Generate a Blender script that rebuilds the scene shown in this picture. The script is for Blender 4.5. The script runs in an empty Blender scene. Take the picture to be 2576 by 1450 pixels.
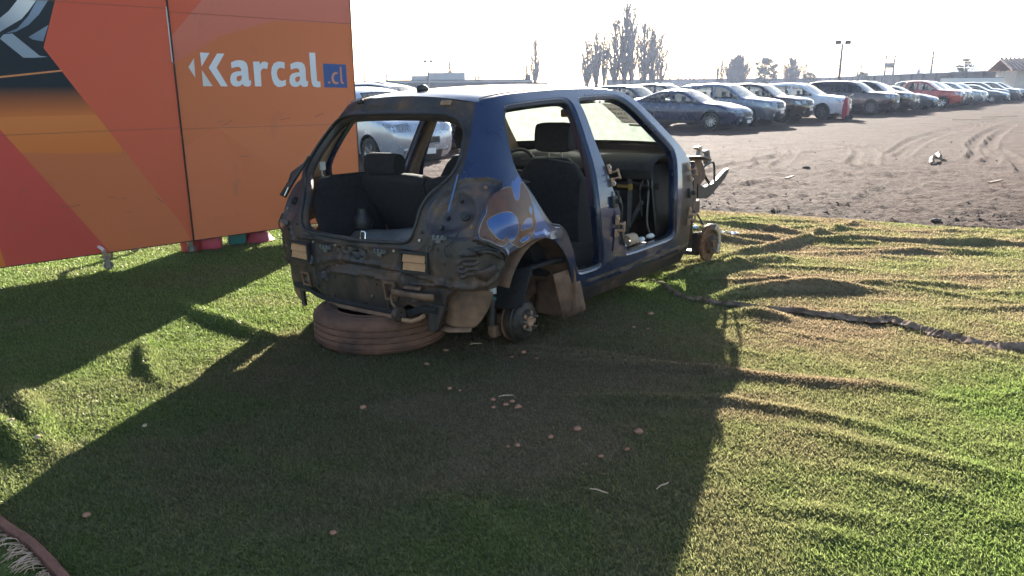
import bpy, bmesh, math, random
import numpy as np
from mathutils import Vector, Matrix, geometry

sc = bpy.context.scene
R = math.radians
random.seed(7)
rng = np.random.default_rng(11)

# ------------------------------------------------------------------ camera
CAM_H = 1.40
FPX, HORY = 1937.0, 212.85            # focal length and horizon, in pixels of a 2576 wide picture
PITCH = math.atan((725 - HORY) / FPX)
cam_d = bpy.data.cameras.new("camera")
cam = bpy.data.objects.new("camera", cam_d)
sc.collection.objects.link(cam)
cam.location = (0, 0, CAM_H)
cam.rotation_mode = 'XYZ'
cam.matrix_world = Matrix.Translation((0, 0, CAM_H)) @ Matrix.Rotation(R(90) - PITCH, 4, 'X') @ Matrix.Rotation(R(-0.28), 4, 'Z')
cam_d.sensor_width = 36.0
cam_d.lens = 36.0 * FPX / 2576
cam_d.clip_start = 0.05
cam_d.clip_end = 20000
sc.camera = cam

# ------------------------------------------------------------------ sky, sun, exposure
SUN_AZ, SUN_EL = R(10.0), R(16.2)     # azimuth from +Y towards +X
world = bpy.data.worlds.new("World")
sc.world = world
world.use_nodes = True
wn = world.node_tree.nodes
wl = world.node_tree.links
wn.clear()
sky = wn.new("ShaderNodeTexSky")
sky.sky_type = 'NISHITA'
sky.sun_disc = False
sky.sun_elevation = SUN_EL
sky.sun_rotation = SUN_AZ
sky.air_density = 1.0
sky.dust_density = 0.7
sky.ozone_density = 1.0
bg = wn.new("ShaderNodeBackground")
bg.inputs[1].default_value = 0.064
wo = wn.new("ShaderNodeOutputWorld")
wl.new(sky.outputs[0], bg.inputs[0])
wl.new(bg.outputs[0], wo.inputs[0])

sun_d = bpy.data.lights.new("sun", 'SUN')
sun_d.energy = 5.0
sun_d.angle = R(0.5)
sun_d.color = (1.0, 0.93, 0.82)
sun = bpy.data.objects.new("sun", sun_d)
sc.collection.objects.link(sun)
sdir = Vector((math.sin(SUN_AZ) * math.cos(SUN_EL), math.cos(SUN_AZ) * math.cos(SUN_EL), math.sin(SUN_EL)))
sun.rotation_euler = sdir.to_track_quat('Z', 'Y').to_euler()
sun.location = sdir * 60

sc.view_settings.view_transform = 'Standard'
sc.view_settings.look = 'None'
sc.view_settings.exposure = 2.35
sc.view_settings.gamma = 1.0
sc.view_settings.use_curve_mapping = False
sc.cycles.max_bounces = 8
sc.cycles.transparent_max_bounces = 16
sc.cycles.use_denoising = True
sc.cycles.sample_clamp_indirect = 6.0

# ------------------------------------------------------------------ helpers
C = sc.collection


def link(o, parent=None):
    C.objects.link(o)
    if parent is not None:
        o.parent = parent
    return o


def tag(o, label=None, cat=None, group=None, kind=None):
    if label: o['label'] = label
    if cat: o['category'] = cat
    if group: o['group'] = group
    if kind: o['kind'] = kind
    return o


def empty(name, loc=(0, 0, 0), rz=0.0, mw=None):
    o = bpy.data.objects.new(name, None)
    o.empty_display_size = 0.1
    link(o)
    if mw is not None:
        o.matrix_world = mw
    else:
        o.location = loc
        o.rotation_euler = (0, 0, rz)
    return o


def mesh_obj(name, V, Fc, mat=None, parent=None, smooth=True, idx=None):
    me = bpy.data.meshes.new(name)
    me.from_pydata([tuple(map(float, v)) for v in V], [], [tuple(map(int, f)) for f in Fc])
    mats = mat if isinstance(mat, (list, tuple)) else [mat]
    for m in mats:
        if m is not None: me.materials.append(m)
    if idx is not None:
        me.polygons.foreach_set('material_index', np.asarray(idx, dtype=np.int32))
    me.polygons.foreach_set('use_smooth', np.full(len(me.polygons), smooth))
    me.update()
    o = bpy.data.objects.new(name, me)
    return link(o, parent)


def big_mesh(name, V, Fc, mat, parent=None, smooth=True):
    """numpy arrays, triangles or quads"""
    V = np.asarray(V, np.float32); Fc = np.asarray(Fc, np.int32)
    k = Fc.shape[1]
    me = bpy.data.meshes.new(name)
    me.vertices.add(len(V)); me.vertices.foreach_set('co', V.ravel())
    me.loops.add(Fc.size); me.loops.foreach_set('vertex_index', Fc.ravel())
    me.polygons.add(len(Fc))
    me.polygons.foreach_set('loop_start', np.arange(0, Fc.size, k, dtype=np.int32))
    me.polygons.foreach_set('use_smooth', np.full(len(Fc), smooth))
    me.update(calc_edges=True)
    me.materials.append(mat)
    o = bpy.data.objects.new(name, me)
    return link(o, parent)


class MB:
    """collects simple solids, then builds one mesh object"""
    def __init__(s): s.v = []; s.f = []

    def add(s, V, Fc):
        n = len(s.v)
        s.v += [tuple(map(float, p)) for p in V]
        s.f += [tuple(n + int(i) for i in f) for f in Fc]
        return s

    def box(s, c, d, rot=None, tap=1.0):
        x, y, z = d[0] / 2, d[1] / 2, d[2] / 2
        P = [Vector((sx * x * (tap if sz > 0 else 1), sy * y * (tap if sz > 0 else 1), sz * z)) for sz in (-1, 1) for sy in (-1, 1) for sx in (-1, 1)]
        if rot is not None: P = [rot @ p for p in P]
        P = [p + Vector(c) for p in P]
        return s.add(P, [(0, 2, 3, 1), (4, 5, 7, 6), (0, 1, 5, 4), (2, 6, 7, 3), (0, 4, 6, 2), (1, 3, 7, 5)])

    def bar(s, a, b, w, h, up=(0, 0, 1)):
        a, b = Vector(a), Vector(b); d = (b - a); L = d.length
        if L < 1e-6: return s
        x = d / L; upv = Vector(up)
        y = upv.cross(x)
        if y.length < 1e-4: y = Vector((1, 0, 0)).cross(x)
        y.normalize(); z = x.cross(y)
        m = Matrix((x, y, z)).transposed()
        return s.box((a + b) / 2, (L, w, h), m)

    def tube(s, path, r, n=8, cap=True):
        P = [Vector(p) for p in path]; m = len(P)
        rr = r if isinstance(r, (list, tuple)) else [r] * m
        base = len(s.v); ref = None
        for i, p in enumerate(P):
            t = (P[min(i + 1, m - 1)] - P[max(i - 1, 0)])
            if t.length < 1e-9: t = Vector((0, 0, 1))
            t.normalize()
            if ref is None:
                ref = Vector((0, 0, 1)) if abs(t.z) < .9 else Vector((1, 0, 0))
            a = t.cross(ref)
            if a.length < 1e-5: a = t.orthogonal()
            a.normalize(); b = t.cross(a); ref = -b if False else ref
            for k in range(n):
                th = 2 * math.pi * k / n
                q = p + (a * math.cos(th) + b * math.sin(th)) * rr[i]
                s.v.append(tuple(q))
        for i in range(m - 1):
            for k in range(n):
                k2 = (k + 1) % n
                s.f.append((base + i * n + k, base + i * n + k2, base + (i + 1) * n + k2, base + (i + 1) * n + k))
        if cap:
            s.f.append(tuple(base + k for k in reversed(range(n))))
            s.f.append(tuple(base + (m - 1) * n + k for k in range(n)))
        return s

    def lathe(s, prof, o=(0, 0, 0), axis='z', n=32, closed=False):
        """prof list of (r, h); axis along x, y or z"""
        base = len(s.v); m = len(prof)
        for r, h in prof:
            for k in range(n):
                th = 2 * math.pi * k / n
                a, b = r * math.cos(th), r * math.sin(th)
                p = {'z': (a, b, h), 'y': (a, h, -b), 'x': (h, a, b)}[axis]
                s.v.append((p[0] + o[0], p[1] + o[1], p[2] + o[2]))
        rows = m if closed else m - 1
        for i in range(rows):
            j = (i + 1) % m
            for k in range(n):
                k2 = (k + 1) % n
                s.f.append((base + i * n + k, base + i * n + k2, base + j * n + k2, base + j * n + k))
        return s

    def prism(s, poly, axis, lo, hi):
        """poly: 2D outline (ccw), extruded along axis; (u,v) of axis 1 = (x,z), axis 0 = (y,z), axis 2 = (x,y)"""
        n = len(poly); base = len(s.v)
        for h in (lo, hi):
            for a, b in poly:
                s.v.append({0: (h, a, b), 1: (a, h, b), 2: (a, b, h)}[axis])
        s.f.append(tuple(base + i for i in range(n)))
        s.f.append(tuple(base + n + i for i in reversed(range(n))))
        for i in range(n):
            j = (i + 1) % n
            s.f.append((base + i, base + n + i, base + n + j, base + j))
        return s

    def grid(s, rows):
        base = len(s.v); m = len(rows[0])
        for r in rows:
            s.v += [tuple(map(float, p)) for p in r]
        for i in range(len(rows) - 1):
            for k in range(m - 1):
                s.f.append((base + i * m + k, base + i * m + k + 1, base + (i + 1) * m + k + 1, base + (i + 1) * m + k))
        return s

    def build(s, name, mat, parent=None, smooth=True, bevel=0.0, solid=0.0, subsurf=0, fixn=True):
        me = bpy.data.meshes.new(name)
        me.from_pydata(s.v, [], s.f)
        if fixn:
            bm = bmesh.new(); bm.from_mesh(me)
            bmesh.ops.recalc_face_normals(bm, faces=bm.faces)
            bm.to_mesh(me); bm.free()
        me.materials.append(mat)
        me.polygons.foreach_set('use_smooth', np.full(len(me.polygons), smooth))
        o = bpy.data.objects.new(name, me)
        link(o, parent)
        if solid:
            md = o.modifiers.new('solid', 'SOLIDIFY'); md.thickness = solid; md.offset = 0
        if bevel:
            md = o.modifiers.new('bevel', 'BEVEL'); md.width = bevel; md.segments = 2; md.limit_method = 'ANGLE'; md.angle_limit = R(40)
        if subsurf:
            md = o.modifiers.new('sub', 'SUBSURF'); md.levels = subsurf; md.render_levels = subsurf
        if smooth and not subsurf:
            try:
                me.set_sharp_from_angle(angle=R(42))
            except Exception:
                pass
        return o


# ---- 2D polygon tools
def inside(poly, P):
    poly = np.asarray(poly, float); P = np.asarray(P, float)
    x, y = P[:, 0], P[:, 1]; res = np.zeros(len(P), bool)
    n = len(poly); j = n - 1
    for i in range(n):
        xi, yi = poly[i]; xj, yj = poly[j]
        if yi != yj:
            c = ((yi > y) != (yj > y)) & (x < (xj - xi) * (y - yi) / (yj - yi) + xi)
            res ^= c
        j = i
    return res


def seg_dist(P, poly, closed=False, arc=False):
    P = np.asarray(P, float); poly = np.asarray(poly, float)
    n = len(poly); best = np.full(len(P), 1e9); al = np.zeros(len(P)); s0 = 0.0
    for i in range(n if closed else n - 1):
        a = poly[i]; b = poly[(i + 1) % n]; d = b - a; L2 = d @ d
        if L2 < 1e-12: continue
        t = np.clip(((P - a) @ d) / L2, 0, 1)
        q = a + t[:, None] * d
        dd = np.hypot(*(P - q).T)
        m = dd < best
        best = np.where(m, dd, best)
        if arc: al = np.where(m, s0 + t * math.sqrt(L2), al)
        s0 += math.sqrt(L2)
    return (best, al) if arc else best


def smooth_poly(pts, k=4, closed=True):
    P = np.asarray(pts, float); n = len(P); out = []
    rng_ = range(n if closed else n - 1)
    for i in rng_:
        if closed:
            p0, p1, p2, p3 = P[i - 1], P[i], P[(i + 1) % n], P[(i + 2) % n]
        else:
            p0, p1, p2, p3 = P[max(i - 1, 0)], P[i], P[i + 1], P[min(i + 2, n - 1)]
        for j in range(k):
            t = j / k
            out.append(.5 * ((2 * p1) + (-p0 + p2) * t + (2 * p0 - 5 * p1 + 4 * p2 - p3) * t * t + (-p0 + 3 * p1 - 3 * p2 + p3) * t ** 3))
    if not closed: out.append(P[-1])
    return np.array(out)


def area2(p):
    p = np.asarray(p, float); q = np.roll(p, -1, 0)
    return float((p[:, 0] * q[:, 1] - q[:, 0] * p[:, 1]).sum() / 2)


def offset_poly(p, d):
    """inset by d (positive shrinks)"""
    p = np.asarray(p, float)
    if area2(p) < 0: p = p[::-1]
    a = np.roll(p, 1, 0); b = np.roll(p, -1, 0)
    t = b - a; t /= np.maximum(np.hypot(*t.T)[:, None], 1e-9)
    nrm = np.stack([-t[:, 1], t[:, 0]], 1)
    return p + nrm * d


def cdt_sheet(outer, holes, lines, pts):
    """triangulate outer minus holes, keeping every line as edges. returns (verts2d, tris)"""
    V = []; E = []
    for loop, closed in [(outer, True)] + [(h, True) for h in holes] + [(l, c) for l, c in lines]:
        b = len(V); n = len(loop)
        V += [Vector((float(p[0]), float(p[1]))) for p in loop]
        E += [(b + i, b + (i + 1) % n) for i in range(n if closed else n - 1)]
    if len(pts):
        ok = inside(outer, pts)
        for h in holes: ok &= ~inside(h, pts)
        V += [Vector((float(p[0]), float(p[1]))) for p in np.asarray(pts)[ok]]
    vo, eo, fo, *_ = geometry.delaunay_2d_cdt(V, E, [], 0, 1e-6)
    vo = np.array([(v.x, v.y) for v in vo]); fo = np.array([f for f in fo if len(f) == 3])
    cen = vo[fo].mean(1)
    ok = inside(outer, cen)
    for h in holes: ok &= ~inside(h, cen)
    fo = fo[ok]
    a = vo[fo]; ar = (a[:, 1, 0] - a[:, 0, 0]) * (a[:, 2, 1] - a[:, 0, 1]) - (a[:, 2, 0] - a[:, 0, 0]) * (a[:, 1, 1] - a[:, 0, 1])
    fo[ar < 0] = fo[ar < 0][:, ::-1]
    used = np.unique(fo); mp = -np.ones(len(vo), int); mp[used] = np.arange(len(used))
    return vo[used], mp[fo]


# ---- numpy noise
def _hash(ix, iy, seed):
    h = (ix.astype(np.int64) * 374761393 + iy.astype(np.int64) * 668265263 + seed * 974634777) & 0x7fffffff
    h = ((h ^ (h >> 13)) * 1274126177) & 0x7fffffff
    return ((h ^ (h >> 16)) & 0xffff) / 65535.0


def vnoise(x, y, seed=0):
    ix = np.floor(x); iy = np.floor(y); fx = x - ix; fy = y - iy
    ux = fx * fx * (3 - 2 * fx); uy = fy * fy * (3 - 2 * fy)
    a = _hash(ix, iy, seed); b = _hash(ix + 1, iy, seed); c = _hash(ix, iy + 1, seed); d = _hash(ix + 1, iy + 1, seed)
    return (a * (1 - ux) + b * ux) * (1 - uy) + (c * (1 - ux) + d * ux) * uy


def fbm(x, y, seed=0, oct=4):
    s = 0; a = .5; t = 0
    for o in range(oct):
        s = s + a * vnoise(x * 2 ** o + 13.7 * o, y * 2 ** o - 7.1 * o, seed + o); t += a; a *= .5
    return s / t


# ------------------------------------------------------------------ materials
def new_mat(name):
    m = bpy.data.materials.new(name); m.use_nodes = True
    nt = m.node_tree
    return m, nt, nt.nodes['Principled BSDF'], nt.nodes['Material Output']


def pmat(name, cols, scale=6.0, rough=.5, metal=0.0, bump=0.0, bscale=60.0, coat=0.0, detail=6.0, stretch=None, rvar=0.0, spec=None, lo=.35, hi=.65, dist=.004):
    """cols: one colour, or a list spread over a noise"""
    m, nt, b, out = new_mat(name)
    N = nt.nodes; L = nt.links
    if not isinstance(cols[0], (tuple, list)): cols = [cols]
    tc = N.new('ShaderNodeTexCoord'); mp = N.new('ShaderNodeMapping')
    L.new(tc.outputs['Object'], mp.inputs[0])
    if stretch: mp.inputs['Scale'].default_value = stretch
    if len(cols) > 1 or rvar:
        nz = N.new('ShaderNodeTexNoise'); nz.inputs['Scale'].default_value = scale; nz.inputs['Detail'].default_value = detail
        nz.inputs['Roughness'].default_value = .62
        L.new(mp.outputs[0], nz.inputs['Vector'])
    if len(cols) > 1:
        cr = N.new('ShaderNodeValToRGB')
        el = cr.color_ramp.elements
        el[0].position = lo; el[0].color = (*cols[0], 1); el[1].position = hi; el[1].color = (*cols[-1], 1)
        for i, c in enumerate(cols[1:-1]):
            e = el.new(lo + (hi - lo) * (i + 1) / (len(cols) - 1)); e.color = (*c, 1)
        L.new(nz.outputs['Fac'], cr.inputs[0]); L.new(cr.outputs[0], b.inputs['Base Color'])
    else:
        b.inputs['Base Color'].default_value = (*cols[0], 1)
    b.inputs['Metallic'].default_value = metal
    b.inputs['Roughness'].default_value = rough
    if rvar:
        mr = N.new('ShaderNodeMapRange'); mr.inputs['From Min'].default_value = .3; mr.inputs['From Max'].default_value = .7
        mr.inputs['To Min'].default_value = max(0, rough - rvar); mr.inputs['To Max'].default_value = min(1, rough + rvar)
        L.new(nz.outputs['Fac'], mr.inputs[0]); L.new(mr.outputs[0], b.inputs['Roughness'])
    if coat: b.inputs['Coat Weight'].default_value = coat; b.inputs['Coat Roughness'].default_value = .06
    if spec is not None: b.inputs['Specular IOR Level'].default_value = spec
    if bump:
        nb = N.new('ShaderNodeTexNoise'); nb.inputs['Scale'].default_value = bscale; nb.inputs['Detail'].default_value = 5
        L.new(mp.outputs[0], nb.inputs['Vector'])
        bp = N.new('ShaderNodeBump'); bp.inputs['Strength'].default_value = bump; bp.inputs['Distance'].default_value = dist
        L.new(nb.outputs['Fac'], bp.inputs['Height']); L.new(bp.outputs[0], b.inputs['Normal'])
    return m


M = {}
M['blue'] = pmat('blue_paint', [(.006, .017, .066), (.011, .027, .088), (.045, .040, .055)], 4.5, .34, .2, coat=.8, rvar=.14, bump=.03, bscale=9, lo=.32, hi=.78)
M['clean_blue_sheen'] = pmat('clean_blue_sheen_paint', [(.018, .065, .25), (.025, .08, .28)], 4, .3, .15, coat=.9, rvar=.05)  # cleaner paint, brightened so its colour carries the quarter's blue reflection
M['flap_tan'] = pmat('tan_vent_rubber', [(.40, .20, .10), (.50, .27, .14)], 14, .75, bump=.1, bscale=60)
M['rear_metal'] = pmat('dusty_dark_metal', [(.013, .013, .019), (.038, .029, .028), (.075, .045, .034), (.22, .115, .065)], 7.5, .50, .05, bump=.22, bscale=60, rvar=.2, lo=.34, hi=.76, detail=10, stretch=(1, 1, .6))
M['pocket'] = pmat('lamp_pocket_metal', [(.028, .028, .042), (.07, .052, .055), (.19, .10, .06)], 7, .5, .15, bump=.2, bscale=30, rvar=.15, lo=.35, hi=.72)
M['primer'] = pmat('brown_primer', [(.15, .052, .026), (.10, .04, .024), (.19, .075, .04)], 9, .42, .1, bump=.1, bscale=30, rvar=.12, coat=.2)
M['pale_edge'] = pmat('sanded_edge', [(.16, .11, .085), (.34, .27, .21)], 30, .5)
M['inner_trim'] = pmat('dusty_beige_trim', [(.13, .095, .075), (.22, .155, .115)], 8, .8, bump=.1, bscale=80)
M['headliner'] = pmat('beige_headliner', [(.34, .26, .19), (.44, .33, .24)], 8, .9, bump=.2, bscale=150)
M['black_cloth'] = pmat('black_seat_cloth', [(.012, .012, .015), (.024, .022, .025)], 40, .92, bump=.35, bscale=260)
M['black_plastic'] = pmat('black_plastic', [(.012, .012, .013), (.03, .028, .027)], 12, .5, bump=.1, bscale=120)
M['grey_plastic'] = pmat('grey_plastic', [(.085, .085, .09), (.15, .145, .14)], 8, .55, bump=.1, bscale=90)
M['brown_metal'] = pmat('dust_covered_metal', [(.06, .037, .027), (.15, .08, .048), (.25, .14, .082)], 8, .78, bump=.4, bscale=40, lo=.3, hi=.7)
M['rust'] = pmat('rusty_iron', [(.07, .032, .018), (.16, .075, .034), (.25, .14, .075)], 26, .72, .2, bump=.3, bscale=90)
M['bare_steel'] = pmat('bare_steel', [(.32, .28, .24), (.5, .45, .40)], 20, .42, .8, bump=.1, bscale=80)
M['tan_metal'] = pmat('dusty_tan_metal', [(.30, .165, .092), (.42, .25, .15)], 14, .6, .1, bump=.15, bscale=60)
M['drum_black'] = pmat('black_iron', [(.018, .017, .018), (.06, .045, .038)], 16, .55, .3, bump=.2, bscale=60)
M['tyre_dusty'] = pmat('dusty_tyre_rubber', [(.042, .025, .020), (.125, .060, .040), (.21, .098, .060)], 5, .9, bump=.5, bscale=55, lo=.3, hi=.72, stretch=(1, 1, 1.6))
M['tyre_black'] = pmat('tyre_rubber', [(.012, .012, .013), (.03, .027, .025)], 20, .85, bump=.2, bscale=80)
M['alloy'] = pmat('alloy_rim', [(.42, .43, .45), (.6, .6, .62)], 10, .32, .85)
M['alloy_dark'] = pmat('dark_rim', [(.05, .05, .055), (.11, .11, .115)], 10, .4, .6)
M['white_metal'] = pmat('white_paint', [(.62, .62, .62), (.76, .75, .73)], 10, .5)
M['plate'] = pmat('licence_plate', [(.7, .7, .7), (.78, .78, .77)], 20, .4)
M['lamp'] = pmat('headlamp_plastic', [(.10, .11, .13), (.50, .53, .58)], 30, .10, .5, coat=1)
M['chrome'] = pmat('chrome_trim', (.75, .76, .78), rough=.14, metal=1)
M['black_gloss'] = pmat('black_gloss', [(.010, .010, .012), (.02, .02, .022)], 8, .2, coat=.5)
M['orange_stone'] = pmat('terracotta_stone', [(.26, .10, .055), (.46, .23, .14)], 30, .9, bump=.5, bscale=120)
M['dirt_clod'] = pmat('dirt_clod', [(.07, .052, .043), (.14, .105, .085)], 30, .95, bump=.5, bscale=90)
M['card'] = pmat('tan_cardboard', [(.42, .29, .19), (.5, .36, .25)], 30, .9)
M['paper_white'] = pmat('white_paper', [(.68, .67, .65), (.78, .77, .75)], 20, .9)


def glass_mat(name, tint, dirt=0.0, gloss_rough=.02, dirtcol=(.75, .78, .70), scale=9, refl=1.0):
    m, nt, b, out = new_mat(name); N = nt.nodes; L = nt.links
    N.remove(b)
    tr = N.new('ShaderNodeBsdfTransparent'); tr.inputs[0].default_value = (*tint, 1)
    gl = N.new('ShaderNodeBsdfGlossy'); gl.inputs['Roughness'].default_value = gloss_rough
    gl.inputs[0].default_value = (refl, refl, refl, 1)
    fr = N.new('ShaderNodeFresnel'); fr.inputs[0].default_value = 1.5
    mx = N.new('ShaderNodeMixShader')
    L.new(fr.outputs[0], mx.inputs[0]); L.new(tr.outputs[0], mx.inputs[1]); L.new(gl.outputs[0], mx.inputs[2])
    last = mx
    if dirt:
        df = N.new('ShaderNodeBsdfDiffuse'); df.inputs[0].default_value = (*dirtcol, 1)
        tl = N.new('ShaderNodeBsdfTranslucent'); tl.inputs[0].default_value = (*dirtcol, 1)
        m2 = N.new('ShaderNodeMixShader'); m2.inputs[0].default_value = .62
        L.new(df.outputs[0], m2.inputs[1]); L.new(tl.outputs[0], m2.inputs[2])
        tc = N.new('ShaderNodeTexCoord')
        nz = N.new('ShaderNodeTexNoise'); nz.inputs['Scale'].default_value = scale; nz.inputs['Detail'].default_value = 8; nz.inputs['Roughness'].default_value = .7
        L.new(tc.outputs['Object'], nz.inputs['Vector'])
        vo = N.new('ShaderNodeTexVoronoi'); vo.feature = 'DISTANCE_TO_EDGE'; vo.inputs['Scale'].default_value = scale * 1.6
        L.new(tc.outputs['Object'], vo.inputs['Vector'])
        mr = N.new('ShaderNodeMapRange'); mr.inputs['From Min'].default_value = .25; mr.inputs['From Max'].default_value = .7
        mr.inputs['To Min'].default_value = dirt * .65; mr.inputs['To Max'].default_value = min(1, dirt * 1.25)
        L.new(nz.outputs['Fac'], mr.inputs[0])
        cr = N.new('ShaderNodeMapRange'); cr.inputs['From Min'].default_value = 0; cr.inputs['From Max'].default_value = .012
        cr.inputs['To Min'].default_value = .25; cr.inputs['To Max'].default_value = 0
        L.new(vo.outputs['Distance'], cr.inputs[0])
        ad = N.new('ShaderNodeMath'); ad.operation = 'ADD'; ad.use_clamp = True
        L.new(mr.outputs[0], ad.inputs[0]); L.new(cr.outputs[0], ad.inputs[1])
        m3 = N.new('ShaderNodeMixShader')
        L.new(ad.outputs[0], m3.inputs[0]); L.new(mx.outputs[0], m3.inputs[1]); L.new(m2.outputs[0], m3.inputs[2])
        last = m3
    L.new(last.outputs[0], out.inputs[0])
    return m


M['glass'] = glass_mat('car_glass', (.55, .60, .62), dirt=.10, dirtcol=(.55, .55, .55), scale=4)
M['glass_dark'] = glass_mat('tinted_glass', (.10, .11, .12))
M['windscreen'] = glass_mat('cracked_dusty_windscreen', (.78, .86, .80), dirt=.90, dirtcol=(.30, .345, .29), scale=14)


def paint(name, col, metal=.4, rough=.32):
    c2 = tuple(min(1, x * 1.25 + .004) for x in col)
    return pmat(name, [col, c2], 2.5, rough * .8, metal, coat=.8, rvar=.06)

# ================================================================== GROUND
def gz(x, y):
    t = np.clip((y - 7) / 19, 0, 1)
    return -.3 * t * t * (3 - 2 * t)


def smooth01(t):
    t = np.clip(t, 0, 1); return t * t * (3 - 2 * t)


# tyre tracks pressed into the dirt lot: (centre line, half width, depth, tread)
TRACKS = [([(4.61, 14.38), (5.05, 15.49), (6.04, 17.52), (6.66, 19.19), (7.2, 21.13)], .13, .035, 0),
          ([(5.03, 14.62), (5.96, 16.77), (6.97, 19.17), (7.53, 21.1)], .13, .035, 0),
          ([(6.49, 14.53), (6.79, 15.38), (7.8, 17.39), (8.87, 19.97), (9.19, 22.04)], .14, .04, 0),
          ([(6.87, 14.78), (7.38, 15.97), (8.62, 18.58), (9.45, 20.94)], .13, .035, 0),
          ([(6.76, 18.29), (6.45, 16.38), (6.33, 14.82)], .09, .03, 0),
          ([(9.82, 16.49), (11.29, 18.82), (12.88, 21.73), (16.21, 26.78), (20.55, 32.63)], .16, .05, 0),
          ([(9.38, 15.21), (10.65, 17.18), (12.65, 20.67), (16.22, 26.15), (20.82, 32.6)], .16, .05, 0),
          ([(3.79, 8.45), (4.53, 9.64), (5.55, 10.99), (7.1, 12.9)], .17, .014, 1),
          ([(4.2, 7.6), (4.38, 8.35), (4.62, 9.23), (4.83, 9.86), (5.0, 10.6)], .17, .014, 1),
          ([(8.92, 18.13), (12.4, 24.07), (16.01, 28.85), (22, 36)], .16, .045, 0),
          ([(8.48, 16.96), (12.06, 22.93), (15.83, 28.15), (22, 35.2)], .16, .045, 0),
          ([(8.8, 13.2), (9.94, 15.17), (11.35, 17.94), (12.24, 19.69)], .14, .04, 0),
          ([(3.2, 12.8), (4.6, 15.4), (6.9, 18.4), (10.2, 21.5)], .14, .032, 0),
          ([(8.0, 10.4), (9.6, 13.0), (12.6, 16.6), (17.0, 20.8)], .16, .018, 0),
          ([(8.6, 10.2), (10.2, 12.8), (13.2, 16.3), (17.6, 20.4)], .16, .018, 0),
          ([(2.6, 10.2), (3.6, 11.4), (5.2, 12.6), (7.4, 13.1)], .12, .02, 1),
          ([(6.2, 8.2), (7.4, 9.9), (8.9, 12.2), (10.4, 14.9)], .16, .018, 1)]


def lot_h(x, y):
    sh = x.shape; x = x.ravel(); y = y.ravel()
    r = np.hypot(x, y)
    fade = 1 / (1 + (r / 26) ** 2)
    h = gz(x, y)
    h = h + (fbm(x * 1.1, y * 1.1, 3, 3) - .5) * .07 * np.clip(fade, .25, 1)
    h = h + (fbm(x * 5.5, y * 7.5, 5, 3) - .5) * .075 * fade
    h = h + (np.abs(fbm(x * 11, y * 16, 9, 2) - .5) - .10) * .075 * fade - .012
    P = np.stack([x, y], 1)
    for line, w, dep, tread in TRACKS:
        ln = smooth_poly(line, 5, False)
        lo = ln.min(0) - .8; hi = ln.max(0) + .8
        m = (x > lo[0]) & (x < hi[0]) & (y > lo[1]) & (y < hi[1])
        if not m.any(): continue
        d, al = seg_dist(P[m], ln, arc=True)
        k = 1 - smooth01((d - w * .8) / (w * .4))
        hh = h[m]
        base = gz(x[m], y[m])
        flat = hh * (1 - .55 * k) + base * .55 * k
        add = -dep * k + dep * .8 * np.exp(-((d - w * 1.35) / (w * .35)) ** 2)
        if tread: add = add + .007 * k * np.sign(np.sin(2 * math.pi * (al + d * .9) / .17))
        h[m] = flat + add
    return h.reshape(sh)


az = np.radians(np.linspace(-50, 54, 620))
rr = []; r_ = 5.2
while r_ < 420:
    rr.append(r_); r_ += max(.035, .00075 * r_ * r_)
rr = np.array(rr)
A, Rr = np.meshgrid(az, rr)
LX, LY = Rr * np.sin(A), Rr * np.cos(A)
LZ = lot_h(LX, LY)
# keep the dirt below the turf carpet
turf_lim = 9.91 - .5017 * LX
LZ = np.where(LY < turf_lim + .06, np.minimum(LZ, -.020 - .1 * np.clip((turf_lim - LY) / .5, 0, 1)), LZ)
nr, nc = A.shape
I = np.arange(nr * nc).reshape(nr, nc)
Fq = np.stack([I[:-1, :-1], I[:-1, 1:], I[1:, 1:], I[1:, :-1]], -1).reshape(-1, 4)[:, ::-1]

m, nt, b, out = new_mat('dry_dirt')
N = nt.nodes; L = nt.links
geo = N.new('ShaderNodeNewGeometry')
n1 = N.new('ShaderNodeTexNoise'); n1.inputs['Scale'].default_value = 1.3; n1.inputs['Detail'].default_value = 9; n1.inputs['Roughness'].default_value = .68
n2 = N.new('ShaderNodeTexNoise'); n2.inputs['Scale'].default_value = 17; n2.inputs['Detail'].default_value = 8; n2.inputs['Roughness'].default_value = .65
n3 = N.new('ShaderNodeTexNoise'); n3.inputs['Scale'].default_value = .12; n3.inputs['Detail'].default_value = 4
for n_ in (n1, n2, n3): L.new(geo.outputs['Position'], n_.inputs['Vector'])
ra = N.new('ShaderNodeValToRGB'); e = ra.color_ramp.elements
e[0].position = .3; e[0].color = (.048, .0300, .0250, 1); e[1].position = .72; e[1].color = (.122, .080, .066, 1)
L.new(n1.outputs['Fac'], ra.inputs[0])
mx = N.new('ShaderNodeMix'); mx.data_type = 'RGBA'; mx.blend_type = 'MULTIPLY'; mx.inputs[0].default_value = .55
r2 = N.new('ShaderNodeValToRGB'); e = r2.color_ramp.elements
e[0].position = .3; e[0].color = (.45, .42, .40, 1); e[1].position = .66; e[1].color = (1.15, 1.12, 1.1, 1)
L.new(n2.outputs['Fac'], r2.inputs[0]); L.new(ra.outputs[0], mx.inputs[6]); L.new(r2.outputs[0], mx.inputs[7])
mx2 = N.new('ShaderNodeMix'); mx2.data_type = 'RGBA'; mx2.blend_type = 'MIX'
r3 = N.new('ShaderNodeMapRange'); r3.inputs['From Min'].default_value = .4; r3.inputs['From Max'].default_value = .65; r3.inputs['To Max'].default_value = .45
L.new(n3.outputs['Fac'], r3.inputs[0]); L.new(r3.outputs[0], mx2.inputs[0]); L.new(mx.outputs[2], mx2.inputs[6]); mx2.inputs[7].default_value = (.078, .057, .046, 1)
L.new(mx2.outputs[2], b.inputs['Base Color'])
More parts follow.
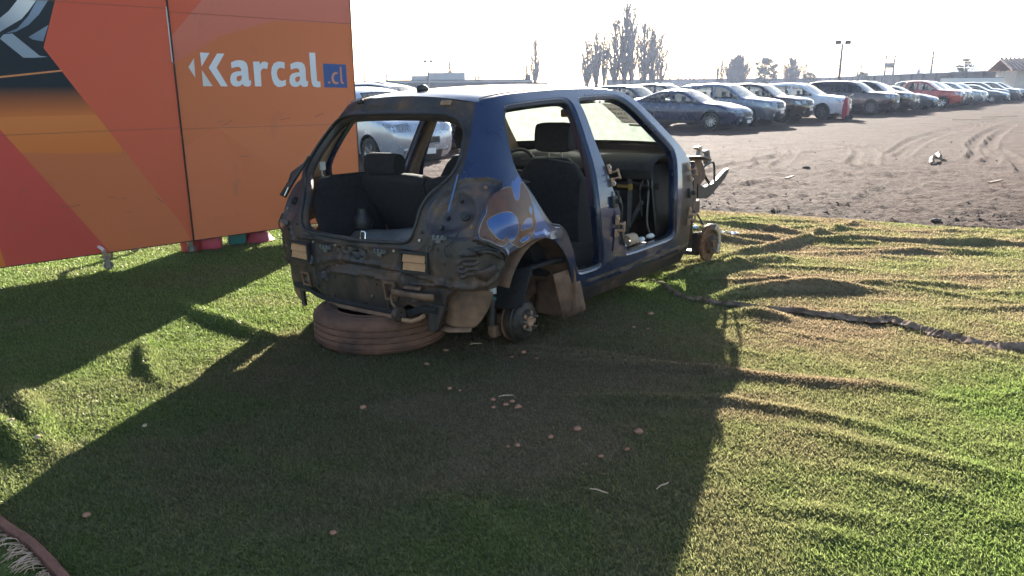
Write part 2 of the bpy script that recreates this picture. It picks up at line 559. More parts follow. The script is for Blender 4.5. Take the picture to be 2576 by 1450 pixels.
b.inputs['Roughness'].default_value = .95; b.inputs['Specular IOR Level'].default_value = .05
bp = N.new('ShaderNodeBump'); bp.inputs['Strength'].default_value = 1.0; bp.inputs['Distance'].default_value = .07
L.new(n2.outputs['Fac'], bp.inputs['Height']); L.new(bp.outputs[0], b.inputs['Normal'])
M['dirt'] = m
lot = big_mesh('dirt_lot', np.stack([LX, LY, LZ], -1).reshape(-1, 3), Fq, M['dirt'])
tag(lot, 'wide lot of dry brown dirt pressed with tyre tracks', 'ground', kind='structure')
g = mesh_obj('ground', [(-1280, -280, -.46), (1280, -280, -.46), (1280, 1380, -.46), (-1280, 1380, -.46)], [(0, 1, 2, 3)], M['dirt'])
tag(g, 'flat dry ground reaching to the horizon', 'ground', kind='structure')

# ------------------------------------------------------------------ turf carpet with folds
RX0, RX1, RY0, RY1, RS = -9.0, 9.5, .4, 14.5, .016
gx = np.arange(RX0, RX1, RS); gy = np.arange(RY0, RY1, RS)
GX, GY = np.meshgrid(gx, gy)
TH_ = (fbm(GX * .8, GY * .8, 21, 3) - .5) * .035 + (fbm(GX * 3.1, GY * 4.6, 25, 3) - .5) * .014 + (fbm(GX * 9, GY * 13, 27, 2) - .5) * .006
DUST_SHADE = np.zeros_like(TH_)


def ridge(line, amp, w, dust=0.0, side=0.0, k=4):
    ln = smooth_poly(line, k, False)
    pad = w * 3 + .02
    lo = ln.min(0) - pad; hi = ln.max(0) + pad
    i0, i1 = np.searchsorted(gx, (lo[0], hi[0])); j0, j1 = np.searchsorted(gy, (lo[1], hi[1]))
    if i1 <= i0 or j1 <= j0: return
    X = GX[j0:j1, i0:i1]; Y = GY[j0:j1, i0:i1]
    d, al = seg_dist(np.stack([X.ravel(), Y.ravel()], 1), ln, arc=True)
    Lt = np.hypot(*np.diff(ln, axis=0).T).sum()
    tp = np.sin(np.clip(al / max(Lt, 1e-6), 0.02, .98) * math.pi) ** .5
    wob = .65 + .7 * vnoise(al * 3.3 + amp * 1e3, al * 0 + w * 99, 5)
    TH_[j0:j1, i0:i1] += (amp * wob * tp * np.exp(-(d / w) ** 2)).reshape(X.shape)
    if dust: DUST_SHADE[j0:j1, i0:i1] += (dust * tp * np.exp(-(d / (w * 1.4)) ** 2)).reshape(X.shape)


ridge([(-2.21, 4.92), (-1.95, 4.66), (-1.78, 4.52), (-1.55, 4.32), (-1.35, 4.13)], .06, .05)
ridge([(-2.10, 4.22), (-2.04, 4.08), (-1.95, 3.9), (-1.85, 3.7), (-1.69, 3.48)], .045, .035)
ridge([(-2.35, 3.42), (-2.25, 3.3), (-2.06, 3.08), (-1.90, 2.86), (-1.77, 2.74)], .05, .05)
ridge([(-2.27, 3.10), (-2.07, 2.93), (-1.82, 2.66)], .04, .04)
ridge([(-.4, 4.08), (.24, 3.91), (.83, 3.69), (1.48, 3.48), (1.9, 3.4)], .035, .05, dust=.9)
ridge([(.24, 3.31), (.92, 3.26), (1.09, 3.2), (1.5, 2.98), (1.71, 2.75)], .024, .04)
ridge([(-1.2, 2.9), (-.8, 2.62), (-.3, 2.4), (.1, 2.1)], .015, .06)
ridge([(1.18, 2.96), (1.55, 2.71), (1.86, 2.52)], .016, .05)
ridge([(.81, 2.37), (1.07, 2.29), (1.3, 2.22)], .012, .05)
ridge([(1.21, 2.62), (1.49, 2.44), (1.62, 2.31)], .012, .05)
ridge([(.85, 2.22), (1.12, 2.11)], .01, .05)
ridge([(1.34, 4.99), (1.69, 5.17), (2.13, 5.26), (2.52, 5.2)], .075, .06)          # long fold in front of the loose edge
ridge([(1.2, 5.62), (1.49, 5.74), (1.85, 5.98), (2.23, 6.15)], .085, .07)           # thick fold beside the seam
ridge([(1.3, 5.78), (1.62, 6.02), (1.91, 6.34), (2.51, 6.74), (3.1, 7.35), (3.69, 8.0)], .06, .045)
ridge([(1.7, 8.0), (1.86, 7.95), (2.43, 7.58), (2.9, 7.0)], .045, .045)
ridge([(1.7, 7.56), (1.85, 7.49), (2.09, 7.07), (2.5, 6.86)], .055, .05)
ridge([(1.65, 7.2), (1.83, 7.08), (2.12, 6.79), (2.36, 6.66)], .05, .04)
ridge([(2.38, 6.84), (3.0, 6.93), (3.49, 6.89), (4.53, 6.68), (5.6, 6.5)], .05, .05)
ridge([(2.4, 6.37), (3.4, 6.4), (4.3, 6.32)], .03, .05)
ridge([(1.3, 4.55), (1.5, 4.62), (1.72, 4.5)], .04, .07)
for i in range(80):
    cx, cy = rng.uniform(1.6, 6.2), rng.uniform(4.6, 8.6)
    an = R(rng.normal(-4, 22)); Ln = rng.uniform(.12, .6)
    p = [(cx + math.cos(an) * Ln * t + .03 * rng.normal(), cy + math.sin(an) * Ln * t + .03 * rng.normal()) for t in (-1, -.4, .3, 1)]
    ridge(p, rng.uniform(.005, .026), rng.uniform(.022, .05))
for i in range(60):
    cx, cy = rng.uniform(.7, 3.4), rng.uniform(1.7, 4.6)
    an = R(rng.normal(-22, 30)); Ln = rng.uniform(.08, .3)
    p = [(cx + math.cos(an) * Ln * t, cy + math.sin(an) * Ln * t + .015 * rng.normal()) for t in (-1, 0, 1)]
    ridge(p, rng.uniform(.003, .010), rng.uniform(.02, .045))
# flatten a little under the shell and where things stand
DUST_SHADE += .98 * smooth01((GX - .9) / 1.0) * smooth01((GY - 3.3) / .9) * (.75 + .5 * (fbm(GX * 1.5, GY * 3, 31, 3) - .5))
DUST_SHADE += 1.0 * np.exp(-(((GX - .1) / 1.45) ** 2 + ((GY - 3.5) / 1.7) ** 2))  # dust patch over the wreck's shadow, strengthened to paint in its brown shade
DUST_SHADE += 1.1 * (fbm(GX * 1.7, GY * 2.2, 41, 4) - .52)
DUST_SHADE = np.clip(DUST_SHADE, 0, 1.4)


def samp(field, x, y):
    fx = np.clip((x - RX0) / RS, 0, len(gx) - 1.01); fy = np.clip((y - RY0) / RS, 0, len(gy) - 1.01)
    i = fx.astype(int); j = fy.astype(int); u = fx - i; v = fy - j
    return (field[j, i] * (1 - u) + field[j, i + 1] * u) * (1 - v) + (field[j + 1, i] * (1 - u) + field[j + 1, i + 1] * u) * v


azt = np.radians(np.linspace(-58, 58, 480))
rmax = np.minimum(9.91 / np.maximum(np.cos(azt) + .5017 * np.sin(azt), .5), 13.5) + .10 * (vnoise(azt * 40, azt * 0, 8) - .5) + .05 * (vnoise(azt * 160, azt * 0, 9) - .5)
tt = np.linspace(0, 1, 460)[:, None]
TR_ = 1.0 * (rmax[None, :] / 1.0) ** tt
TX, TY = TR_ * np.sin(azt)[None, :], TR_ * np.cos(azt)[None, :]
TZ = samp(TH_, TX, TY) + gz(TX, TY) * .6
TZ[-1] -= .03
nr, nc = TX.shape
I = np.arange(nr * nc).reshape(nr, nc)
Fq = np.stack([I[:-1, :-1], I[:-1, 1:], I[1:, 1:], I[1:, :-1]], -1).reshape(-1, 4)[:, ::-1]


def turf_mat(name, blade):
    m, nt, b, out = new_mat(name); N = nt.nodes; L = nt.links
    N.remove(b)
    at = N.new('ShaderNodeAttribute'); at.attribute_name = 'dust'  # dust amount, with the brown laid over the wreck's shadow added in
    ar = N.new('ShaderNodeAttribute'); ar.attribute_name = 'rnd'
    geo = N.new('ShaderNodeNewGeometry')
    nz = N.new('ShaderNodeTexNoise'); nz.inputs['Scale'].default_value = 7; nz.inputs['Detail'].default_value = 5
    L.new(geo.outputs['Position'], nz.inputs['Vector'])
    fresh = N.new('ShaderNodeValToRGB'); e = fresh.color_ramp.elements
    k = 1.0 if blade else .7
    e[0].position = 0; e[0].color = (.075 * k, .115 * k, .026 * k, 1); e[1].position = 1; e[1].color = (.27 * k, .355 * k, .10 * k, 1)
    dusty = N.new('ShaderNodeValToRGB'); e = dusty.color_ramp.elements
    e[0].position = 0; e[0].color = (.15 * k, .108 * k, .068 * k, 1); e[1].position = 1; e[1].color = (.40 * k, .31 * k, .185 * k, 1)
    src = ar.outputs['Fac'] if blade else nz.outputs['Fac']
    L.new(src, fresh.inputs[0]); L.new(src, dusty.inputs[0])
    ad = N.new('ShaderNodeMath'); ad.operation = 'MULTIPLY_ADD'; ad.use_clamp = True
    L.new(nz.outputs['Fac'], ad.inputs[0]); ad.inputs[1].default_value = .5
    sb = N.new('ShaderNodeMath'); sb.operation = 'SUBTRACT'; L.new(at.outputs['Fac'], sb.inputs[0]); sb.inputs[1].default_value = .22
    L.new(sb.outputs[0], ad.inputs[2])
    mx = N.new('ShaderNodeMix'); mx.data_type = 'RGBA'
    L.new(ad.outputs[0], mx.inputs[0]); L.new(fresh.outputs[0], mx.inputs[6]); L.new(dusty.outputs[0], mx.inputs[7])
    df = N.new('ShaderNodeBsdfDiffuse'); L.new(mx.outputs[2], df.inputs[0])
    last = df
    if blade:
        dm = N.new('ShaderNodeMix'); dm.data_type = 'RGBA'; dm.blend_type = 'MULTIPLY'; dm.inputs[0].default_value = 1; dm.inputs[7].default_value = (.5, .5, .5, 1)
        L.new(mx.outputs[2], dm.inputs[6]); L.new(dm.outputs[2], df.inputs[0])
        tl = N.new('ShaderNodeBsdfTranslucent'); L.new(mx.outputs[2], tl.inputs[0])
        ms = N.new('ShaderNodeMixShader'); ms.inputs[0].default_value = .62
        L.new(df.outputs[0], ms.inputs[1]); L.new(tl.outputs[0], ms.inputs[2])
        gl = N.new('ShaderNodeBsdfGlossy'); gl.inputs['Roughness'].default_value = .38; gl.inputs[0].default_value = (.75, .75, .62, 1)
        m2 = N.new('ShaderNodeMixShader'); m2.inputs[0].default_value = .04
        L.new(ms.outputs[0], m2.inputs[1]); L.new(gl.outputs[0], m2.inputs[2]); last = m2
    L.new(last.outputs[0], out.inputs[0])
    return m


M['turf'] = turf_mat('turf_backing', False)
M['blade'] = turf_mat('turf_blades', True)


def set_attr(o, name, arr):
    a = o.data.attributes.new(name, 'FLOAT', 'POINT'); a.data.foreach_set('value', np.asarray(arr, np.float32).ravel())


turf = big_mesh('turf', np.stack([TX, TY, TZ], -1).reshape(-1, 3), Fq, M['turf'])
set_attr(turf, 'dust', samp(DUST_SHADE, TX, TY)); set_attr(turf, 'rnd', rng.random(TX.size))
tag(turf, 'green artificial turf carpet laid in loose wrinkled folds', 'turf', kind='structure')
back = mesh_obj('turf_beyond_view', [(-14, -12, -.03), (14, -12, -.03), (14, 1.2, -.03), (-14, 1.2, -.03)], [(0, 1, 2, 3)], M['turf'])
tag(back, 'green artificial turf carpet continuing behind the viewer', 'turf', kind='structure')

# grass pile: single blades, denser where they show larger
NB = 1500000
a_ = np.radians(rng.uniform(-40, 40, NB))
# radius distribution ~ density(r)*r
rs = np.linspace(1.7, 12.0, 800); dens = np.minimum(42000, 2.6e6 / rs ** 3) + 1500
cdf = np.cumsum(dens * rs); cdf /= cdf[-1]
r0 = np.interp(rng.random(NB), cdf, rs)
bx, by = r0 * np.sin(a_), r0 * np.cos(a_)
keep = (by < 9.82 - .5017 * bx) & (r0 < 12)
edge_l = (by - 2.27) * (.37) + (bx + 1.70) * .28         # beyond the bound edge at the lower left
low = edge_l < -.012
bx, by, r0, low = bx[keep], by[keep], r0[keep], low[keep]
n = len(bx)
bz = samp(TH_, bx, by) + gz(bx, by) * .6 - .002
bd = samp(DUST_SHADE, bx, by)
ln = (.009 + .009 * rng.random(n)) * (1 + .05 * r0) * np.where(bd > .8, .8, 1.0) * np.where(low, .5, 1)
wd = .0020 * (1 + .24 * r0)
ori = rng.uniform(0, 2 * math.pi, n); lean = rng.uniform(.45, 1.5, n); ldir = rng.uniform(0, 2 * math.pi, n) * .75 + 2.2 * (fbm(bx * 4, by * 4, 77, 2))
ox, oy = np.cos(ori) * wd, np.sin(ori) * wd
tx = bx + np.cos(ldir) * np.sin(lean) * ln; ty = by + np.sin(ldir) * np.sin(lean) * ln; tz = bz + np.cos(lean) * ln + .002
P = np.empty((n, 3, 3), np.float32)
P[:, 0] = np.stack([bx - ox, by - oy, bz], 1); P[:, 1] = np.stack([bx + ox, by + oy, bz], 1); P[:, 2] = np.stack([tx, ty, tz], 1)
grass = big_mesh('grass_pile', P.reshape(-1, 3), np.arange(n * 3).reshape(-1, 3), M['blade'], smooth=False)
rv = rng.random(n)
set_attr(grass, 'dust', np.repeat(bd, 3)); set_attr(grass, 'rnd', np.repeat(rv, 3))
tag(grass, 'short green plastic grass pile of the turf carpet', 'grass', kind='stuff')


def turf_z(x, y):
    return float(samp(TH_, np.array([x]), np.array([y]))[0] + gz(np.array([x]), np.array([y]))[0] * .6)


# loose folded carpet edge showing its brown backing
M['backing'] = pmat('carpet_backing', [(.09, .058, .042), (.19, .128, .092), (.29, .205, .15)], 14, .98, spec=.05, bump=.4, bscale=70, lo=.3, hi=.7)
strip = smooth_poly([(.84, 5.42), (1.0, 5.46), (1.08, 5.40), (1.13, 5.11), (1.22, 4.98), (1.32, 4.91), (1.57, 4.76), (1.96, 4.58), (2.18, 4.47), (2.30, 4.50), (2.42, 4.29), (2.50, 4.15), (2.64, 3.99), (2.77, 3.94), (3.1, 3.8), (3.6, 3.7)], 14, False)
rows = []
for i, p in enumerate(strip):
    t = strip[min(i + 1, len(strip) - 1)] - strip[max(i - 1, 0)]; t = t / np.hypot(*t); nn = np.array([t[1], -t[0]])
    if nn[1] > 0: nn = -nn
    s = i / (len(strip) - 1)
    hgt = (.012 + .022 * smooth01((s - .1) / .25) * (.3 + 1.2 * fbm(np.array([s * 37.]), np.array([3.]), 4, 3)[0]))
    wdt = .020 + .042 * smooth01((s - .3) / .3) * (.2 + 1.3 * fbm(np.array([s * 33.]), np.array([9.]), 6, 3)[0])
    z0 = turf_z(p[0], p[1])
    jt = rng.normal(0, .0045, 8)
    prof = [(-.05, -.010), (-.012, hgt * .75), (0, hgt), (.004, hgt * .98), (wdt * .55, hgt * .62), (wdt, hgt * .42), (wdt * 1.02, hgt * .34), (wdt * .7, .012)]
    rows.append([(p[0] + nn[0] * (a + jt[q]), p[1] + nn[1] * (a + jt[q]), z0 + c + jt[7 - q] * .6 * (0 < q < 7)) for q, (a, c) in enumerate(prof)])
mb = MB().grid(rows)
fl = mb.build('carpet_flap', M['backing'], solid=.003, smooth=False)
tag(fl, 'long turned-up edge of the turf carpet showing its brown backing', 'carpet edge')

# bound edge of another mat in the lower left corner, with frayed threads
mat_e = empty('mat_border', (-1.5, 2.12, 0))
tag(mat_e, 'brown bound edge of a mat with pale frayed threads, lower left corner', 'mat edge')
edge = smooth_poly([(-1.95, 2.46), (-1.78, 2.33), (-1.64, 2.225), (-1.52, 2.14), (-1.40, 2.04), (-1.28, 1.93), (-1.15, 1.8)], 4, False)
M['border'] = pmat('brown_binding', [(.14, .055, .038), (.22, .09, .06)], 30, .9, bump=.3, bscale=200)
rows = []
for i, p in enumerate(edge):
    t = edge[min(i + 1, len(edge) - 1)] - edge[max(i - 1, 0)]; t /= np.hypot(*t); nn = np.array([t[1], -t[0]])
    z0 = turf_z(*p)
    rows.append([(p[0] + nn[0] * a + 1.5, p[1] + nn[1] * a - 2.12, z0 + c) for a, c in ((-.018, .004), (-.014, .022), (0, .026), (.008, .022), (.013, .006))])
MB().grid(rows).build('binding', M['border'], mat_e, solid=.003)
M['thread'] = pmat('pale_thread', [(.42, .26, .17), (.6, .42, .3)], 40, .9)
mb = MB()
for i in range(150):
    k = rng.uniform(0, len(edge) - 1.01); a = int(k); p = edge[a] * (1 - k + a) + edge[a + 1] * (k - a)
    cl = math.floor(k * 1.1) * 2.399
    d = np.array([-.6, -.8]) + .45 * np.array([math.cos(cl), math.sin(cl)]) + rng.normal(0, .25, 2); d /= np.hypot(*d)
    Ln = rng.uniform(.02, .075)
    q = p + np.array([-.012, -.016])
    z0 = turf_z(*p) + .012
    pts = [(q[0] + d[0] * Ln * s + .006 * math.sin(s * 6 + i) + 1.5, q[1] + d[1] * Ln * s + .006 * math.cos(s * 5 + i) - 2.12, z0 + .012 * math.sin(s * 3.1)) for s in (0, .35, .7, 1)]
    mb.tube(pts, .0013, 4)
o = mb.build('frayed_threads', M['thread'], mat_e); o['kind'] = 'stuff'

# ================================================================== THE STRIPPED HATCHBACK
YAW, PT_, RL_ = R(36.75), R(-.656), R(-1.49)
_F = Vector((math.sin(YAW), math.cos(YAW), 0)); _L = Vector((-math.cos(YAW), math.sin(YAW), 0)); _Zv = Vector((0, 0, 1))
_eu = math.cos(PT_) * _F + math.sin(PT_) * _Zv
_w0 = -math.sin(PT_) * _F + math.cos(PT_) * _Zv
_ev = math.cos(RL_) * _L + math.sin(RL_) * _w0
_ew = -math.sin(RL_) * _L + math.cos(RL_) * _w0
CARM = Matrix(((_eu.x, _ev.x, _ew.x, -.503), (_eu.y, _ev.y, _ew.y, 4.483), (_eu.z, _ev.z, _ew.z, -.0986), (0, 0, 0, 1)))
wreck = empty('stripped_car', mw=CARM)
tag(wreck, 'stripped blue hatchback shell without doors, tailgate or wheels, brown patch on its flank', 'car')

TV = np.array([[.20, .74], [.30, .785], [.42, .815], [.55, .835], [.70, .8475], [.82, .835], [.95, .80], [1.0, .78], [1.1, .735], [1.25, .665], [1.38, .60], [1.46, .54], [1.55, .47]])
TU = np.array([[.20, -.50], [.35, -.55], [.5, -.57], [.66, -.575], [.78, -.56], [.9, -.515], [1.03, -.445], [1.15, -.37], [1.27, -.28], [1.38, -.20], [1.48, -.14]])


def _pch(T, x):                       # smooth table lookup
    e = .02
    return sum(np.interp(x + d, T[:, 0], T[:, 1]) for d in (-2 * e, -e, 0, e, 2 * e)) / 5


CA, CN = .48, 3.6
_t = np.linspace(0, math.pi / 2, 2001)
_a = np.sin(_t) ** (2 / CN); _b = 1 - np.cos(_t) ** (2 / CN)
_Ls = np.concatenate([[0], np.cumsum(np.hypot(np.diff(_a) * .8, np.diff(_b) * CA))]); LC = _Ls[-1]


def surf(S, w):
    S = np.asarray(S, float); w = np.asarray(w, float)
    V = _pch(TV, w); U = _pch(TU, w); a = np.abs(S)
    v = np.interp(a, _Ls, _a) * V; u = U + np.interp(a, _Ls, _b) * CA + np.maximum(a - LC, 0)
    v = v * (1 - .035 * np.clip((u - 1.3) / .8, 0, 1) ** 2)
    return np.stack([u, -np.sign(S) * v, w], -1)


def surf_n(S, w):
    e = .012
    dS = surf(S + e, w) - surf(S - e, w); dw = surf(S, w + e) - surf(S, w - e)
    n = np.cross(dS, dw); n /= np.maximum(np.linalg.norm(n, axis=-1, keepdims=True), 1e-9)
    return n


# outlines on the unrolled skin: (arc length from the middle of the tail, height); right half, mirrored for the left
ROOF_E = [(.70, 1.395), (.78, 1.415), (.96, 1.437), (1.3, 1.457), (1.6, 1.466), (1.856, 1.468), (2.05, 1.460), (2.17, 1.447), (2.28, 1.413), (2.35, 1.384)]
APIL = [(2.35, 1.384), (2.633, 1.24), (2.931, 1.091), (3.05, 1.01)]
HEAD = [(0, 1.432), (.15, 1.432), (.294, 1.43), (.469, 1.420), (.60, 1.402), (.70, 1.395)]
ARCH = [(1.66, .285), (1.56, .30), (1.544, .353), (1.498, .483), (1.418, .588), (1.32, .661), (1.204, .694), (1.082, .698), (.991, .672), (.93, .655), (.917, .63), (.89, .56), (.865, .507), (.83, .485), (.64, .485)]
LOWR = [(.64, .485), (.60, .45), (.585, .36), (.56, .335), (.47, .335), (.44, .365), (.37, .385), (.335, .365), (.315, .315), (.29, .300), (.15, .298), (0, .30)]
right = [tuple(p) for p in smooth_poly(HEAD, 3, False)] + [tuple(p) for p in smooth_poly(ROOF_E, 3, False)[1:]] + [tuple(p) for p in smooth_poly(APIL, 4, False)[1:]]
right += [(3.117, .964), (3.16, .75), (3.19, .434), (3.205, .30), (3.19, .285), (2.8, .285), (2.4, .285), (2.0, .285)]
right += [tuple(p) for p in smooth_poly(ARCH, 3, False)] + LOWR[1:]
leftb = [(-s, w) for s, w in reversed(right[1:-1])]
outer = np.array(right + leftb)
TG = [(0, .688), (.2, .694), (.336, .702), (.388, .715), (.416, .748), (.434, .807), (.451, .883), (.50, .954), (.585, 1.02), (.632, 1.10), (.645, 1.19), (.637, 1.26), (.60, 1.305), (.54, 1.327), (.465, 1.340), (.25, 1.346), (0, 1.348)]
tg_r = [tuple(p) for p in smooth_poly(TG, 3, False)]
tailgate = np.array(tg_r + [(-s, w) for s, w in reversed(tg_r[1:-1])])
RDOOR = smooth_poly([(.866, 1.35), (.885, 1.383), (1.043, 1.397), (1.25, 1.411), (1.421, 1.417), (1.49, 1.405), (1.535, 1.37), (1.585, 1.295), (1.656, 1.178), (1.726, 1.04), (1.775, .88), (1.824, .669), (1.87, .53), (1.885, .44), (1.85, .405), (1.72, .40), (1.62, .41), (1.575, .46), (1.53, .56), (1.46, .66), (1.38, .72), (1.292, .745), (1.117, .908), (.97, 1.043), (.903, 1.189), (.868, 1.29)], 3)
FDOOR = smooth_poly([(1.60, 1.40), (1.63, 1.422), (1.75, 1.43), (1.999, 1.435), (2.12, 1.422), (2.25, 1.375), (2.52, 1.238), (2.79, 1.095), (2.865, 1.02), (2.875, .91), (2.87, .82), (2.866, .74), (2.885, .62), (2.915, .52), (2.90, .46), (2.82, .43), (2.6, .425), (2.224, .425), (2.17, .45), (2.11, .60), (2.03, .75), (1.929, .902), (1.84, 1.04), (1.74, 1.189), (1.66, 1.31), (1.61, 1.375)], 3)
mir = lambda p: np.asarray(p) * np.array([-1, 1])
holes = [tailgate, RDOOR, FDOOR, mir(RDOOR), mir(FDOOR)]

POCK = smooth_poly([(.64, 1.021), (.693, 1.029), (.791, 1.029), (.851, 1.013), (.868, 1.002), (.861, .97), (.819, .948), (.791, .913), (.763, .859), (.749, .797), (.735, .745), (.66, .735), (.56, .745), (.50, .77), (.478, .83), (.50, .90), (.56, .965)], 3)
POCK2 = smooth_poly([(.63, .985), (.69, .975), (.735, .93), (.745, .87), (.70, .80), (.60, .765), (.52, .775), (.495, .83), (.53, .90), (.585, .95)], 3)
PATCH = smooth_poly([(.79, .916), (.837, .959), (.917, .975), (.949, .924), (.97, .908), (.991, .918), (1.003, .991), (1.04, .965), (1.075, .926), (1.105, .87), (1.13, .80), (1.137, .767), (1.099, .715), (1.03, .69), (.991, .680), (.95, .70), (.928, .715), (.882, .699), (.84, .712), (.80, .735), (.755, .756), (.763, .816), (.787, .867)], 3)
ISL = [smooth_poly(p, 3) for p in (
    [(.787, .826), (.826, .853), (.889, .864), (.942, .851), (.984, .807), (.991, .748), (.955, .712), (.930, .72), (.91, .737), (.886, .724), (.847, .74), (.805, .783)],
    [(1.008, .778), (1.047, .813), (1.10, .81), (1.112, .764), (1.061, .759), (1.012, .756)],
    [(1.072, .862), (1.088, .872), (1.10, .862), (1.105, .837), (1.092, .826), (1.075, .843)],
    [(1.012, .715), (1.061, .729), (1.078, .712), (1.04, .700), (1.005, .700)])]
DARKR = [(0, 1.46), (.70, 1.46), (.685, 1.386), (.678, 1.289), (.676, 1.194), (.657, 1.091), (.64, 1.021), (.693, 1.029), (.791, 1.029), (.851, 1.013), (.868, 1.002), (.861, .97), (.819, .948), (.791, .913), (.763, .859), (.749, .797), (.735, .752), (.80, .728), (.847, .702), (.91, .655), (1.0, .60), (1.0, .2), (0, .2)]
lines = [(POCK, True), (POCK2, True), (mir(POCK), True), (mir(POCK2), True), (PATCH, True), (offset_poly(PATCH, -.004), True)]
for p in ISL: lines += [(p, True), (offset_poly(p, .004), True)]
for w_ in (.318, .345, .364):
    for sg in (-1, 1): lines.append((np.array([(sg * a_, w_) for a_ in np.linspace(1.68, 3.17, 40)]), False))
lines += [(np.array(DARKR[1:7]), False), (mir(DARKR[1:7]), False), (np.array(DARKR[16:20]), False), (mir(DARKR[16:20]), False)]
gs = [np.stack(np.meshgrid(np.arange(-1.25, 1.26, .0125), np.arange(.28, 1.45, .0125)), -1).reshape(-1, 2)]
for sg in (-1, 1):
    gs.append(np.stack(np.meshgrid(sg * np.arange(1.27, 3.2, .035), np.arange(.29, 1.47, .035)), -1).reshape(-1, 2))
gp = np.concatenate(gs); gp = gp + rng.uniform(-.002, .002, gp.shape)
sv, sf = cdt_sheet(outer, holes, lines, gp)


def relief(S, w):
    P = np.stack([S, w], 1); h = np.zeros(len(S)); aS = np.abs(S); Pm = np.stack([aS, w], 1)

    def sink(poly, depth, soft):
        ins = inside(poly, Pm); d = seg_dist(Pm, poly, True)
        return -depth * np.where(ins, smooth01(d / soft), 0)
    h += sink(POCK, .022, .018) + sink(POCK2, .028, .035)

    def rib(line, amp, wd, both=True):
        d = seg_dist(Pm if both else P, line)
        return amp * smooth01((wd * 1.5 - d) / (wd * .75))
    for a, bb in (((.665, .664), (.742, .672)), ((.665, .635), (.748, .648)), ((.665, .607), (.752, .626)), ((.668, .58), (.755, .598)), ((.672, .556), (.759, .572))):
        h += rib([a, bb], .009, .006)
    h += rib([(.64, .507), (.72, .50), (.798, .515), (.861, .556), (.89, .61), (.90, .642)], .012, .012)
    h += rib([(.735, .75), (.847, .702), (.905, .655)], .014, .012)
    h += rib([(-.599, .542), (-.487, .518), (-.312, .534), (-.197, .564), (-.092, .586), (.073, .58), (.227, .577), (.343, .572), (.55, .53), (.62, .50)], .012, .010, False)
    h += rib([(-.288, .483), (-.221, .507), (-.144, .54), (-.064, .55), (.069, .556), (.224, .559), (.339, .548)], -.010, .008, False)
    h += rib([(-.45, .675), (-.2, .672), (.2, .676), (.45, .682), (.49, .74), (.50, .80)], .008, .010, False)
    h += rib([(0, 1.375), (.4, 1.372), (.55, 1.36), (.64, 1.31)], -.010, .012)
    for c, r in (((.094, .634), .024), ((.039, .628), .024), ((.414, .431), .03), ((.24, .475), .028)):
        d = np.hypot(aS - c[0], w - c[1]); h += .010 * np.exp(-((d - r) / .007) ** 2) - .012 * np.exp(-(d / (r * .7)) ** 2)
    # sill pressings and shoulder crease
    h += rib([(1.70, .335), (3.18, .335)], .010, .010) + rib([(1.72, .375), (3.18, .375)], .012, .008)
    h += rib([(1.62, .305), (3.18, .305)], -.006, .008)
    h += rib([(1.0, .685), (1.09, .712), (1.204, .708), (1.33, .675)], .010, .014)
    # dents in the quarter panel
    h += -.012 * np.exp(-(((aS - .93) / .05) ** 2 + ((w - .73) / .03) ** 2)) + .008 * np.exp(-(((aS - .90) / .09) ** 2 + ((w - .80) / .05) ** 2))
    h += (fbm(S * 9, w * 9, 50, 3) - .5) * .0025 * (aS < .95)
    h += rib([(.50, .56), (.505, .66), (.53, .72)], .010, .008) + rib([(.40, .50), (.52, .505), (.60, .52)], .012, .008) + rib([(.33, .40), (.345, .50), (.335, .56)], .010, .008)
    h += rib([(-.27, .33), (-.26, .45), (-.20, .50), (.15, .515), (.22, .50), (.235, .40), (.235, .33)], .009, .008, False)
    return h


S_, W_ = sv[:, 0], sv[:, 1]
co = surf(S_, W_) + surf_n(S_, W_) * relief(S_, W_)[:, None]
cen = sv[sf].mean(1)
cm = np.abs(cen) * np.array([1, 1])
mi = np.zeros(len(sf), int)
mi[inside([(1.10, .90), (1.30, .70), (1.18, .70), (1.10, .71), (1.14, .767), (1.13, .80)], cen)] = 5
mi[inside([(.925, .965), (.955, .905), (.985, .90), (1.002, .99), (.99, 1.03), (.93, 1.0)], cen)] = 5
mi[inside(PATCH, cen)] = 2
pe = inside(offset_poly(PATCH, -.004), cen) & ~inside(PATCH, cen); mi[pe] = 3
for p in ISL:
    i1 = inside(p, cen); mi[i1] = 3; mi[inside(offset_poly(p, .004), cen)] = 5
dk = inside(DARKR, cm); mi[dk] = 1
mi[inside(POCK, cm)] = 4
sl_ = (np.abs(cen[:, 0]) > 1.60) & ((cen[:, 1] < .318) | ((cen[:, 1] > .345) & (cen[:, 1] < .364))); mi[sl_] = 1
mi[(np.abs(cen[:, 0]) > 2.955) & (cen[:, 1] < .96)] = 1
shell = mesh_obj('body_shell', co, sf, [M['blue'], M['rear_metal'], M['primer'], M['pale_edge'], M['pocket'], M['clean_blue_sheen']], wreck, True, mi)
nin = surf_n(S_, W_)
try: shell.data.set_sharp_from_angle(angle=R(32))
except Exception: pass
mesh_obj('inner_skin', co - nin * .022, sf[:, ::-1], M['inner_trim'], wreck, True)
ro = np.concatenate([outer, outer[:1]])
MB().grid([surf(ro[:, 0], ro[:, 1]) + surf_n(ro[:, 0], ro[:, 1]) * relief(ro[:, 0], ro[:, 1])[:, None] - surf_n(ro[:, 0], ro[:, 1]) * d for d in (0, .022)]).build('skin_edge', M['rear_metal'], wreck)


def jamb(loop, name, mat, ins=(.0, .006, .014, .017), dep=(.003, .014, .020, .060)):
    rows = []
    for a, d in zip(ins, dep):
        q = offset_poly(loop, a); c = surf(q[:, 0], q[:, 1]) - surf_n(q[:, 0], q[:, 1]) * d
        c = np.concatenate([c, c[:1]]); rows.append(c)
    return MB().grid(rows).build(name, mat, wreck, solid=.003)


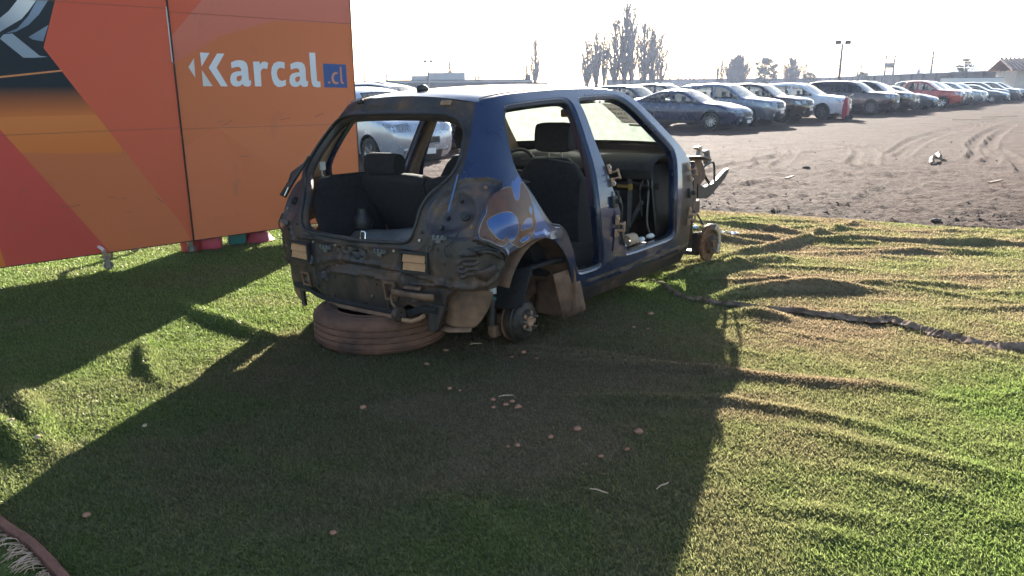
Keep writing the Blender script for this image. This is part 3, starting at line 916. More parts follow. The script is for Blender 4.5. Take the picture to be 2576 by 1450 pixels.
for p in (RDOOR, mir(RDOOR)): jamb(p, 'door_jamb', M['blue'])
for p in (FDOOR, mir(FDOOR)): jamb(p, 'door_jamb', M['blue'])
jamb(tailgate, 'tailgate_flange', M['rear_metal'], (0, .008, .012, .012), (.002, .012, .03, .05))
# rubber seals
for loop, off, dep, nm in ((tailgate, .006, -.006, 'tailgate_seal'), (FDOOR, .016, .022, 'door_seal'), (RDOOR, .016, .022, 'door_seal'), (mir(FDOOR), .016, .022, 'door_seal'), (mir(RDOOR), .016, .022, 'door_seal')):
    q = offset_poly(loop, off); c = surf(q[:, 0], q[:, 1]) - surf_n(q[:, 0], q[:, 1]) * dep
    MB().tube([tuple(x) for x in c] + [tuple(c[0])], .008, 6, cap=False).build(nm, M['black_plastic'], wreck)

# roof skin between the two rails, with the lining below it
rail = smooth_poly(ROOF_E[:-2], 4, False)
RS_ = surf(rail[:, 0], rail[:, 1])


def crown_rows(lift, n=17, dz=0.0, bow0=-.06, bow1=.10, shrink=1.0):
    rows = []
    for k in range(len(RS_)):
        s = k / (len(RS_) - 1); bow = bow0 * (1 - s) ** 3 + bow1 * s ** 3
        u0, v0, w0 = RS_[k]; row = []
        for j in range(n):
            t = -1 + 2 * j / (n - 1)
            q = 1 - abs(t) ** 2.2
            row.append((u0 + bow * (1 - t * t), v0 * t * shrink, w0 + lift * q + dz))
        rows.append(row)
    return rows


MB().grid(crown_rows(.042)).build('roof_panel', M['blue'], wreck)
MB().grid(crown_rows(.030, dz=-.035, bow0=-.03, bow1=.06, shrink=.97)).build('headliner', M['headliner'], wreck, solid=.012)
# pressed channels along both roof rails
for sg in (1, -1):
    p = [(a[0], -sg * abs(a[1]) * .965, a[2] + .010) for a in RS_[2:]]
    MB().tube(p, .0035, 6).build('roof_channel', M['black_plastic'], wreck)
# windscreen from the roof front to the scuttle
ap = smooth_poly([ROOF_E[-3]] + ROOF_E[-2:] + APIL[1:], 4, False)
AS_ = surf(ap[:, 0], ap[:, 1])


def ws_rows(off=0.0, n=17, k0=0, k1=None, t0=-1., t1=1.):
    rows = []; K_ = len(AS_) - 1; k1 = K_ if k1 is None else k1
    for k in range(k0, k1 + 1):
        s = k / K_; u0, v0, w0 = AS_[k]; bow = .10 * (1 - s) + .20 * s
        row = []
        for j in range(n):
            t = t0 + (t1 - t0) * j / (n - 1)
            row.append((u0 + bow * (1 - t * t) - off * .75, v0 * t * .985, w0 + (.042 * (1 - s)) * (1 - abs(t) ** 2.2) - off * .65))
        rows.append(row)
    return rows


wsc = MB().grid(ws_rows()).build('windscreen', M['windscreen'], wreck)
# scuttle lip: dark band along the foot of the glass, torn upwards on the right
sc_rows = ws_rows(.006, n=25, k0=len(AS_) - 5)
MB().grid(sc_rows).build('scuttle_band', M['black_plastic'], wreck, solid=.004)
b_ = ws_rows(.012, n=21)
tornlow = b_[-4][12:21]; up = [.0, .02, .035, .03, .028, .03, .018, .012, .004]
MB().grid([tornlow, [(p[0] - q * .8, p[1], p[2] + q * .9) for p, q in zip(tornlow, up)]]).build('torn_trim', M['black_plastic'], wreck, solid=.003)
b_ = ws_rows(.010, n=21, k0=0, k1=3)
MB().grid(b_).build('header_band', M['black_plastic'], wreck, solid=.004)


def text_mesh(body, name, mat, parent, mw, size, off=0.0, extr=.0006, align='LEFT', box=None, sp=1.0):
    cu = bpy.data.curves.new(name, 'FONT'); cu.body = body; cu.size = 1.0; cu.offset = off; cu.extrude = 0
    cu.align_x = align; cu.space_character = sp
    to = bpy.data.objects.new(name + '_tmp', cu); C.objects.link(to)
    bpy.context.view_layer.update()
    dg = bpy.context.evaluated_depsgraph_get()
    me = bpy.data.meshes.new_from_object(to.evaluated_get(dg))
    C.objects.unlink(to); bpy.data.objects.remove(to)
    n = len(me.vertices); cw = np.empty(n * 3, np.float32); me.vertices.foreach_get('co', cw); cw = cw.reshape(-1, 3)
    if box is not None:           # (x0,y0,x1,y1): fit
        lo, hi = cw.min(0), cw.max(0)
        cw[:, 0] = box[0] + (cw[:, 0] - lo[0]) / (hi[0] - lo[0]) * (box[2] - box[0])
        cw[:, 1] = box[1] + (cw[:, 1] - lo[1]) / (hi[1] - lo[1]) * (box[3] - box[1])
    else:
        cw *= size
    me.vertices.foreach_set('co', cw.ravel()); me.update()
    me.materials.clear(); me.materials.append(mat)
    o = bpy.data.objects.new(name, me); link(o, parent)
    o.matrix_local = mw
    return o


# paper notice taped inside the windscreen, upper right
def wsp(s, t, off=.02):
    K_ = len(AS_) - 1; k = s * K_; i = min(int(k), K_ - 1); f = k - i
    u0, v0, w0 = AS_[i] * (1 - f) + AS_[i + 1] * f; bow = .10 * (1 - s) + .20 * s
    return Vector((u0 + bow * (1 - t * t) - off * .75, v0 * t * .985, w0 + .042 * (1 - s) * (1 - abs(t) ** 2.2) - off * .65))


M['notice'], nt, b, out = new_mat('notice_paper')
_d = nt.nodes.new('ShaderNodeBsdfDiffuse'); _d.inputs[0].default_value = (.45, .42, .42, 1)
_tl = nt.nodes.new('ShaderNodeBsdfTranslucent'); _tl.inputs[0].default_value = (.80, .74, .74, 1)
_mx = nt.nodes.new('ShaderNodeMixShader'); _mx.inputs[0].default_value = .65
nt.links.new(_d.outputs[0], _mx.inputs[1]); nt.links.new(_tl.outputs[0], _mx.inputs[2]); nt.links.new(_mx.outputs[0], out.inputs[0]); nt.nodes.remove(b)
M['ink'] = pmat('black_ink', (.04, .04, .045), rough=.8)
notice = empty('paper_notice', mw=CARM)
tag(notice, 'grey printed paper notice taped inside the cracked windscreen of the stripped car', 'paper')
rows = [[wsp(s, t + (s - .43) * .5, .022) for t in (.41, .48, .55, .62, .69)] for s in (.425, .47, .515, .56, .605)]
MB().grid(rows).build('sheet', M['notice'], notice, solid=.0008)
c0, c1, c2 = wsp(.44, .42, .034), wsp(.44, .69, .034), wsp(.60, .47, .034)
ex = (c1 - c0); Wd = ex.length; ex.normalize(); ey = (c0 - c2); Ht = ey.length; ey = (ey - ex * ey.dot(ex)).normalized(); ez = ex.cross(ey)
for i, tx_ in enumerate(("BEWYOR", "TRAICC", "OBRIZ", "25-46-10")):
    mw = Matrix.Translation(c0 - ey * (Ht * (.24 + .235 * i)) + ex * Wd * (.14 + .03 * i)) @ Matrix((ex, ey, ez)).transposed().to_4x4()
    text_mesh(tx_, 'printed_line', M['ink'], notice, mw, Ht * (.20 if i < 3 else .13), off=.012)
mb = MB(); mb.grid([[wsp(.613, t, .021) for t in (.56, .62, .68, .74, .80)], [wsp(.632, t, .021) for t in (.56, .62, .68, .74, .80)]])
mb.build('tape', M['paper_white'], notice, solid=.0008)
# rear view mirror and its dome lamp bracket
mb = MB().box((1.36, -.125, 1.315), (.03, .10, .055))
mb.build('mirror', pmat('mirror_back', (.20, .07, .05), rough=.4), wreck, bevel=.012)
MB().tube([(1.37, -.12, 1.34), (1.42, -.09, 1.40)], .008).build('mirror_stalk', M['black_plastic'], wreck)
MB().box((1.30, -.30, 1.405), (.05, .06, .035)).build('visor_clip', M['black_plastic'], wreck, bevel=.006)


# ---- floor, tub, seats, dash
def part(mb, name, mat, parent=None, **k): return mb.build(name, mat, parent or wreck, **k)


part(MB().grid([[(u, v, .30 + (.10 if abs(v) < .12 and u > .5 else 0) + (.03 if abs(v) > .7 else 0) + .35 * smooth01((.62 - u) / .3) * (u > -.05) * .55) for v in np.linspace(-.77, .77, 15)] for u in np.linspace(-.1, 2.0, 22)]), 'floor_pan', M['black_cloth'], solid=.02)
# boot tub: floor well and its walls
tub = [(-.545, .34), (-.53, .31), (-.40, .305), (-.1, .31), (.06, .36), (.10, .46)]
part(MB().grid([[(u, v, w + .05 * smooth01((abs(v) - .33) / .12)) for v in np.linspace(-.56, .56, 13)] for u, w in tub]), 'boot_floor', M['black_cloth'], solid=.012)
for sg in (-1, 1):
    rows = []
    for u in np.linspace(-.40, .12, 9):
        rows.append([(u + .10 * smooth01((w - .8) / .2) * (u < -.2), sg * (.455 + .09 * smooth01((w - .62) / .3)), w) for w in np.linspace(.33, .98, 10)])
    part(MB().grid(rows), 'boot_side_trim', M['black_cloth'], solid=.01)
    part(MB().grid([[(u, sg * (.54 + .12 * a), .985 - .02 * a) for a in np.linspace(0, 1, 4)] for u in np.linspace(-.22, .15, 6)]), 'parcel_ledge', M['black_cloth'], solid=.01)


def cushion(prof, v0, v1, name, mat, bulge=.035, nv=9):
    """prof: closed outline in (u, w), lofted across v with pillow-like ends"""
    P = smooth_poly(prof, 3); c = P.mean(0); rows = []
    for v, s in zip(np.linspace(v0, v1, nv), [.90, .975, 1, 1, 1, 1, 1, .975, .90][:nv]):
        q = c + (P - c) * (1 - (1 - s) * 1.0)
        r = [(a, v, b) for a, b in q]; rows.append(r + [r[0]])
    mb = MB().grid(rows)
    n = len(P) + 1
    mb.f.append(tuple(range(n - 1))); mb.f.append(tuple((nv - 1) * n + i for i in reversed(range(n - 1))))
    return part(mb, name, mat)


rs_prof = [(.30, .46), (.40, .50), (.30, .70), (.20, .90), (.15, .97), (.08, .985), (.02, .965), (.03, .90), (.12, .68), (.22, .46)]
cushion(rs_prof, .03, .66, 'rear_seat_back', M['black_cloth'])
cushion(rs_prof, -.64, .02, 'rear_seat_back', M['black_cloth'])
cushion([(.34, .44), (.42, .50), (.70, .53), (.86, .52), (.90, .46), (.86, .38), (.40, .36)], -.64, .64, 'rear_seat_base', M['black_cloth'])
hr_prof = lambda u, w: [(u - .045, w - .005), (u - .05, w + .07), (u - .03, w + .115), (u + .02, w + .12), (u + .055, w + .09), (u + .06, w + .03), (u + .04, w - .01)]
cushion(hr_prof(.07, .985), .26, .52, 'rear_headrest', M['black_cloth'])
for v in (.34, .44): part(MB().tube([(.08, v, .93), (.08, v, 1.02)], .006), 'headrest_post', M['bare_steel'])
for v0 in (-.33, .35):
    s = cushion([(.80, .46), (.92, .44), (1.0, .50), (.97, .70), (.92, .90), (.90, 1.02), (.86, 1.05), (.80, 1.02), (.78, .88), (.77, .65)], v0 - .245, v0 + .245, 'front_seat_back', M['black_cloth'])
    # rounded shoulders
    for vtx in s.data.vertices:
        if vtx.co.z > .75:
            k = abs(vtx.co.y - v0) / .245; vtx.co.z -= .11 * max(0, k - .45) ** 1.4 * 2.2
    cushion([(.92, .42), (.95, .50), (1.2, .54), (1.42, .56), (1.47, .50), (1.42, .42), (1.1, .36)], v0 - .25, v0 + .25, 'front_seat_base', M['black_cloth'])
    cushion([(.86, 1.085), (.845, 1.16), (.86, 1.245), (.90, 1.265), (.95, 1.24), (.955, 1.14), (.93, 1.085)], v0 - .13, v0 + .13, 'front_headrest', M['black_cloth'])
    for dv in (-.05, .05): part(MB().tube([(.90, v0 + dv, .98), (.90, v0 + dv, 1.12)], .006), 'headrest_post', M['bare_steel'])
# seat frame rail ends that catch the light
part(MB().tube([(.80, -.13, 1.035), (.80, -.33, 1.045), (.80, -.52, 1.02)], .005), 'seat_piping', M['grey_plastic'])
# dashboard: padded top, face with openings, column and heater box
rows = []
for v in np.linspace(-.70, .70, 21):
    bow = .16 * (1 - (v / .72) ** 2)
    lump = .025 * math.exp(-((v - .35) / .18) ** 2)
    rows.append([(1.93 + bow, v, .99), (1.78 + bow * .7, v, 1.01 + lump), (1.64 + bow * .4, v, 1.0 + lump), (1.55 + bow * .2, v, .965 + lump * .6), (1.53, v, .92), (1.55, v, .86)])
part(MB().grid(rows), 'dashboard_top', M['black_cloth'], solid=.012)
part(MB().grid([[(1.98 + .10 * (1 - (v / .74) ** 2), v, w) for w in (.32, .55, .80, 1.02)] for v in np.linspace(-.74, .74, 11)]), 'firewall', M['rear_metal'], solid=.01)
part(MB().tube([(1.66, -.70, .80), (1.64, 0, .82), (1.66, .70, .80)], .022, 10), 'dash_beam', M['rear_metal'])
part(MB().box((1.78, -.33, .66), (.30, .34, .26)), 'heater_box', M['black_plastic'], bevel=.03)
part(MB().box((1.66, -.08, .62), (.26, .26, .40)), 'console_frame', M['black_plastic'], bevel=.03)
part(MB().box((1.20, -.02, .45), (.62, .20, .16)), 'tunnel_console', M['black_plastic'], bevel=.03)
for a, b_ in (((1.58, -.20, .90), (1.58, -.20, .45)), ((1.60, -.50, .88), (1.63, -.48, .50)), ((1.60, -.60, .70), (1.70, -.40, .42))):
    part(MB().bar(a, b_, .03, .006, (1, 0, 0)), 'dash_bracket', M['grey_plastic'])
part(MB().box((1.56, -.235, .875), (.012, .09, .045)), 'label_plate', M['tan_metal'], bevel=.003)
part(MB().box((1.58, -.46, .80), (.02, .10, .02)).box((1.57, -.52, .80), (.02, .03, .05)), 'wiring_plug', pmat('mustard_plastic', (.34, .21, .05), rough=.5), bevel=.004)
part(MB().box((1.58, -.36, .70), (.02, .16, .05)), 'duct_cover', M['tan_metal'], bevel=.008)
for k, pts in enumerate(([(1.60, -.62, .88), (1.56, -.60, .78), (1.58, -.61, .60)], [(1.62, -.58, .93), (1.57, -.66, .82), (1.60, -.64, .55), (1.66, -.66, .42)], [(1.6, -.1, .84), (1.55, -.3, .80), (1.56, -.5, .83), (1.6, -.66, .80)], [(1.58, .1, .82), (1.54, -.2, .77), (1.56, -.44, .76)])):
    part(MB().tube([tuple(p) for p in smooth_poly(pts, 5, False)], .007, 6), 'wiring', M['grey_plastic'] if k % 2 else M['black_plastic'])
# steering column and wheel remains on the left
part(MB().tube([(1.75, .36, .78), (1.42, .36, .88)], .028, 10), 'steering_column', M['black_plastic'])
part(MB().tube([(1.40 + .06 * math.sin(a), .36 + .17 * math.cos(a), .89 + .16 * math.sin(a)) for a in np.linspace(0, 2 * math.pi, 33)], .013, 8, cap=False).bar((1.40, .20, .89), (1.40, .52, .89), .03, .02), 'steering_wheel', M['black_plastic'])
# dark carpet edge, kick panel
part(MB().grid([[(1.62 + .05 * k, -.70 + .02 * j, .44 + .17 * j) for j in range(4)] for k in range(8)]), 'kick_panel', M['black_plastic'], solid=.008)

# inner pillar trims
for sg in (-1, 1):
    q = [(S, w) for S, w in ((1.60, 1.36), (1.665, 1.26), (1.73, 1.13), (1.79, 1.0), (1.85, .86), (1.90, .72), (1.93, .58), (1.97, .46))]
    rows = []
    for S, w in q:
        wd = .035 + .06 * smooth01((1.2 - w) / .7)
        rows.append([tuple(surf(sg * (S + a * wd), w) - surf_n(sg * (S + a * wd), w) * d) for a, d in ((-1, .035), (-.75, .075), (0, .088), (.75, .075), (1, .035))])
    part(MB().grid(rows), 'pillar_trim', M['inner_trim'], solid=.004)
    # trim of the rear quarter, seen tan against the light
    rows = []
    for w in np.linspace(.98, 1.36, 9):
        e0 = .66; e1 = np.interp(w, [.98, 1.05, 1.2, 1.38], [.99, .955, .895, .86])
        rows.append([tuple(surf(sg * S, w) - surf_n(sg * S, w) * .032) for S in np.linspace(e0, e1, 6)])
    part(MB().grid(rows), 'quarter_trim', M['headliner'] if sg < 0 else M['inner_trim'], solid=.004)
    # seat belt reel and guide on the rear pillar
    c = surf(sg * .76, 1.09) - surf_n(sg * .76, 1.09) * .085
    part(MB().box(tuple(c), (.04, .02, .05)).tube([tuple(c), tuple(c + np.array([.02, -sg * .03, -.05])), tuple(c + np.array([.06, -sg * .02, -.13]))], .005), 'belt_guide', M['white_metal'] if sg < 0 else M['black_plastic'], bevel=.004)

# ---- rear end fittings
def on(S, w, d=0.0):
    S = np.asarray(float(S)); w = np.asarray(float(w))
    return Vector(tuple(surf(S, w) + surf_n(S, w) * d))


def frame_at(S, w):
    n = Vector(tuple(surf_n(np.asarray(float(S)), np.asarray(float(w))))).normalized()
    x = (on(S + .01, w) - on(S - .01, w)).normalized(); y = n.cross(x).normalized()
    return Matrix((x, y, n)).transposed()


for S, w, wd in ((.432, .618, .145), (-.425, .590, .165)):
    f = frame_at(S, w); o = on(S, w, .008); mb = MB()
    for dx, dy, sx, sy in ((0, .049, wd + .03, .014), (0, -.049, wd + .03, .014), (-wd / 2 - .008, 0, .012, .09), (wd / 2 + .008, 0, .012, .09)):
        mb.box(o + f @ Vector((dx, dy, .006)), (sx, sy, .022), f)
    vn = part(mb, 'air_vent', M['black_plastic'], bevel=.003)
    MB().box(o + f @ Vector((0, 0, -.004)), (wd, .088, .006), f).build('vent_back', M['black_plastic'], vn)
    for k in (.021, -.021):
        ff = f @ Matrix.Rotation(R(-14), 3, 'X')
        MB().box(o + f @ Vector((0, k, .010)), (wd - .006, .039, .003), ff).build('vent_flap', M['flap_tan'], vn, bevel=.001)
for S, w in ((-.193, .636), (.213, .655), (.565, .748), (-.60, .735)):     # bumper clips
    f = frame_at(S, w); o = on(S, w, .01); mb = MB().box(o, (.075, .022, .018), f)
    for k in (-.025, 0, .025): mb.box(o + f @ Vector((k, .006, .012)), (.014, .016, .014), f)
    mb.box(o + f @ Vector((-.005, -.018, 0)), (.03, .016, .01), f)
    part(mb, 'bumper_clip', M['grey_plastic'], bevel=.002)
# striker loop on the boot sill
f = frame_at(.062, .70); o = on(.062, .70, -.02)
part(MB().tube([o + f @ Vector(p) for p in ((-.018, 0, 0), (-.018, .035, .0), (-.012, .042, 0), (.012, .042, 0), (.018, .035, 0), (.018, 0, 0))], .005, 8), 'lock_striker', M['chrome'])
# lamp sockets, studs and grommets in the lamp pocket
for S, w, r, mt in ((.675, .864, .024, 'black_plastic'), (.577, .853, .013, 'black_plastic'), (.483, .913, .008, 'black_plastic'), (-.675, .864, .024, 'black_plastic')):
    f = frame_at(S, w); o = on(S, w, -.040); mb = MB()
    mb.tube([o + f @ Vector((0, 0, -.01)), o + f @ Vector((0, 0, .012))], r, 16); mb.tube([o + f @ Vector((0, 0, .010)), o + f @ Vector((0, 0, .018))], r * .55, 12)
    part(mb, 'grommet', M[mt])
for S, w, d in ((.717, .805, -.02), (-.717, .805, -.02), (.777, .989, -.018)):
    f = frame_at(S, w); o = on(S, w, d); mb = MB()
    mb.lathe([(.009, -.002), (.010, .004), (.007, .009), (.004, .009), (.003, .003)], n=14)
    mb.v = [tuple(o + f @ Vector(p)) for p in mb.v]
    part(mb, 'lamp_nut', M['tan_metal'])
# header fittings: tan lamp plug at the right, hinge stump at the left
f = frame_at(.483, 1.392); o = on(.483, 1.392, .006)
part(MB().box(o, (.062, .026, .012), f).box(o + f @ Vector((-.012, 0, .008)), (.014, .014, .008), f).box(o + f @ Vector((.012, 0, .008)), (.014, .014, .008), f), 'roof_hinge_plate', M['tan_metal'], bevel=.005)
f = frame_at(-.40, 1.40); o = on(-.40, 1.404, .012)
part(MB().box(o, (.05, .02, .02), f).box(o + f @ Vector((.02, .006, .006)), (.02, .015, .02), f), 'tailgate_hinge', M['black_plastic'], bevel=.006)
# gas strut rod at right
part(MB().tube([on(.632, 1.04, .014), on(.60, .87, .012)], .0045, 8), 'strut_rod', pmat('blue_rod', (.10, .17, .32), rough=.3, metal=.6))
part(MB().tube([on(-.60, 1.10, .02), on(-.66, .93, .016)], .009, 8), 'strut_rod', M['black_plastic'])
part(MB().tube([on(-.675, .92, .02), on(-.695, .87, .02)], .006, 8), 'strut_rod', M['chrome'])
# torn sheet metal and lamp remains at the left rear corner
pl = [on(-.70, 1.08, .005), on(-.705, 1.00, .02), on(-.74, .985, .045), on(-.72, .94, .035), on(-.735, .86, .05), on(-.70, .86, .01)]
part(MB().add(pl, [(0, 1, 2), (1, 3, 2), (1, 5, 3), (3, 5, 4), (0, 5, 1)]), 'torn_flange', M['rear_metal'], solid=.004)
# spoiler fin aerial on the roof
part(MB().prism([(-.012, 1.462), (.075, 1.466), (.07, 1.485), (.05, 1.500), (.015, 1.502), (-.010, 1.490)], 1, -.016, .016), 'aerial_base', M['black_plastic'], bevel=.010)
# bumper beam remnant, bracket and towing eye at the right of the tail
part(MB().grid([[on(S, .468 + dw, .05 + .02 * math.sin((S - .3) * 9)) for S in np.linspace(.315, .56, 9)] for dw in (-.014, .0, .014)]), 'bumper_bar', M['brown_metal'], solid=.016)
part(MB().grid([[on(S, .485, .035) for S in np.linspace(.37, .47, 5)], [on(S, .495, .012) for S in np.linspace(.37, .47, 5)]]), 'bar_strap', M['brown_metal'], solid=.006)
f = frame_at(.272, .455); o = on(.272, .455, .012)
mb = MB()
for dx, dy, sx, sy in ((0, .045, .075, .014), (0, -.045, .075, .014), (-.032, 0, .012, .09), (.032, 0, .014, .09)): mb.box(o + f @ Vector((dx, dy, .008)), (sx, sy, .02), f)
part(mb, 'beam_bracket', M['brown_metal'], bevel=.002)
f = frame_at(-.415, .43); o = on(-.415, .43, .008); mb = MB()
for dx, dy, sx, sy in ((0, .036, .075, .012), (0, -.036, .075, .012), (-.032, 0, .012, .07), (.032, 0, .012, .07)): mb.box(o + f @ Vector((dx, dy, .004)), (sx, sy, .012), f)
part(mb, 'beam_bracket', M['brown_metal'], bevel=.002)
part(MB().tube([on(.285, .44, .03), on(.30, .40, .045), on(.33, .375, .05)], .007), 'hanger_wire', M['brown_metal'])
mb = MB().lathe([(.016, -.016), (.038, -.016), (.042, 0), (.038, .016), (.016, .016)], n=20, axis='y', closed=True)
o = on(.345, .352, .055); mb.v = [tuple(Vector(p) + o) for p in mb.v]
part(mb, 'rubber_hanger', M['rear_metal'])
part(MB().tube([o + Vector((.01, -.01, -.03)), o + Vector((.03, -.06, -.035)), o + Vector((.05, -.10, -.02)), o + Vector((.05, -.13, .0))], .012, 8), 'hanger_hook', M['tan_metal'])
# lower valance lip, left and right arch liners hanging down
part(MB().grid([[on(S, w_, d_) for S in np.linspace(-.29, .27, 12)] for w_, d_ in ((.31, .004), (.292, .012), (.288, .002))]), 'valance_lip', M['brown_metal'], solid=.004)
part(MB().box(on(.255, .29, .006), (.03, .05, .012), frame_at(.255, .29)), 'jacking_tab', M['brown_metal'])
part(MB().box(on(-.25, .288, .004), (.02, .04, .01), frame_at(-.25, .288)), 'jacking_tab', M['brown_metal'])
fr = [(-.44, -.555, .485), (-.46, -.53, .38), (-.455, -.525, .275), (-.40, -.70, .265), (-.36, -.76, .36), (-.33, -.80, .485)]
ctr = [(-.40, -.60, .49), (-.43, -.60, .38), (-.44, -.60, .27)]
rows = [[fr[0], (-.46, -.63, .485), (-.41, -.73, .485), fr[5]], [fr[1], (-.465, -.62, .38), (-.42, -.70, .37), fr[4]], [fr[2], (-.455, -.58, .262), (-.43, -.65, .258), fr[3]]]
part(MB().grid(rows), 'arch_liner_end', M['brown_metal'], solid=.006, subsurf=1)
part(MB().grid([[(-.47, -.53, .285), (-.465, -.60, .275), (-.42, -.69, .28)], [(-.50, -.53, .262), (-.49, -.60, .255), (-.44, -.70, .262)]]), 'liner_lip', M['brown_metal'], solid=.005)
part(MB().prism([(-.60, .40), (-.50, .40), (-.485, .26), (-.53, .255), (-.555, .27)], 0, -.53, -.50), 'rail_end', M['rear_metal'], bevel=.004)
rows = [[(-.46, .56, .46), (-.44, .70, .45), (-.36, .83, .44)], [(-.45, .60, .36), (-.43, .72, .35), (-.35, .835, .34)], [(-.44, .62, .27), (-.42, .72, .255), (-.35, .82, .27)], [(-.43, .615, .225), (-.41, .68, .225), (-.38, .735, .235)]]
part(MB().grid(rows), 'arch_liner_end', M['brown_metal'], solid=.006, subsurf=1)
part(MB().bar((-.44, .625, .36), (-.44, .612, .215), .02, .03), 'liner_bracket', M['black_plastic'], bevel=.003)

# bolts, holes and loose leads over the tail
for S, w in ((-.55, .70), (-.52, .66), (-.30, .655), (-.12, .655), (.30, .665), (.55, .69), (.585, .62), (-.60, .60), (-.10, .43), (.12, .40), (-.20, .36), (.16, .47), (.62, .545), (.70, .53), (-.62, .50), (.46, .77), (.455, .73), (-.455, .74)):
    f = frame_at(S, w); o = on(S, w, .002)
    part(MB().tube([o, o + f @ Vector((0, 0, .007))], .0075, 6), 'bolt', M['bare_steel'] if (S * 100) % 3 < 1 else M['rear_metal'])
for S, w, r_ in ((.05, .345, .010), (-.16, .47, .008), (.56, .80, .014), (.655, .93, .012), (.62, .66, .010), (-.335, .44, .012), (-.56, .63, .012), (.43, .535, .010)):
    f = frame_at(S, w); o = on(S, w, -.004)
    part(MB().tube([o + f @ Vector((0, 0, -.02)), o + f @ Vector((0, 0, .0075))], r_, 12), 'drain_hole', M['black_plastic'])
for pts_ in ([(.66, .78, .01), (.64, .74, .03), (.60, .70, .035), (.61, .66, .02)], [(.70, .70, .01), (.74, .69, .03), (.79, .70, .03), (.84, .68, .02)], [(.27, .41, .02), (.26, .36, .03), (.29, .32, .03)], [(-.62, .78, .02), (-.64, .72, .03), (-.60, .68, .02)], [(.80, .715, .012), (.84, .69, .03), (.88, .66, .02), (.89, .62, .012)]):
    part(MB().tube([tuple(p) for p in smooth_poly([on(*q) for q in pts_], 5, False)], .0045, 6), 'loose_lead', M['black_plastic'])
# jagged bracket left of the broken lamp corner
for S0, w0, pts_ in ((.80, .66, [(-.08, .05), (0, .045), (.06, .02), (.085, -.03), (.06, -.02), (.02, .01), (-.03, .015), (-.05, .0), (-.07, .02)]), (.78, .56, [(-.06, .03), (.0, .035), (.05, .06), (.075, .02), (.04, -.01), (.01, -.03), (-.03, -.01)])):
    f = frame_at(S0, w0); o = on(S0, w0, .012)
    V_ = [o + f @ Vector((a, b_, .006 * math.sin(a * 60))) for a, b_ in pts_]; c_ = o + f @ Vector((-.01, .02, .004))
    part(MB().add(V_ + [c_], [(i, (i + 1) % len(V_), len(V_)) for i in range(len(V_))]), 'torn_bracket', M['rear_metal'], solid=.003)

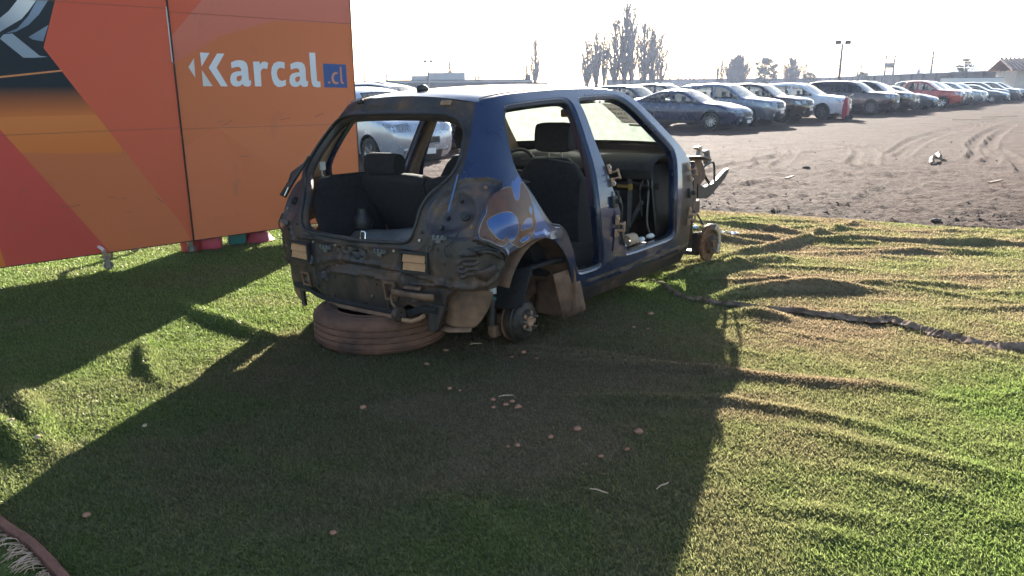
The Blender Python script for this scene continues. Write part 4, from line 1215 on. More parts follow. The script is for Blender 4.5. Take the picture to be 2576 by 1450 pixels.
# ---- wheel houses, rear suspension
for sg in (-1, 1):
    rows = []
    for a in np.linspace(R(24), R(202), 20):
        rows.append([(.03 - (.335 + dd) * math.cos(a), sg * v, .33 + (.355 + dd) * math.sin(a)) for v, dd in ((.825, .0), (.79, .012), (.70, .018), (.55, .012), (.46, -.03))])
    part(MB().grid(rows), 'wheel_house', M['brown_metal'], solid=.006)
    mb = MB(); pts = [(.03 - .32 * math.cos(a), sg * .465, .33 + .34 * math.sin(a)) for a in np.linspace(R(14), R(202), 20)]
    mb.add(pts, [tuple(range(len(pts)))]); part(mb, 'wheel_house_wall', M['brown_metal'], solid=.006)
    part(MB().grid([[(.36 - .015 * k, sg * v, w) for v in (.80, .70, .60, .55)] for k, w in enumerate((.36, .28, .21, .175))] ), 'mud_flap', M['brown_metal'], solid=.008)
    part(MB().grid([[(.16 + .02 * k + .05 * j, sg * (.80 - .0 * k), .46 - .28 * k / 5) for j in range(6)] for k in range(6)]), 'liner_skirt', M['brown_metal'], solid=.006)
    # trailing arm, spring, damper
    part(MB().bar((.06, sg * .56, .24), (.46, sg * .50, .34), .07, .06), 'trailing_arm', M['brown_metal'], bevel=.012)
    sp = [(.10 + .045 * math.cos(t), sg * .52 + .045 * math.sin(t), .30 + .006 * t) for t in np.linspace(0, 30, 120)]
    part(MB().tube(sp, .007, 6), 'coil_spring', M['rust'])
    part(MB().tube([(-.12, sg * .58, .20), (-.10, sg * .57, .33), (-.09, sg * .565, .36)], [.026, .026, .022], 12).tube([(-.09, sg * .565, .36), (-.07, sg * .55, .60)], .016, 10), 'damper', M['drum_black'])
    part(MB().tube([(-.094, sg * .567, .335), (-.09, sg * .565, .352)], .028, 12), 'damper_band', pmat('teal_band', (.02, .16, .18), rough=.5))
    part(MB().tube([(-.088, sg * .564, .37), (-.083, sg * .560, .405)], .024, 12), 'damper_label', M['paper_white'])
    part(MB().box((-.02, sg * .60, .21), (.12, .06, .10)).box((-.10, sg * .59, .17), (.08, .05, .07)), 'axle_carrier', M['brown_metal'], bevel=.012)
    dc = (.0, sg * .70, .222)
    prof = [(.02, -.045), (.105, -.045), (.116, -.036), (.116, .0), (.108, .006), (.108, .016), (.098, .028), (.066, .034), (.060, .046), (.03, .046), (.028, .050), (.022, .050), (.020, .036), (.0, .034)]
    if sg > 0: prof = [(r, h) for r, h in prof]
    mb = MB().lathe([(r, sg * h) for r, h in prof], dc, 'y', 32)
    dr = part(mb, 'brake_drum', M['drum_black'])
    MB().lathe([(.0, -sg * .055), (.122, -sg * .055), (.122, -sg * .047), (.0, -sg * .047)], dc, 'y', 28).build('backing_plate', M['brown_metal'], dr)
    hb = MB().lathe([(.021, sg * .044), (.029, sg * .044), (.030, sg * .060), (.024, sg * .064), (.020, sg * .058), (.0, sg * .050)], dc, 'y', 20).build('hub', M['tan_metal'], dr)
    for k in range(5):
        a = 2 * math.pi * k / 5 + .5; cx, cz = dc[0] + .048 * math.cos(a), dc[2] + .048 * math.sin(a)
        MB().tube([(cx, dc[1] + sg * .03, cz), (cx, dc[1] + sg * .075, cz)], .006, 8).build('wheel_stud', M['bare_steel'], dr)
        a2 = a + .63; w_ = []
        for rr_, da in ((.035, -.30), (.058, -.22), (.060, 0), (.058, .22), (.035, .30)):
            w_.append((dc[0] + rr_ * math.cos(a2 + da), dc[1] + sg * .049, dc[2] + rr_ * math.sin(a2 + da)))
        MB().add(w_, [tuple(range(5))]).build('hub_flange', M['tan_metal'], dr, solid=.003)
part(MB().tube([(.12, -.56, .26), (.15, 0, .27), (.12, .56, .26)], .045, 12), 'axle_beam', M['brown_metal'])
part(MB().tube([tuple(p) for p in smooth_poly([(.0, -.50, .60), (.05, -.56, .52), (.08, -.60, .40), (.02, -.62, .30)], 5, False)], .006, 6), 'brake_hose', M['black_plastic'])
part(MB().box((-.24, -.05, .33), (.36, .50, .10)), 'silencer', M['brown_metal'], bevel=.04)
# sill underside box
for sg in (-1, 1):
    part(MB().prism([(-.72 if sg < 0 else .60, .20), (-.60 if sg < 0 else .72, .20), (-.60 if sg < 0 else .765, .30), (-.765 if sg < 0 else .60, .30)], 0, .50, 2.0), 'sill_box', M['rear_metal'], bevel=.01)

# ---- hinges and latch gear on the door pillars
for S, w in ((3.07, .885), (3.09, .575), (1.905, .955), (1.985, .655)):
    f = frame_at(S, w); o = on(S, w, .012); mb = MB()
    mb.box(o + f @ Vector((0, .035, 0)), (.034, .06, .010), f).box(o + f @ Vector((0, -.045, 0)), (.034, .05, .010), f)
    for k in (.012, -.028): mb.box(o + f @ Vector((.022, k, .018)), (.05, .008, .040), f)
    mb.tube([o + f @ Vector((.036, -.040, .032)), o + f @ Vector((.036, .026, .032))], .008, 8)
    hg = part(mb, 'door_hinge', M['tan_metal'], bevel=.003)
    for k in (.045, -.055):
        MB().tube([o + f @ Vector((0, k, .004)), o + f @ Vector((0, k, .013))], .010, 6).build('bolt', M['bare_steel'], hg)
for S, w in ((3.075, .74), (1.945, .80)):
    f = frame_at(S, w); o = on(S, w, .010)
    part(MB().box(o, (.05, .07, .02), f).box(o + f @ Vector((.02, 0, .02)), (.02, .03, .03), f), 'door_check', M['black_plastic'], bevel=.005)
pts = [on(1.96, .86, .015), on(2.0, .78, .03), on(2.02, .70, .02), on(2.05, .60, .012), on(2.10, .52, .012)]
part(MB().tube([tuple(p) for p in smooth_poly(pts, 5, False)], .008, 6), 'wiring', M['black_plastic'])
part(MB().box(on(2.01, .545, .004), (.06, .006, .10), frame_at(2.01, .545) @ Matrix.Rotation(R(90), 3, 'X')), 'pillar_patch', M['blue'])

# ---- front end: inner wing, chassis leg, bumper arm, brake, strut
for sg in (-1, 1):
    plate = smooth_poly([(2.05, .95), (2.35, .955), (2.52, .945), (2.66, .93), (2.78, .86), (2.82, .76), (2.74, .72), (2.70, .66), (2.66, .60), (2.60, .50), (2.40, .42), (2.05, .40)], 2)
    part(MB().prism([tuple(p) for p in plate], 1, sg * .545 - .006, sg * .545 + .006), 'inner_wing', M['brown_metal'], bevel=.002)
    part(MB().grid([[(u, sg * v, w) for u, w in ((2.05, .955), (2.35, .962), (2.55, .95), (2.70, .915))] for v in (.50, .56, .62, .65)]), 'wing_rail', M['rear_metal'], solid=.012)
    part(MB().box((2.42, sg * .47, .52), (.80, .09, .11)), 'chassis_leg', M['rear_metal'], bevel=.012)
    part(MB().prism([(2.66, .60), (2.86, .585), (2.94, .60), (3.24, .725), (3.31, .775), (3.30, .80), (3.24, .79), (2.98, .70), (2.80, .685), (2.66, .72)], 1, sg * .545 - .016, sg * .545 + .016), 'bumper_arm', M['black_plastic'], bevel=.003)
    part(MB().tube([tuple(p) for p in smooth_poly([(2.78, sg * .54, .845), (2.90, sg * .55, .875), (2.99, sg * .55, .86), (3.02, sg * .55, .70)], 5, False)], .010, 8), 'lamp_stay', M['black_plastic'])
    part(MB().tube([(2.84, sg * .53, .78), (2.93, sg * .54, .70)], .012, 8), 'lamp_stay', M['black_plastic'])
    for k, (u0, w0) in enumerate(((2.74, .90), (2.90, .86))):
        hk = smooth_poly([(u0 - .02, w0 + .115), (u0 + .05, w0 + .12), (u0 + .075, w0 + .08), (u0 + .10, w0 + .03), (u0 + .06, w0 - .01), (u0 + .02, w0 + .03), (u0 + .04, w0 + .085), (u0 - .01, w0 + .095)], 2)
        part(MB().prism([tuple(p) for p in hk], 1, sg * .50 - .02, sg * .50 + .02), 'wing_tab', M['grey_plastic'] if k else M['bare_steel'], bevel=.003)
    dc = (2.50, sg * .735, .272)
    br = part(MB().lathe([(r, sg * h) for r, h in ((.06, -.022), (.146, -.022), (.148, -.018), (.148, -.002), (.146, .002), (.082, .002), (.078, .030), (.03, .034), (.03, .05), (.0, .05))], dc, 'y', 40), 'brake_disc', M['rust'])
    MB().lathe([(r, sg * h) for r, h in ((.0, .036), (.072, .036), (.074, .028), (.076, .004))], dc, 'y', 28).build('disc_hat', M['drum_black'], br)
    for k in range(5):
        a = 2 * math.pi * k / 5; cx, cz = dc[0] + .05 * math.cos(a), dc[2] + .05 * math.sin(a)
        MB().tube([(cx, dc[1] + sg * .03, cz), (cx, dc[1] + sg * .07, cz)], .006, 8).build('wheel_stud', M['bare_steel'], br)
    mb = MB()
    for a in np.linspace(R(-32), R(62), 7):
        mb.box((dc[0] + .132 * math.cos(a), dc[1] + sg * .0, dc[2] + .132 * math.sin(a)), (.05, .085, .055), Matrix.Rotation(-a, 3, 'Y'))
    MB.build(mb, 'caliper', M['bare_steel'], br, bevel=.006)
    part(MB().tube([(2.44, sg * .60, .24), (2.42, sg * .58, .42), (2.38, sg * .55, .62), (2.36, sg * .53, .86)], [.05, .035, .028, .022], 12), 'strut', M['drum_black'])
    sp = [(2.37 + .06 * math.cos(t), sg * .54 + .06 * math.sin(t), .56 + .0085 * t) for t in np.linspace(0, 34, 130)]
    part(MB().tube(sp, .008, 6), 'coil_spring', M['drum_black'])
    part(MB().bar((2.48, sg * .66, .19), (2.30, sg * .32, .22), .10, .035), 'lower_arm', M['drum_black'], bevel=.01)
    part(MB().tube([(2.47, sg * .68, .27), (2.44, sg * .30, .36)], .016, 10), 'drive_shaft', M['drum_black'])
    part(MB().tube([tuple(p) for p in smooth_poly([(2.30, sg * .58, .60), (2.40, sg * .66, .52), (2.46, sg * .70, .42)], 5, False)], .007, 6), 'brake_hose', M['black_plastic'])
    part(MB().box((2.46, sg * .66, .27), (.12, .07, .18)), 'knuckle', M['drum_black'], bevel=.02)
    part(MB().grid([[(2.03 + .02 * j, sg * (.70 + .04 * j), w) for j in range(3)] for w in (.36, .6, .8, .95)]), 'hinge_pillar_face', M['rear_metal'], solid=.008)
part(MB().box((2.40, 0, .26), (.45, .80, .05)), 'subframe', M['brown_metal'], bevel=.015)
part(MB().box((2.20, 0, .96), (.22, 1.16, .05)), 'scuttle_panel', M['rear_metal'], bevel=.01)

# ---- loose things in the car
def thing(mb, name, label, cat, mat, group=None, mw=CARM, **k):
    o = mb.build(name, mat, **k); o.matrix_world = mw
    return tag(o, label, cat, group)


thing(MB().grid([[(u, v, .655 + .12 * t - .05 * v - .02 * math.sin(v * 6)) for v in np.linspace(-.30, .40, 9)] for u, t in ((-.26, -.2), (-.20, .25), (-.12, .34), (-.06, .0))]), 'boot_trim_panel', 'long grey plastic trim panel lying across the boot', 'trim panel', M['grey_plastic'], solid=.006)
mb = MB().lathe([(.0, .0), (.055, .0), (.062, .03), (.058, .06), (.035, .09), (.03, .12), (.0, .12)], n=20); mb.v = [(p[0] - .12, p[1] + .40, p[2] + .665) for p in mb.v]
thing(mb, 'jack_cup', 'black round jack cup lying in the boot beside the grey panel', 'jack', M['black_plastic'])
mb = MB().box((.36, -.30, .665), (.16, .22, .10), Matrix.Rotation(R(18), 3, 'Z')).box((.34, -.42, .70), (.20, .05, .03), Matrix.Rotation(R(-14), 3, 'Y')).box((.44, -.26, .72), (.03, .05, .03))
mb.grid([[(.40, -.40 - .03 * i, .72 - .01 * i - .07 * j - .02 * (j == 2) * i) for i in range(6)] for j in range(3)])
thing(mb, 'door_module', 'black plastic door module dumped on the rear seat with a torn cover', 'plastic part', M['black_plastic'], bevel=.006)
mb = MB().lathe([(.036, -.055), (.040, -.055), (.041, .055), (.036, .055)], n=20, axis='x', closed=True)
mb.v = [(p[0] + 1.27, p[1] - .68, p[2] + .478) for p in mb.v]
thing(mb, 'cardboard_tube', 'short tan cardboard tube lying on the door sill', 'tube', M['card'])


def lump(c, r, seed, sq=(1, 1, .7), n=2):
    bm = bmesh.new(); bmesh.ops.create_icosphere(bm, subdivisions=n, radius=1)
    rg = np.random.default_rng(seed); A_ = rg.normal(0, 1, (4, 3)); ph = rg.uniform(0, 6, 4)
    V = []
    for v in bm.verts:
        p = np.array(v.co); k = 1 + .16 * sum(math.sin(float(A_[i] @ p) * 2.2 + ph[i]) for i in range(4)) / 2
        V.append((c[0] + p[0] * r * k * sq[0], c[1] + p[1] * r * k * sq[1], c[2] + p[2] * r * k * sq[2]))
    Fc = [[v.index for v in f.verts] for f in bm.faces]; bm.free()
    return MB().add(V, Fc)


for i, (u, v, lb) in enumerate(((1.13, -.70, 'crumpled white scrap on the door sill nearest the centre pillar'), (1.40, -.70, 'crumpled white scrap beside the cardboard tube on the door sill'), (1.56, -.69, 'crumpled white scrap at the front end of the door sill'))):
    thing(lump((u, v, .462), .032, 60 + i, (1.3, .8, .55)), 'paper_scrap', lb, 'scrap', M['paper_white'], group='scraps on the door sill')

# ---- tyre lying flat under the tail
ty = empty('old_tyre', (-.752, 4.22, turf_z(-.752, 4.22) - .004))
ty.scale = (1.045, 1.045, 1.03)
tag(ty, 'dusty brown worn tyre lying flat, propping up the tail of the stripped car', 'tyre')
Rt, wt = .36, .205
prof = [(.225, .030), (.232, .012), (.27, .002), (.315, .006), (.340, .020)]
zz = [.030]
groove = [.050, .082, .115, .148]
tread = [(.352, .030)]
for gz_ in groove:
    tread += [(.3595, gz_ - .006), (.3585, gz_ - .004), (.350, gz_ - .003), (.350, gz_ + .003), (.3585, gz_ + .004)]
tread += [(.3595, .160), (.353, .175)]
prof += tread + [(.340, .186), (.315, .200), (.27, .206), (.232, .196), (.225, .178), (.229, .172), (.25, .168), (.30, .16), (.325, .14), (.33, .10), (.325, .06), (.30, .046), (.25, .038), (.229, .036)]
tc_ = MB().lathe(prof, n=160, closed=True)
for i_ in range(len(tc_.v)):
    x_, y_, z_ = tc_.v[i_]; r_ = math.hypot(x_, y_)
    if r_ > .357:
        k_ = i_ % 160; row_ = int(z_ * 31)
        q_ = (r_ - (.005 if (k_ + 2 * row_) % 5 == 0 else 0) - .0015 * (_hash(np.array([k_]), np.array([row_]), 3)[0])) / r_
        tc_.v[i_] = (x_ * q_, y_ * q_, z_)
    elif r_ > .335:
        k_ = i_ % 160; q_ = 1 - (.004 / r_ if k_ % 8 in (0, 1) else 0); tc_.v[i_] = (x_ * q_, y_ * q_, z_)
tc_.build('carcass', M['tyre_dusty'], ty)
mb = MB()
for r_, z_ in ((.30, .2035), (.262, .2065), (.245, .2025)):
    mb.lathe([(r_ - .002, z_ - .002), (r_, z_ + .0012), (r_ + .002, z_ - .002)], n=96)
mb.build('sidewall_ribs', M['tyre_dusty'], ty)

# ================================================================== PROMOTIONAL BOARD ON CASTERS
HB = R(46)
bdx, bdy = math.sin(HB), math.cos(HB)
BM = Matrix(((bdx, -bdy, 0, -2.74), (bdy, bdx, 0, 6.52), (0, 0, 1, 0), (0, 0, 0, 1)))   # x along the board, y away from the viewer, z up
board = empty('advertising_board', mw=BM)
tag(board, 'tall orange and red advertising board on casters with white lettering', 'board')


def print_mat(name, c0, c1, d, lo, hi, rough=.55, grime=.5):
    """printed vinyl: a two colour gradient of the artwork, or a painted-in sheen, along direction d, with scuffs and dirt"""
    m, nt, b, out = new_mat(name); N = nt.nodes; L = nt.links
    tc = N.new('ShaderNodeTexCoord')
    dp = N.new('ShaderNodeVectorMath'); dp.operation = 'DOT_PRODUCT'; dp.inputs[1].default_value = d
    L.new(tc.outputs['Object'], dp.inputs[0])
    mr = N.new('ShaderNodeMapRange'); mr.inputs['From Min'].default_value = lo; mr.inputs['From Max'].default_value = hi
    L.new(dp.outputs['Value'], mr.inputs[0])
    mx = N.new('ShaderNodeMix'); mx.data_type = 'RGBA'; mx.inputs[6].default_value = (*c0, 1); mx.inputs[7].default_value = (*c1, 1)
    L.new(mr.outputs[0], mx.inputs[0])
    nz = N.new('ShaderNodeTexNoise'); nz.inputs['Scale'].default_value = 3.2; nz.inputs['Detail'].default_value = 9; nz.inputs['Roughness'].default_value = .72
    mp = N.new('ShaderNodeMapping'); mp.inputs['Scale'].default_value = (1, 1, .55); mp.inputs['Rotation'].default_value = (0, R(25), 0)
    L.new(tc.outputs['Object'], mp.inputs[0]); L.new(mp.outputs[0], nz.inputs['Vector'])
    r2 = N.new('ShaderNodeMapRange'); r2.inputs['From Min'].default_value = .58; r2.inputs['From Max'].default_value = .78; r2.inputs['To Max'].default_value = grime
    L.new(nz.outputs['Fac'], r2.inputs[0])
    m2 = N.new('ShaderNodeMix'); m2.data_type = 'RGBA'; m2.inputs[7].default_value = (.22, .12, .08, 1)
    L.new(r2.outputs[0], m2.inputs[0]); L.new(mx.outputs[2], m2.inputs[6]); L.new(m2.outputs[2], b.inputs['Base Color'])
    b.inputs['Roughness'].default_value = rough; b.inputs['Specular IOR Level'].default_value = .35
    n2 = N.new('ShaderNodeTexNoise'); n2.inputs['Scale'].default_value = 5; n2.inputs['Detail'].default_value = 3
    L.new(tc.outputs['Object'], n2.inputs['Vector'])
    bp = N.new('ShaderNodeBump'); bp.inputs['Strength'].default_value = .12; bp.inputs['Distance'].default_value = .02
    L.new(n2.outputs['Fac'], bp.inputs['Height']); L.new(bp.outputs[0], b.inputs['Normal'])
    return m


RED, ORA, DOR = (.56, .075, .055), (.66, .17, .035), (.42, .115, .03)
PM = [print_mat('print_red', (.66, .10, .055), (.62, .135, .055), (.7, 0, -.7), -1.9, .2),
      print_mat('print_orange', (.72, .22, .06), (.66, .17, .035), (0, 0, -1), -1.3, -.9),
      print_mat('print_deep_orange', (.58, .15, .055), (.66, .18, .07), (.7, 0, -.7), -1.2, .1),
      print_mat('print_crimson', (.60, .075, .055), (.54, .08, .05), (.7, 0, -.7), -1.4, -.4),
      print_mat('print_black', (.010, .016, .026), (.022, .028, .038), (0, 0, 1), 1.3, 2.0, grime=.1),
      print_mat('print_fade', (.62, .16, .04), (.02, .024, .03), (0, 0, 1), 1.20, 1.40, grime=.1),
      print_mat('print_chrome', (.30, .34, .42), (.80, .78, .80), (.6, 0, .8), .75, 1.0, grime=.05),
      print_mat('print_steel', (.07, .10, .16), (.26, .32, .43), (.6, 0, .8), .6, 1.0, grime=.05),
      print_mat('print_line', (.72, .26, .10), (.72, .26, .10), (0, 0, 1), 0, 1, grime=.05),
      print_mat('print_red_sky_sheen', (.66, .20, .15), (.60, .15, .09), (0, 0, -1), -2.6, -1.6),  # pinker towards the top: sky reflection painted into the print
      print_mat('print_amber', (.66, .19, .08), (.66, .185, .07), (0, 0, -1), -1.6, -.3),
      print_mat('print_amber2', (.62, .155, .065), (.68, .185, .075), (0, 0, -1), -1.6, -.3)]


def panel(x0, x1, name, regions, base):
    z0, z1 = .115, 2.94
    outer = [(x0, z0), (x1, z0), (x1, z1), (x0, z1)]
    lines = []
    for poly, i in regions:
        p = np.array(poly, float); p[:, 0] = np.clip(p[:, 0], x0 + .0005, x1 - .0005); p[:, 1] = np.clip(p[:, 1], z0 + .0005, z1 - .0005)
        lines.append((p, True))
    v, f = cdt_sheet(np.array(outer), [], lines, np.stack(np.meshgrid(np.arange(x0 + .1, x1, .12), np.arange(z0 + .1, z1, .12)), -1).reshape(-1, 2))
    cen = v[f].mean(1); mi = np.full(len(f), base)
    for (p, _), (_, i) in zip(lines, regions): mi[inside(p, cen)] = i
    V = np.stack([v[:, 0], np.zeros(len(v)) - .0, v[:, 1]], 1)
    o = mesh_obj(name, V, f, PM, board, False, mi)
    o.data.materials.append(M['white_metal'])
    return o


XL = -2.44
regL = [([(XL, 2.94), (-.62, 2.94), (-.802, 2.012), (-.926, 1.674), (-.76, 1.394), (-1.012, 1.305), (-1.253, 1.30), (XL, 1.28)], 4),
        ([(XL, 1.40), (-.764, 1.40), (-.63, 1.18), (XL, 1.18)], 5),
        ([(XL, 1.19), (-.636, 1.19), (-.457, .892), (-.814, .905), (-1.307, .946), (XL, .97)], 1),
        ([(XL, .97), (-1.307, .946), (-.814, .905), (-.457, .892), (-.09, .28), (.0, .13), (.0, .116), (-.67, .116), (-1.283, 1.106), (XL, 2.9)], 2),
        ([(XL, 2.9), (-1.283, 1.106), (-.677, .122), (-.67, .116), (XL, .116)], 3),
        ([(XL, .4), (-1.409, .262), (-1.395, .116), (XL, .116)], 1),
        ([(-1.169, 1.867), (-1.109, 1.917), (-1.044, 1.995), (-.99, 2.12), (-.86, 2.12), (-.924, 2.003), (-.985, 1.924), (-1.036, 1.868), (-1.125, 1.812), (-1.183, 1.774), (-1.5, 1.70), (-1.5, 1.80)], 6),
        ([(-.919, 2.004), (-.86, 2.12), (-.80, 2.12), (-.846, 2.009), (-.922, 1.904), (-.999, 1.829), (-1.087, 1.778), (-1.153, 1.764), (-1.073, 1.802), (-.989, 1.894)], 7),
        ([(-1.011, 1.746), (-.871, 1.835), (-.903, 1.762), (-.921, 1.719), (-.986, 1.729)], 7),
        ([(-1.164, 1.758), (-1.11, 1.766), (-.958, 1.618), (-.905, 1.611), (-1.004, 1.603), (-1.064, 1.603), (-1.19, 1.728)], 6),
        ([(XL, 1.38), (-1.229, 1.474), (-.826, 1.521), (-.829, 1.509), (-1.229, 1.461), (XL, 1.366)], 8)]
# keep the crimson wedge from covering the band above it
regL[3] = ([(-1.283, .944), (-1.283, 1.106), (-.68, .125), (-.67, .116), (-.02, .116), (-.09, .28), (-.457, .892), (-.814, .905)], 2)
regL[4] = ([(XL, 1.26), (-1.36, 1.23), (-1.283, 1.106), (-.68, .125), (-.675, .116), (XL, .116)], 3)
pl_ = panel(XL, -.006, 'panel', regL, 0)
regR = [([(.006, 1.79), (.40, 2.2), (.9, 2.94), (.006, 2.94)], 0),
        ([(.40, 2.2), (.9, 2.94), (1.70, 2.94), (1.70, 1.96), (.9, 1.95), (.4, 1.80), (.006, 1.58), (.006, 1.79)], 9),
        ([(.30, 1.06), (.9, .60), (1.3, .116), (1.70, .116), (1.70, 1.2), (1.2, 1.08)], 10),
        ([(.006, .9), (.30, 1.06), (.55, .60), (.80, .116), (.006, .116)], 11)]
pr_ = panel(.006, 1.70, 'panel', regR, 2)
M['vinyl_back'] = pmat('board_back', [(.30, .28, .26), (.42, .39, .36)], 4, .8)
for x0, x1 in ((XL, -.006), (.006, 1.70)):
    MB().box(((x0 + x1) / 2, .014, 1.5275), (x1 - x0, .024, 2.825)).build('panel_core', M['vinyl_back'], board)
    # steel frame behind
    mb = MB()
    for z in (.16, 1.05, 1.99, 2.9): mb.box(((x0 + x1) / 2, .05, z), (x1 - x0 - .02, .04, .04))
    for x in (x0 + .05, (x0 + x1) / 2, x1 - .05): mb.box((x, .0501, 1.53), (.04, .038, 2.70))
    mb.build('frame', M['rear_metal'], board)
M['seam'] = pmat('print_seam', (.30, .10, .06), rough=.7)
for x0, x1, z, dz in ((XL, -.006, 2.005, -.005), (XL, -.006, 1.062, .004), (.006, 1.70, 1.975, -.012), (.006, 1.70, 1.055, -.02)):
    MB().bar((x0, -.0015, z), (x1, -.0015, z + dz), .002, .0035).build('seam', M['seam'], board)
# dark aluminium edge with bright worn spots along the joint, and thin edging elsewhere
M['edge_dark'] = pmat('worn_black_edge', [(.02, .02, .02), (.035, .03, .03), (.5, .48, .46)], 6, .5, .3, lo=.45, hi=.70, stretch=(1, 1, 1.4))
MB().box((.0, -.002, 1.5275), (.011, .012, 2.825)).build('joint_strip', M['edge_dark'], board)
MB().box((-.012, -.004, 1.80), (.006, .006, .42)).build('joint_wear', M['white_metal'], board)
MB().box((1.703, .010, 1.5275), (.006, .034, 2.83)).build('edge_strip', M['edge_dark'], board)
MB().box(((XL + 1.70) / 2, .010, .112), (1.70 - XL, .034, .006)).build('edge_strip', M['edge_dark'], board)
for k in range(16):
    x = rng.uniform(-1.3, 1.5); z = rng.uniform(.25, 1.2); a = rng.normal(.2, .5)
    if k > 7: x = rng.uniform(-1.25, -.2); z = rng.uniform(.25, .8)
    Ln = rng.uniform(.015, .05)
    MB().bar((x - Ln * math.cos(a), -.0014, z - Ln * math.sin(a)), (x + Ln * math.cos(a), -.0014, z + Ln * math.sin(a)), .0015, rng.uniform(.002, .006)).build('scuff', M['seam'], board)

# lettering
M['letter'] = pmat('white_vinyl_letters', [(.66, .66, .72), (.72, .71, .76)], 5, .5)
M['letter_warm'] = pmat('cream_vinyl', [(.60, .56, .56), (.66, .61, .60)], 5, .5)
M['blue_box'] = pmat('blue_vinyl', [(.022, .075, .26), (.03, .085, .28)], 5, .5)
M['letter_or'] = pmat('orange_vinyl', [(.58, .22, .13), (.60, .24, .14)], 5, .5)
for poly, mt in (([(.115, 1.549), (.168, 1.621), (.163, 1.467)], 'letter_warm'), ([(.224, 1.668), (.304, 1.666), (.225, 1.556)], 'letter'), ([(.224, 1.529), (.304, 1.397), (.221, 1.398)], 'letter_warm'), ([(.370, 1.664), (.432, 1.664), (.352, 1.548), (.435, 1.395), (.375, 1.396), (.285, 1.547)], 'letter')):
    MB().prism(poly, 1, -.0022, -.0010).build('logo_shape', M[mt], board, smooth=False)
LETT = {'a': [(0.482, 1.592), (0.524, 1.609), (0.559, 1.614), (0.6, 1.608), (0.624, 1.588), (0.632, 1.553), (0.63, 1.459), (0.634, 1.445), (0.651, 1.442), (0.644, 1.403), (0.624, 1.393), (0.598, 1.393), (0.58, 1.4), (0.571, 1.415), (0.547, 1.398), (0.515, 1.392), (0.481, 1.401), (0.462, 1.427), (0.462, 1.459), (0.471, 1.488), (0.492, 1.509), (0.528, 1.519), (0.569, 1.522), (0.568, 1.538), (0.56, 1.553), (0.538, 1.558), (0.512, 1.553), (0.483, 1.544)],
        'ah': [(0.569, 1.486), (0.543, 1.484), (0.523, 1.474), (0.518, 1.456), (0.526, 1.439), (0.542, 1.436), (0.558, 1.445), (0.567, 1.462)],
        'r': [(0.683, 1.603), (0.742, 1.604), (0.746, 1.578), (0.764, 1.599), (0.791, 1.606), (0.825, 1.594), (0.808, 1.54), (0.783, 1.549), (0.759, 1.54), (0.746, 1.516), (0.743, 1.394), (0.682, 1.394)],
        'c': [(0.983, 1.6), (0.949, 1.607), (0.918, 1.607), (0.88, 1.592), (0.855, 1.556), (0.845, 1.514), (0.848, 1.46), (0.864, 1.414), (0.896, 1.388), (0.937, 1.388), (0.978, 1.402), (0.983, 1.445), (0.977, 1.451), (0.948, 1.439), (0.921, 1.448), (0.903, 1.475), (0.899, 1.508), (0.909, 1.538), (0.927, 1.552), (0.951, 1.554), (0.978, 1.544)],
        'l': [(1.236, 1.691), (1.298, 1.691), (1.298, 1.448), (1.307, 1.435), (1.333, 1.435), (1.332, 1.384), (1.291, 1.382), (1.256, 1.391), (1.243, 1.416), (1.237, 1.479)],
        'c2': [(1.525, 1.518), (1.504, 1.523), (1.473, 1.512), (1.453, 1.48), (1.454, 1.441), (1.473, 1.414), (1.503, 1.409), (1.525, 1.416), (1.526, 1.43), (1.497, 1.429), (1.48, 1.448), (1.478, 1.477), (1.491, 1.499), (1.522, 1.504)],
        'l2': [(1.549, 1.569), (1.569, 1.569), (1.569, 1.441), (1.576, 1.428), (1.588, 1.428), (1.584, 1.412), (1.559, 1.414), (1.55, 1.435)],
        'd': [(1.44, 1.425), (1.438, 1.42), (1.433, 1.416), (1.426, 1.414), (1.419, 1.416), (1.414, 1.42), (1.413, 1.425), (1.415, 1.431), (1.421, 1.435), (1.427, 1.437), (1.434, 1.435), (1.439, 1.431)]}


def glyph(key, y, mat, dx=0.0, dz=0.0, hole=None):
    p = np.array(LETT[key]) + np.array([dx, dz]); hs_ = [np.array(LETT[hole]) + np.array([dx, dz])] if hole else []
    v, f = cdt_sheet(p, hs_, [], np.zeros((0, 2)))
    mesh_obj('letter', [(a, y, c) for a, c in v], f, mat, board, False)


glyph('a', -.0022, M['letter'], hole='ah'); glyph('r', -.0022, M['letter']); glyph('c', -.0022, M['letter'])
glyph('a', -.0022, M['letter'], .556, -.006, 'ah'); glyph('l', -.0022, M['letter'])
MB().prism([(1.372, 1.381), (1.622, 1.376), (1.620, 1.591), (1.373, 1.596)], 1, -.0024, -.0012).build('domain_tag', M['blue_box'], board, smooth=False)
for k_ in ('d', 'c2', 'l2'): glyph(k_, -.0036, M['letter_or'])


# casters and feet
def caster(x, y, name='caster'):
    wpt = BM @ Vector((x, y, 0)); g0 = turf_z(wpt.x, wpt.y) + .004
    mb = MB().bar((x, y, .16), (x, y, .085 + g0), .02, .05, (0, 1, 0)).box((x, y, .105 + g0), (.06, .05, .008))
    for k in (-.016, .016): mb.box((x + .01, y + k, .06 + g0), (.035, .004, .085))
    o = mb.build(name, M['bare_steel'], board)
    MB().lathe([(.008, -.011), (.034, -.011), (.037, -.006), (.037, .006), (.034, .011), (.008, .011)], (x + .018, y, .037 + g0), 'y', 20).build('wheel', M['grey_plastic'], o)


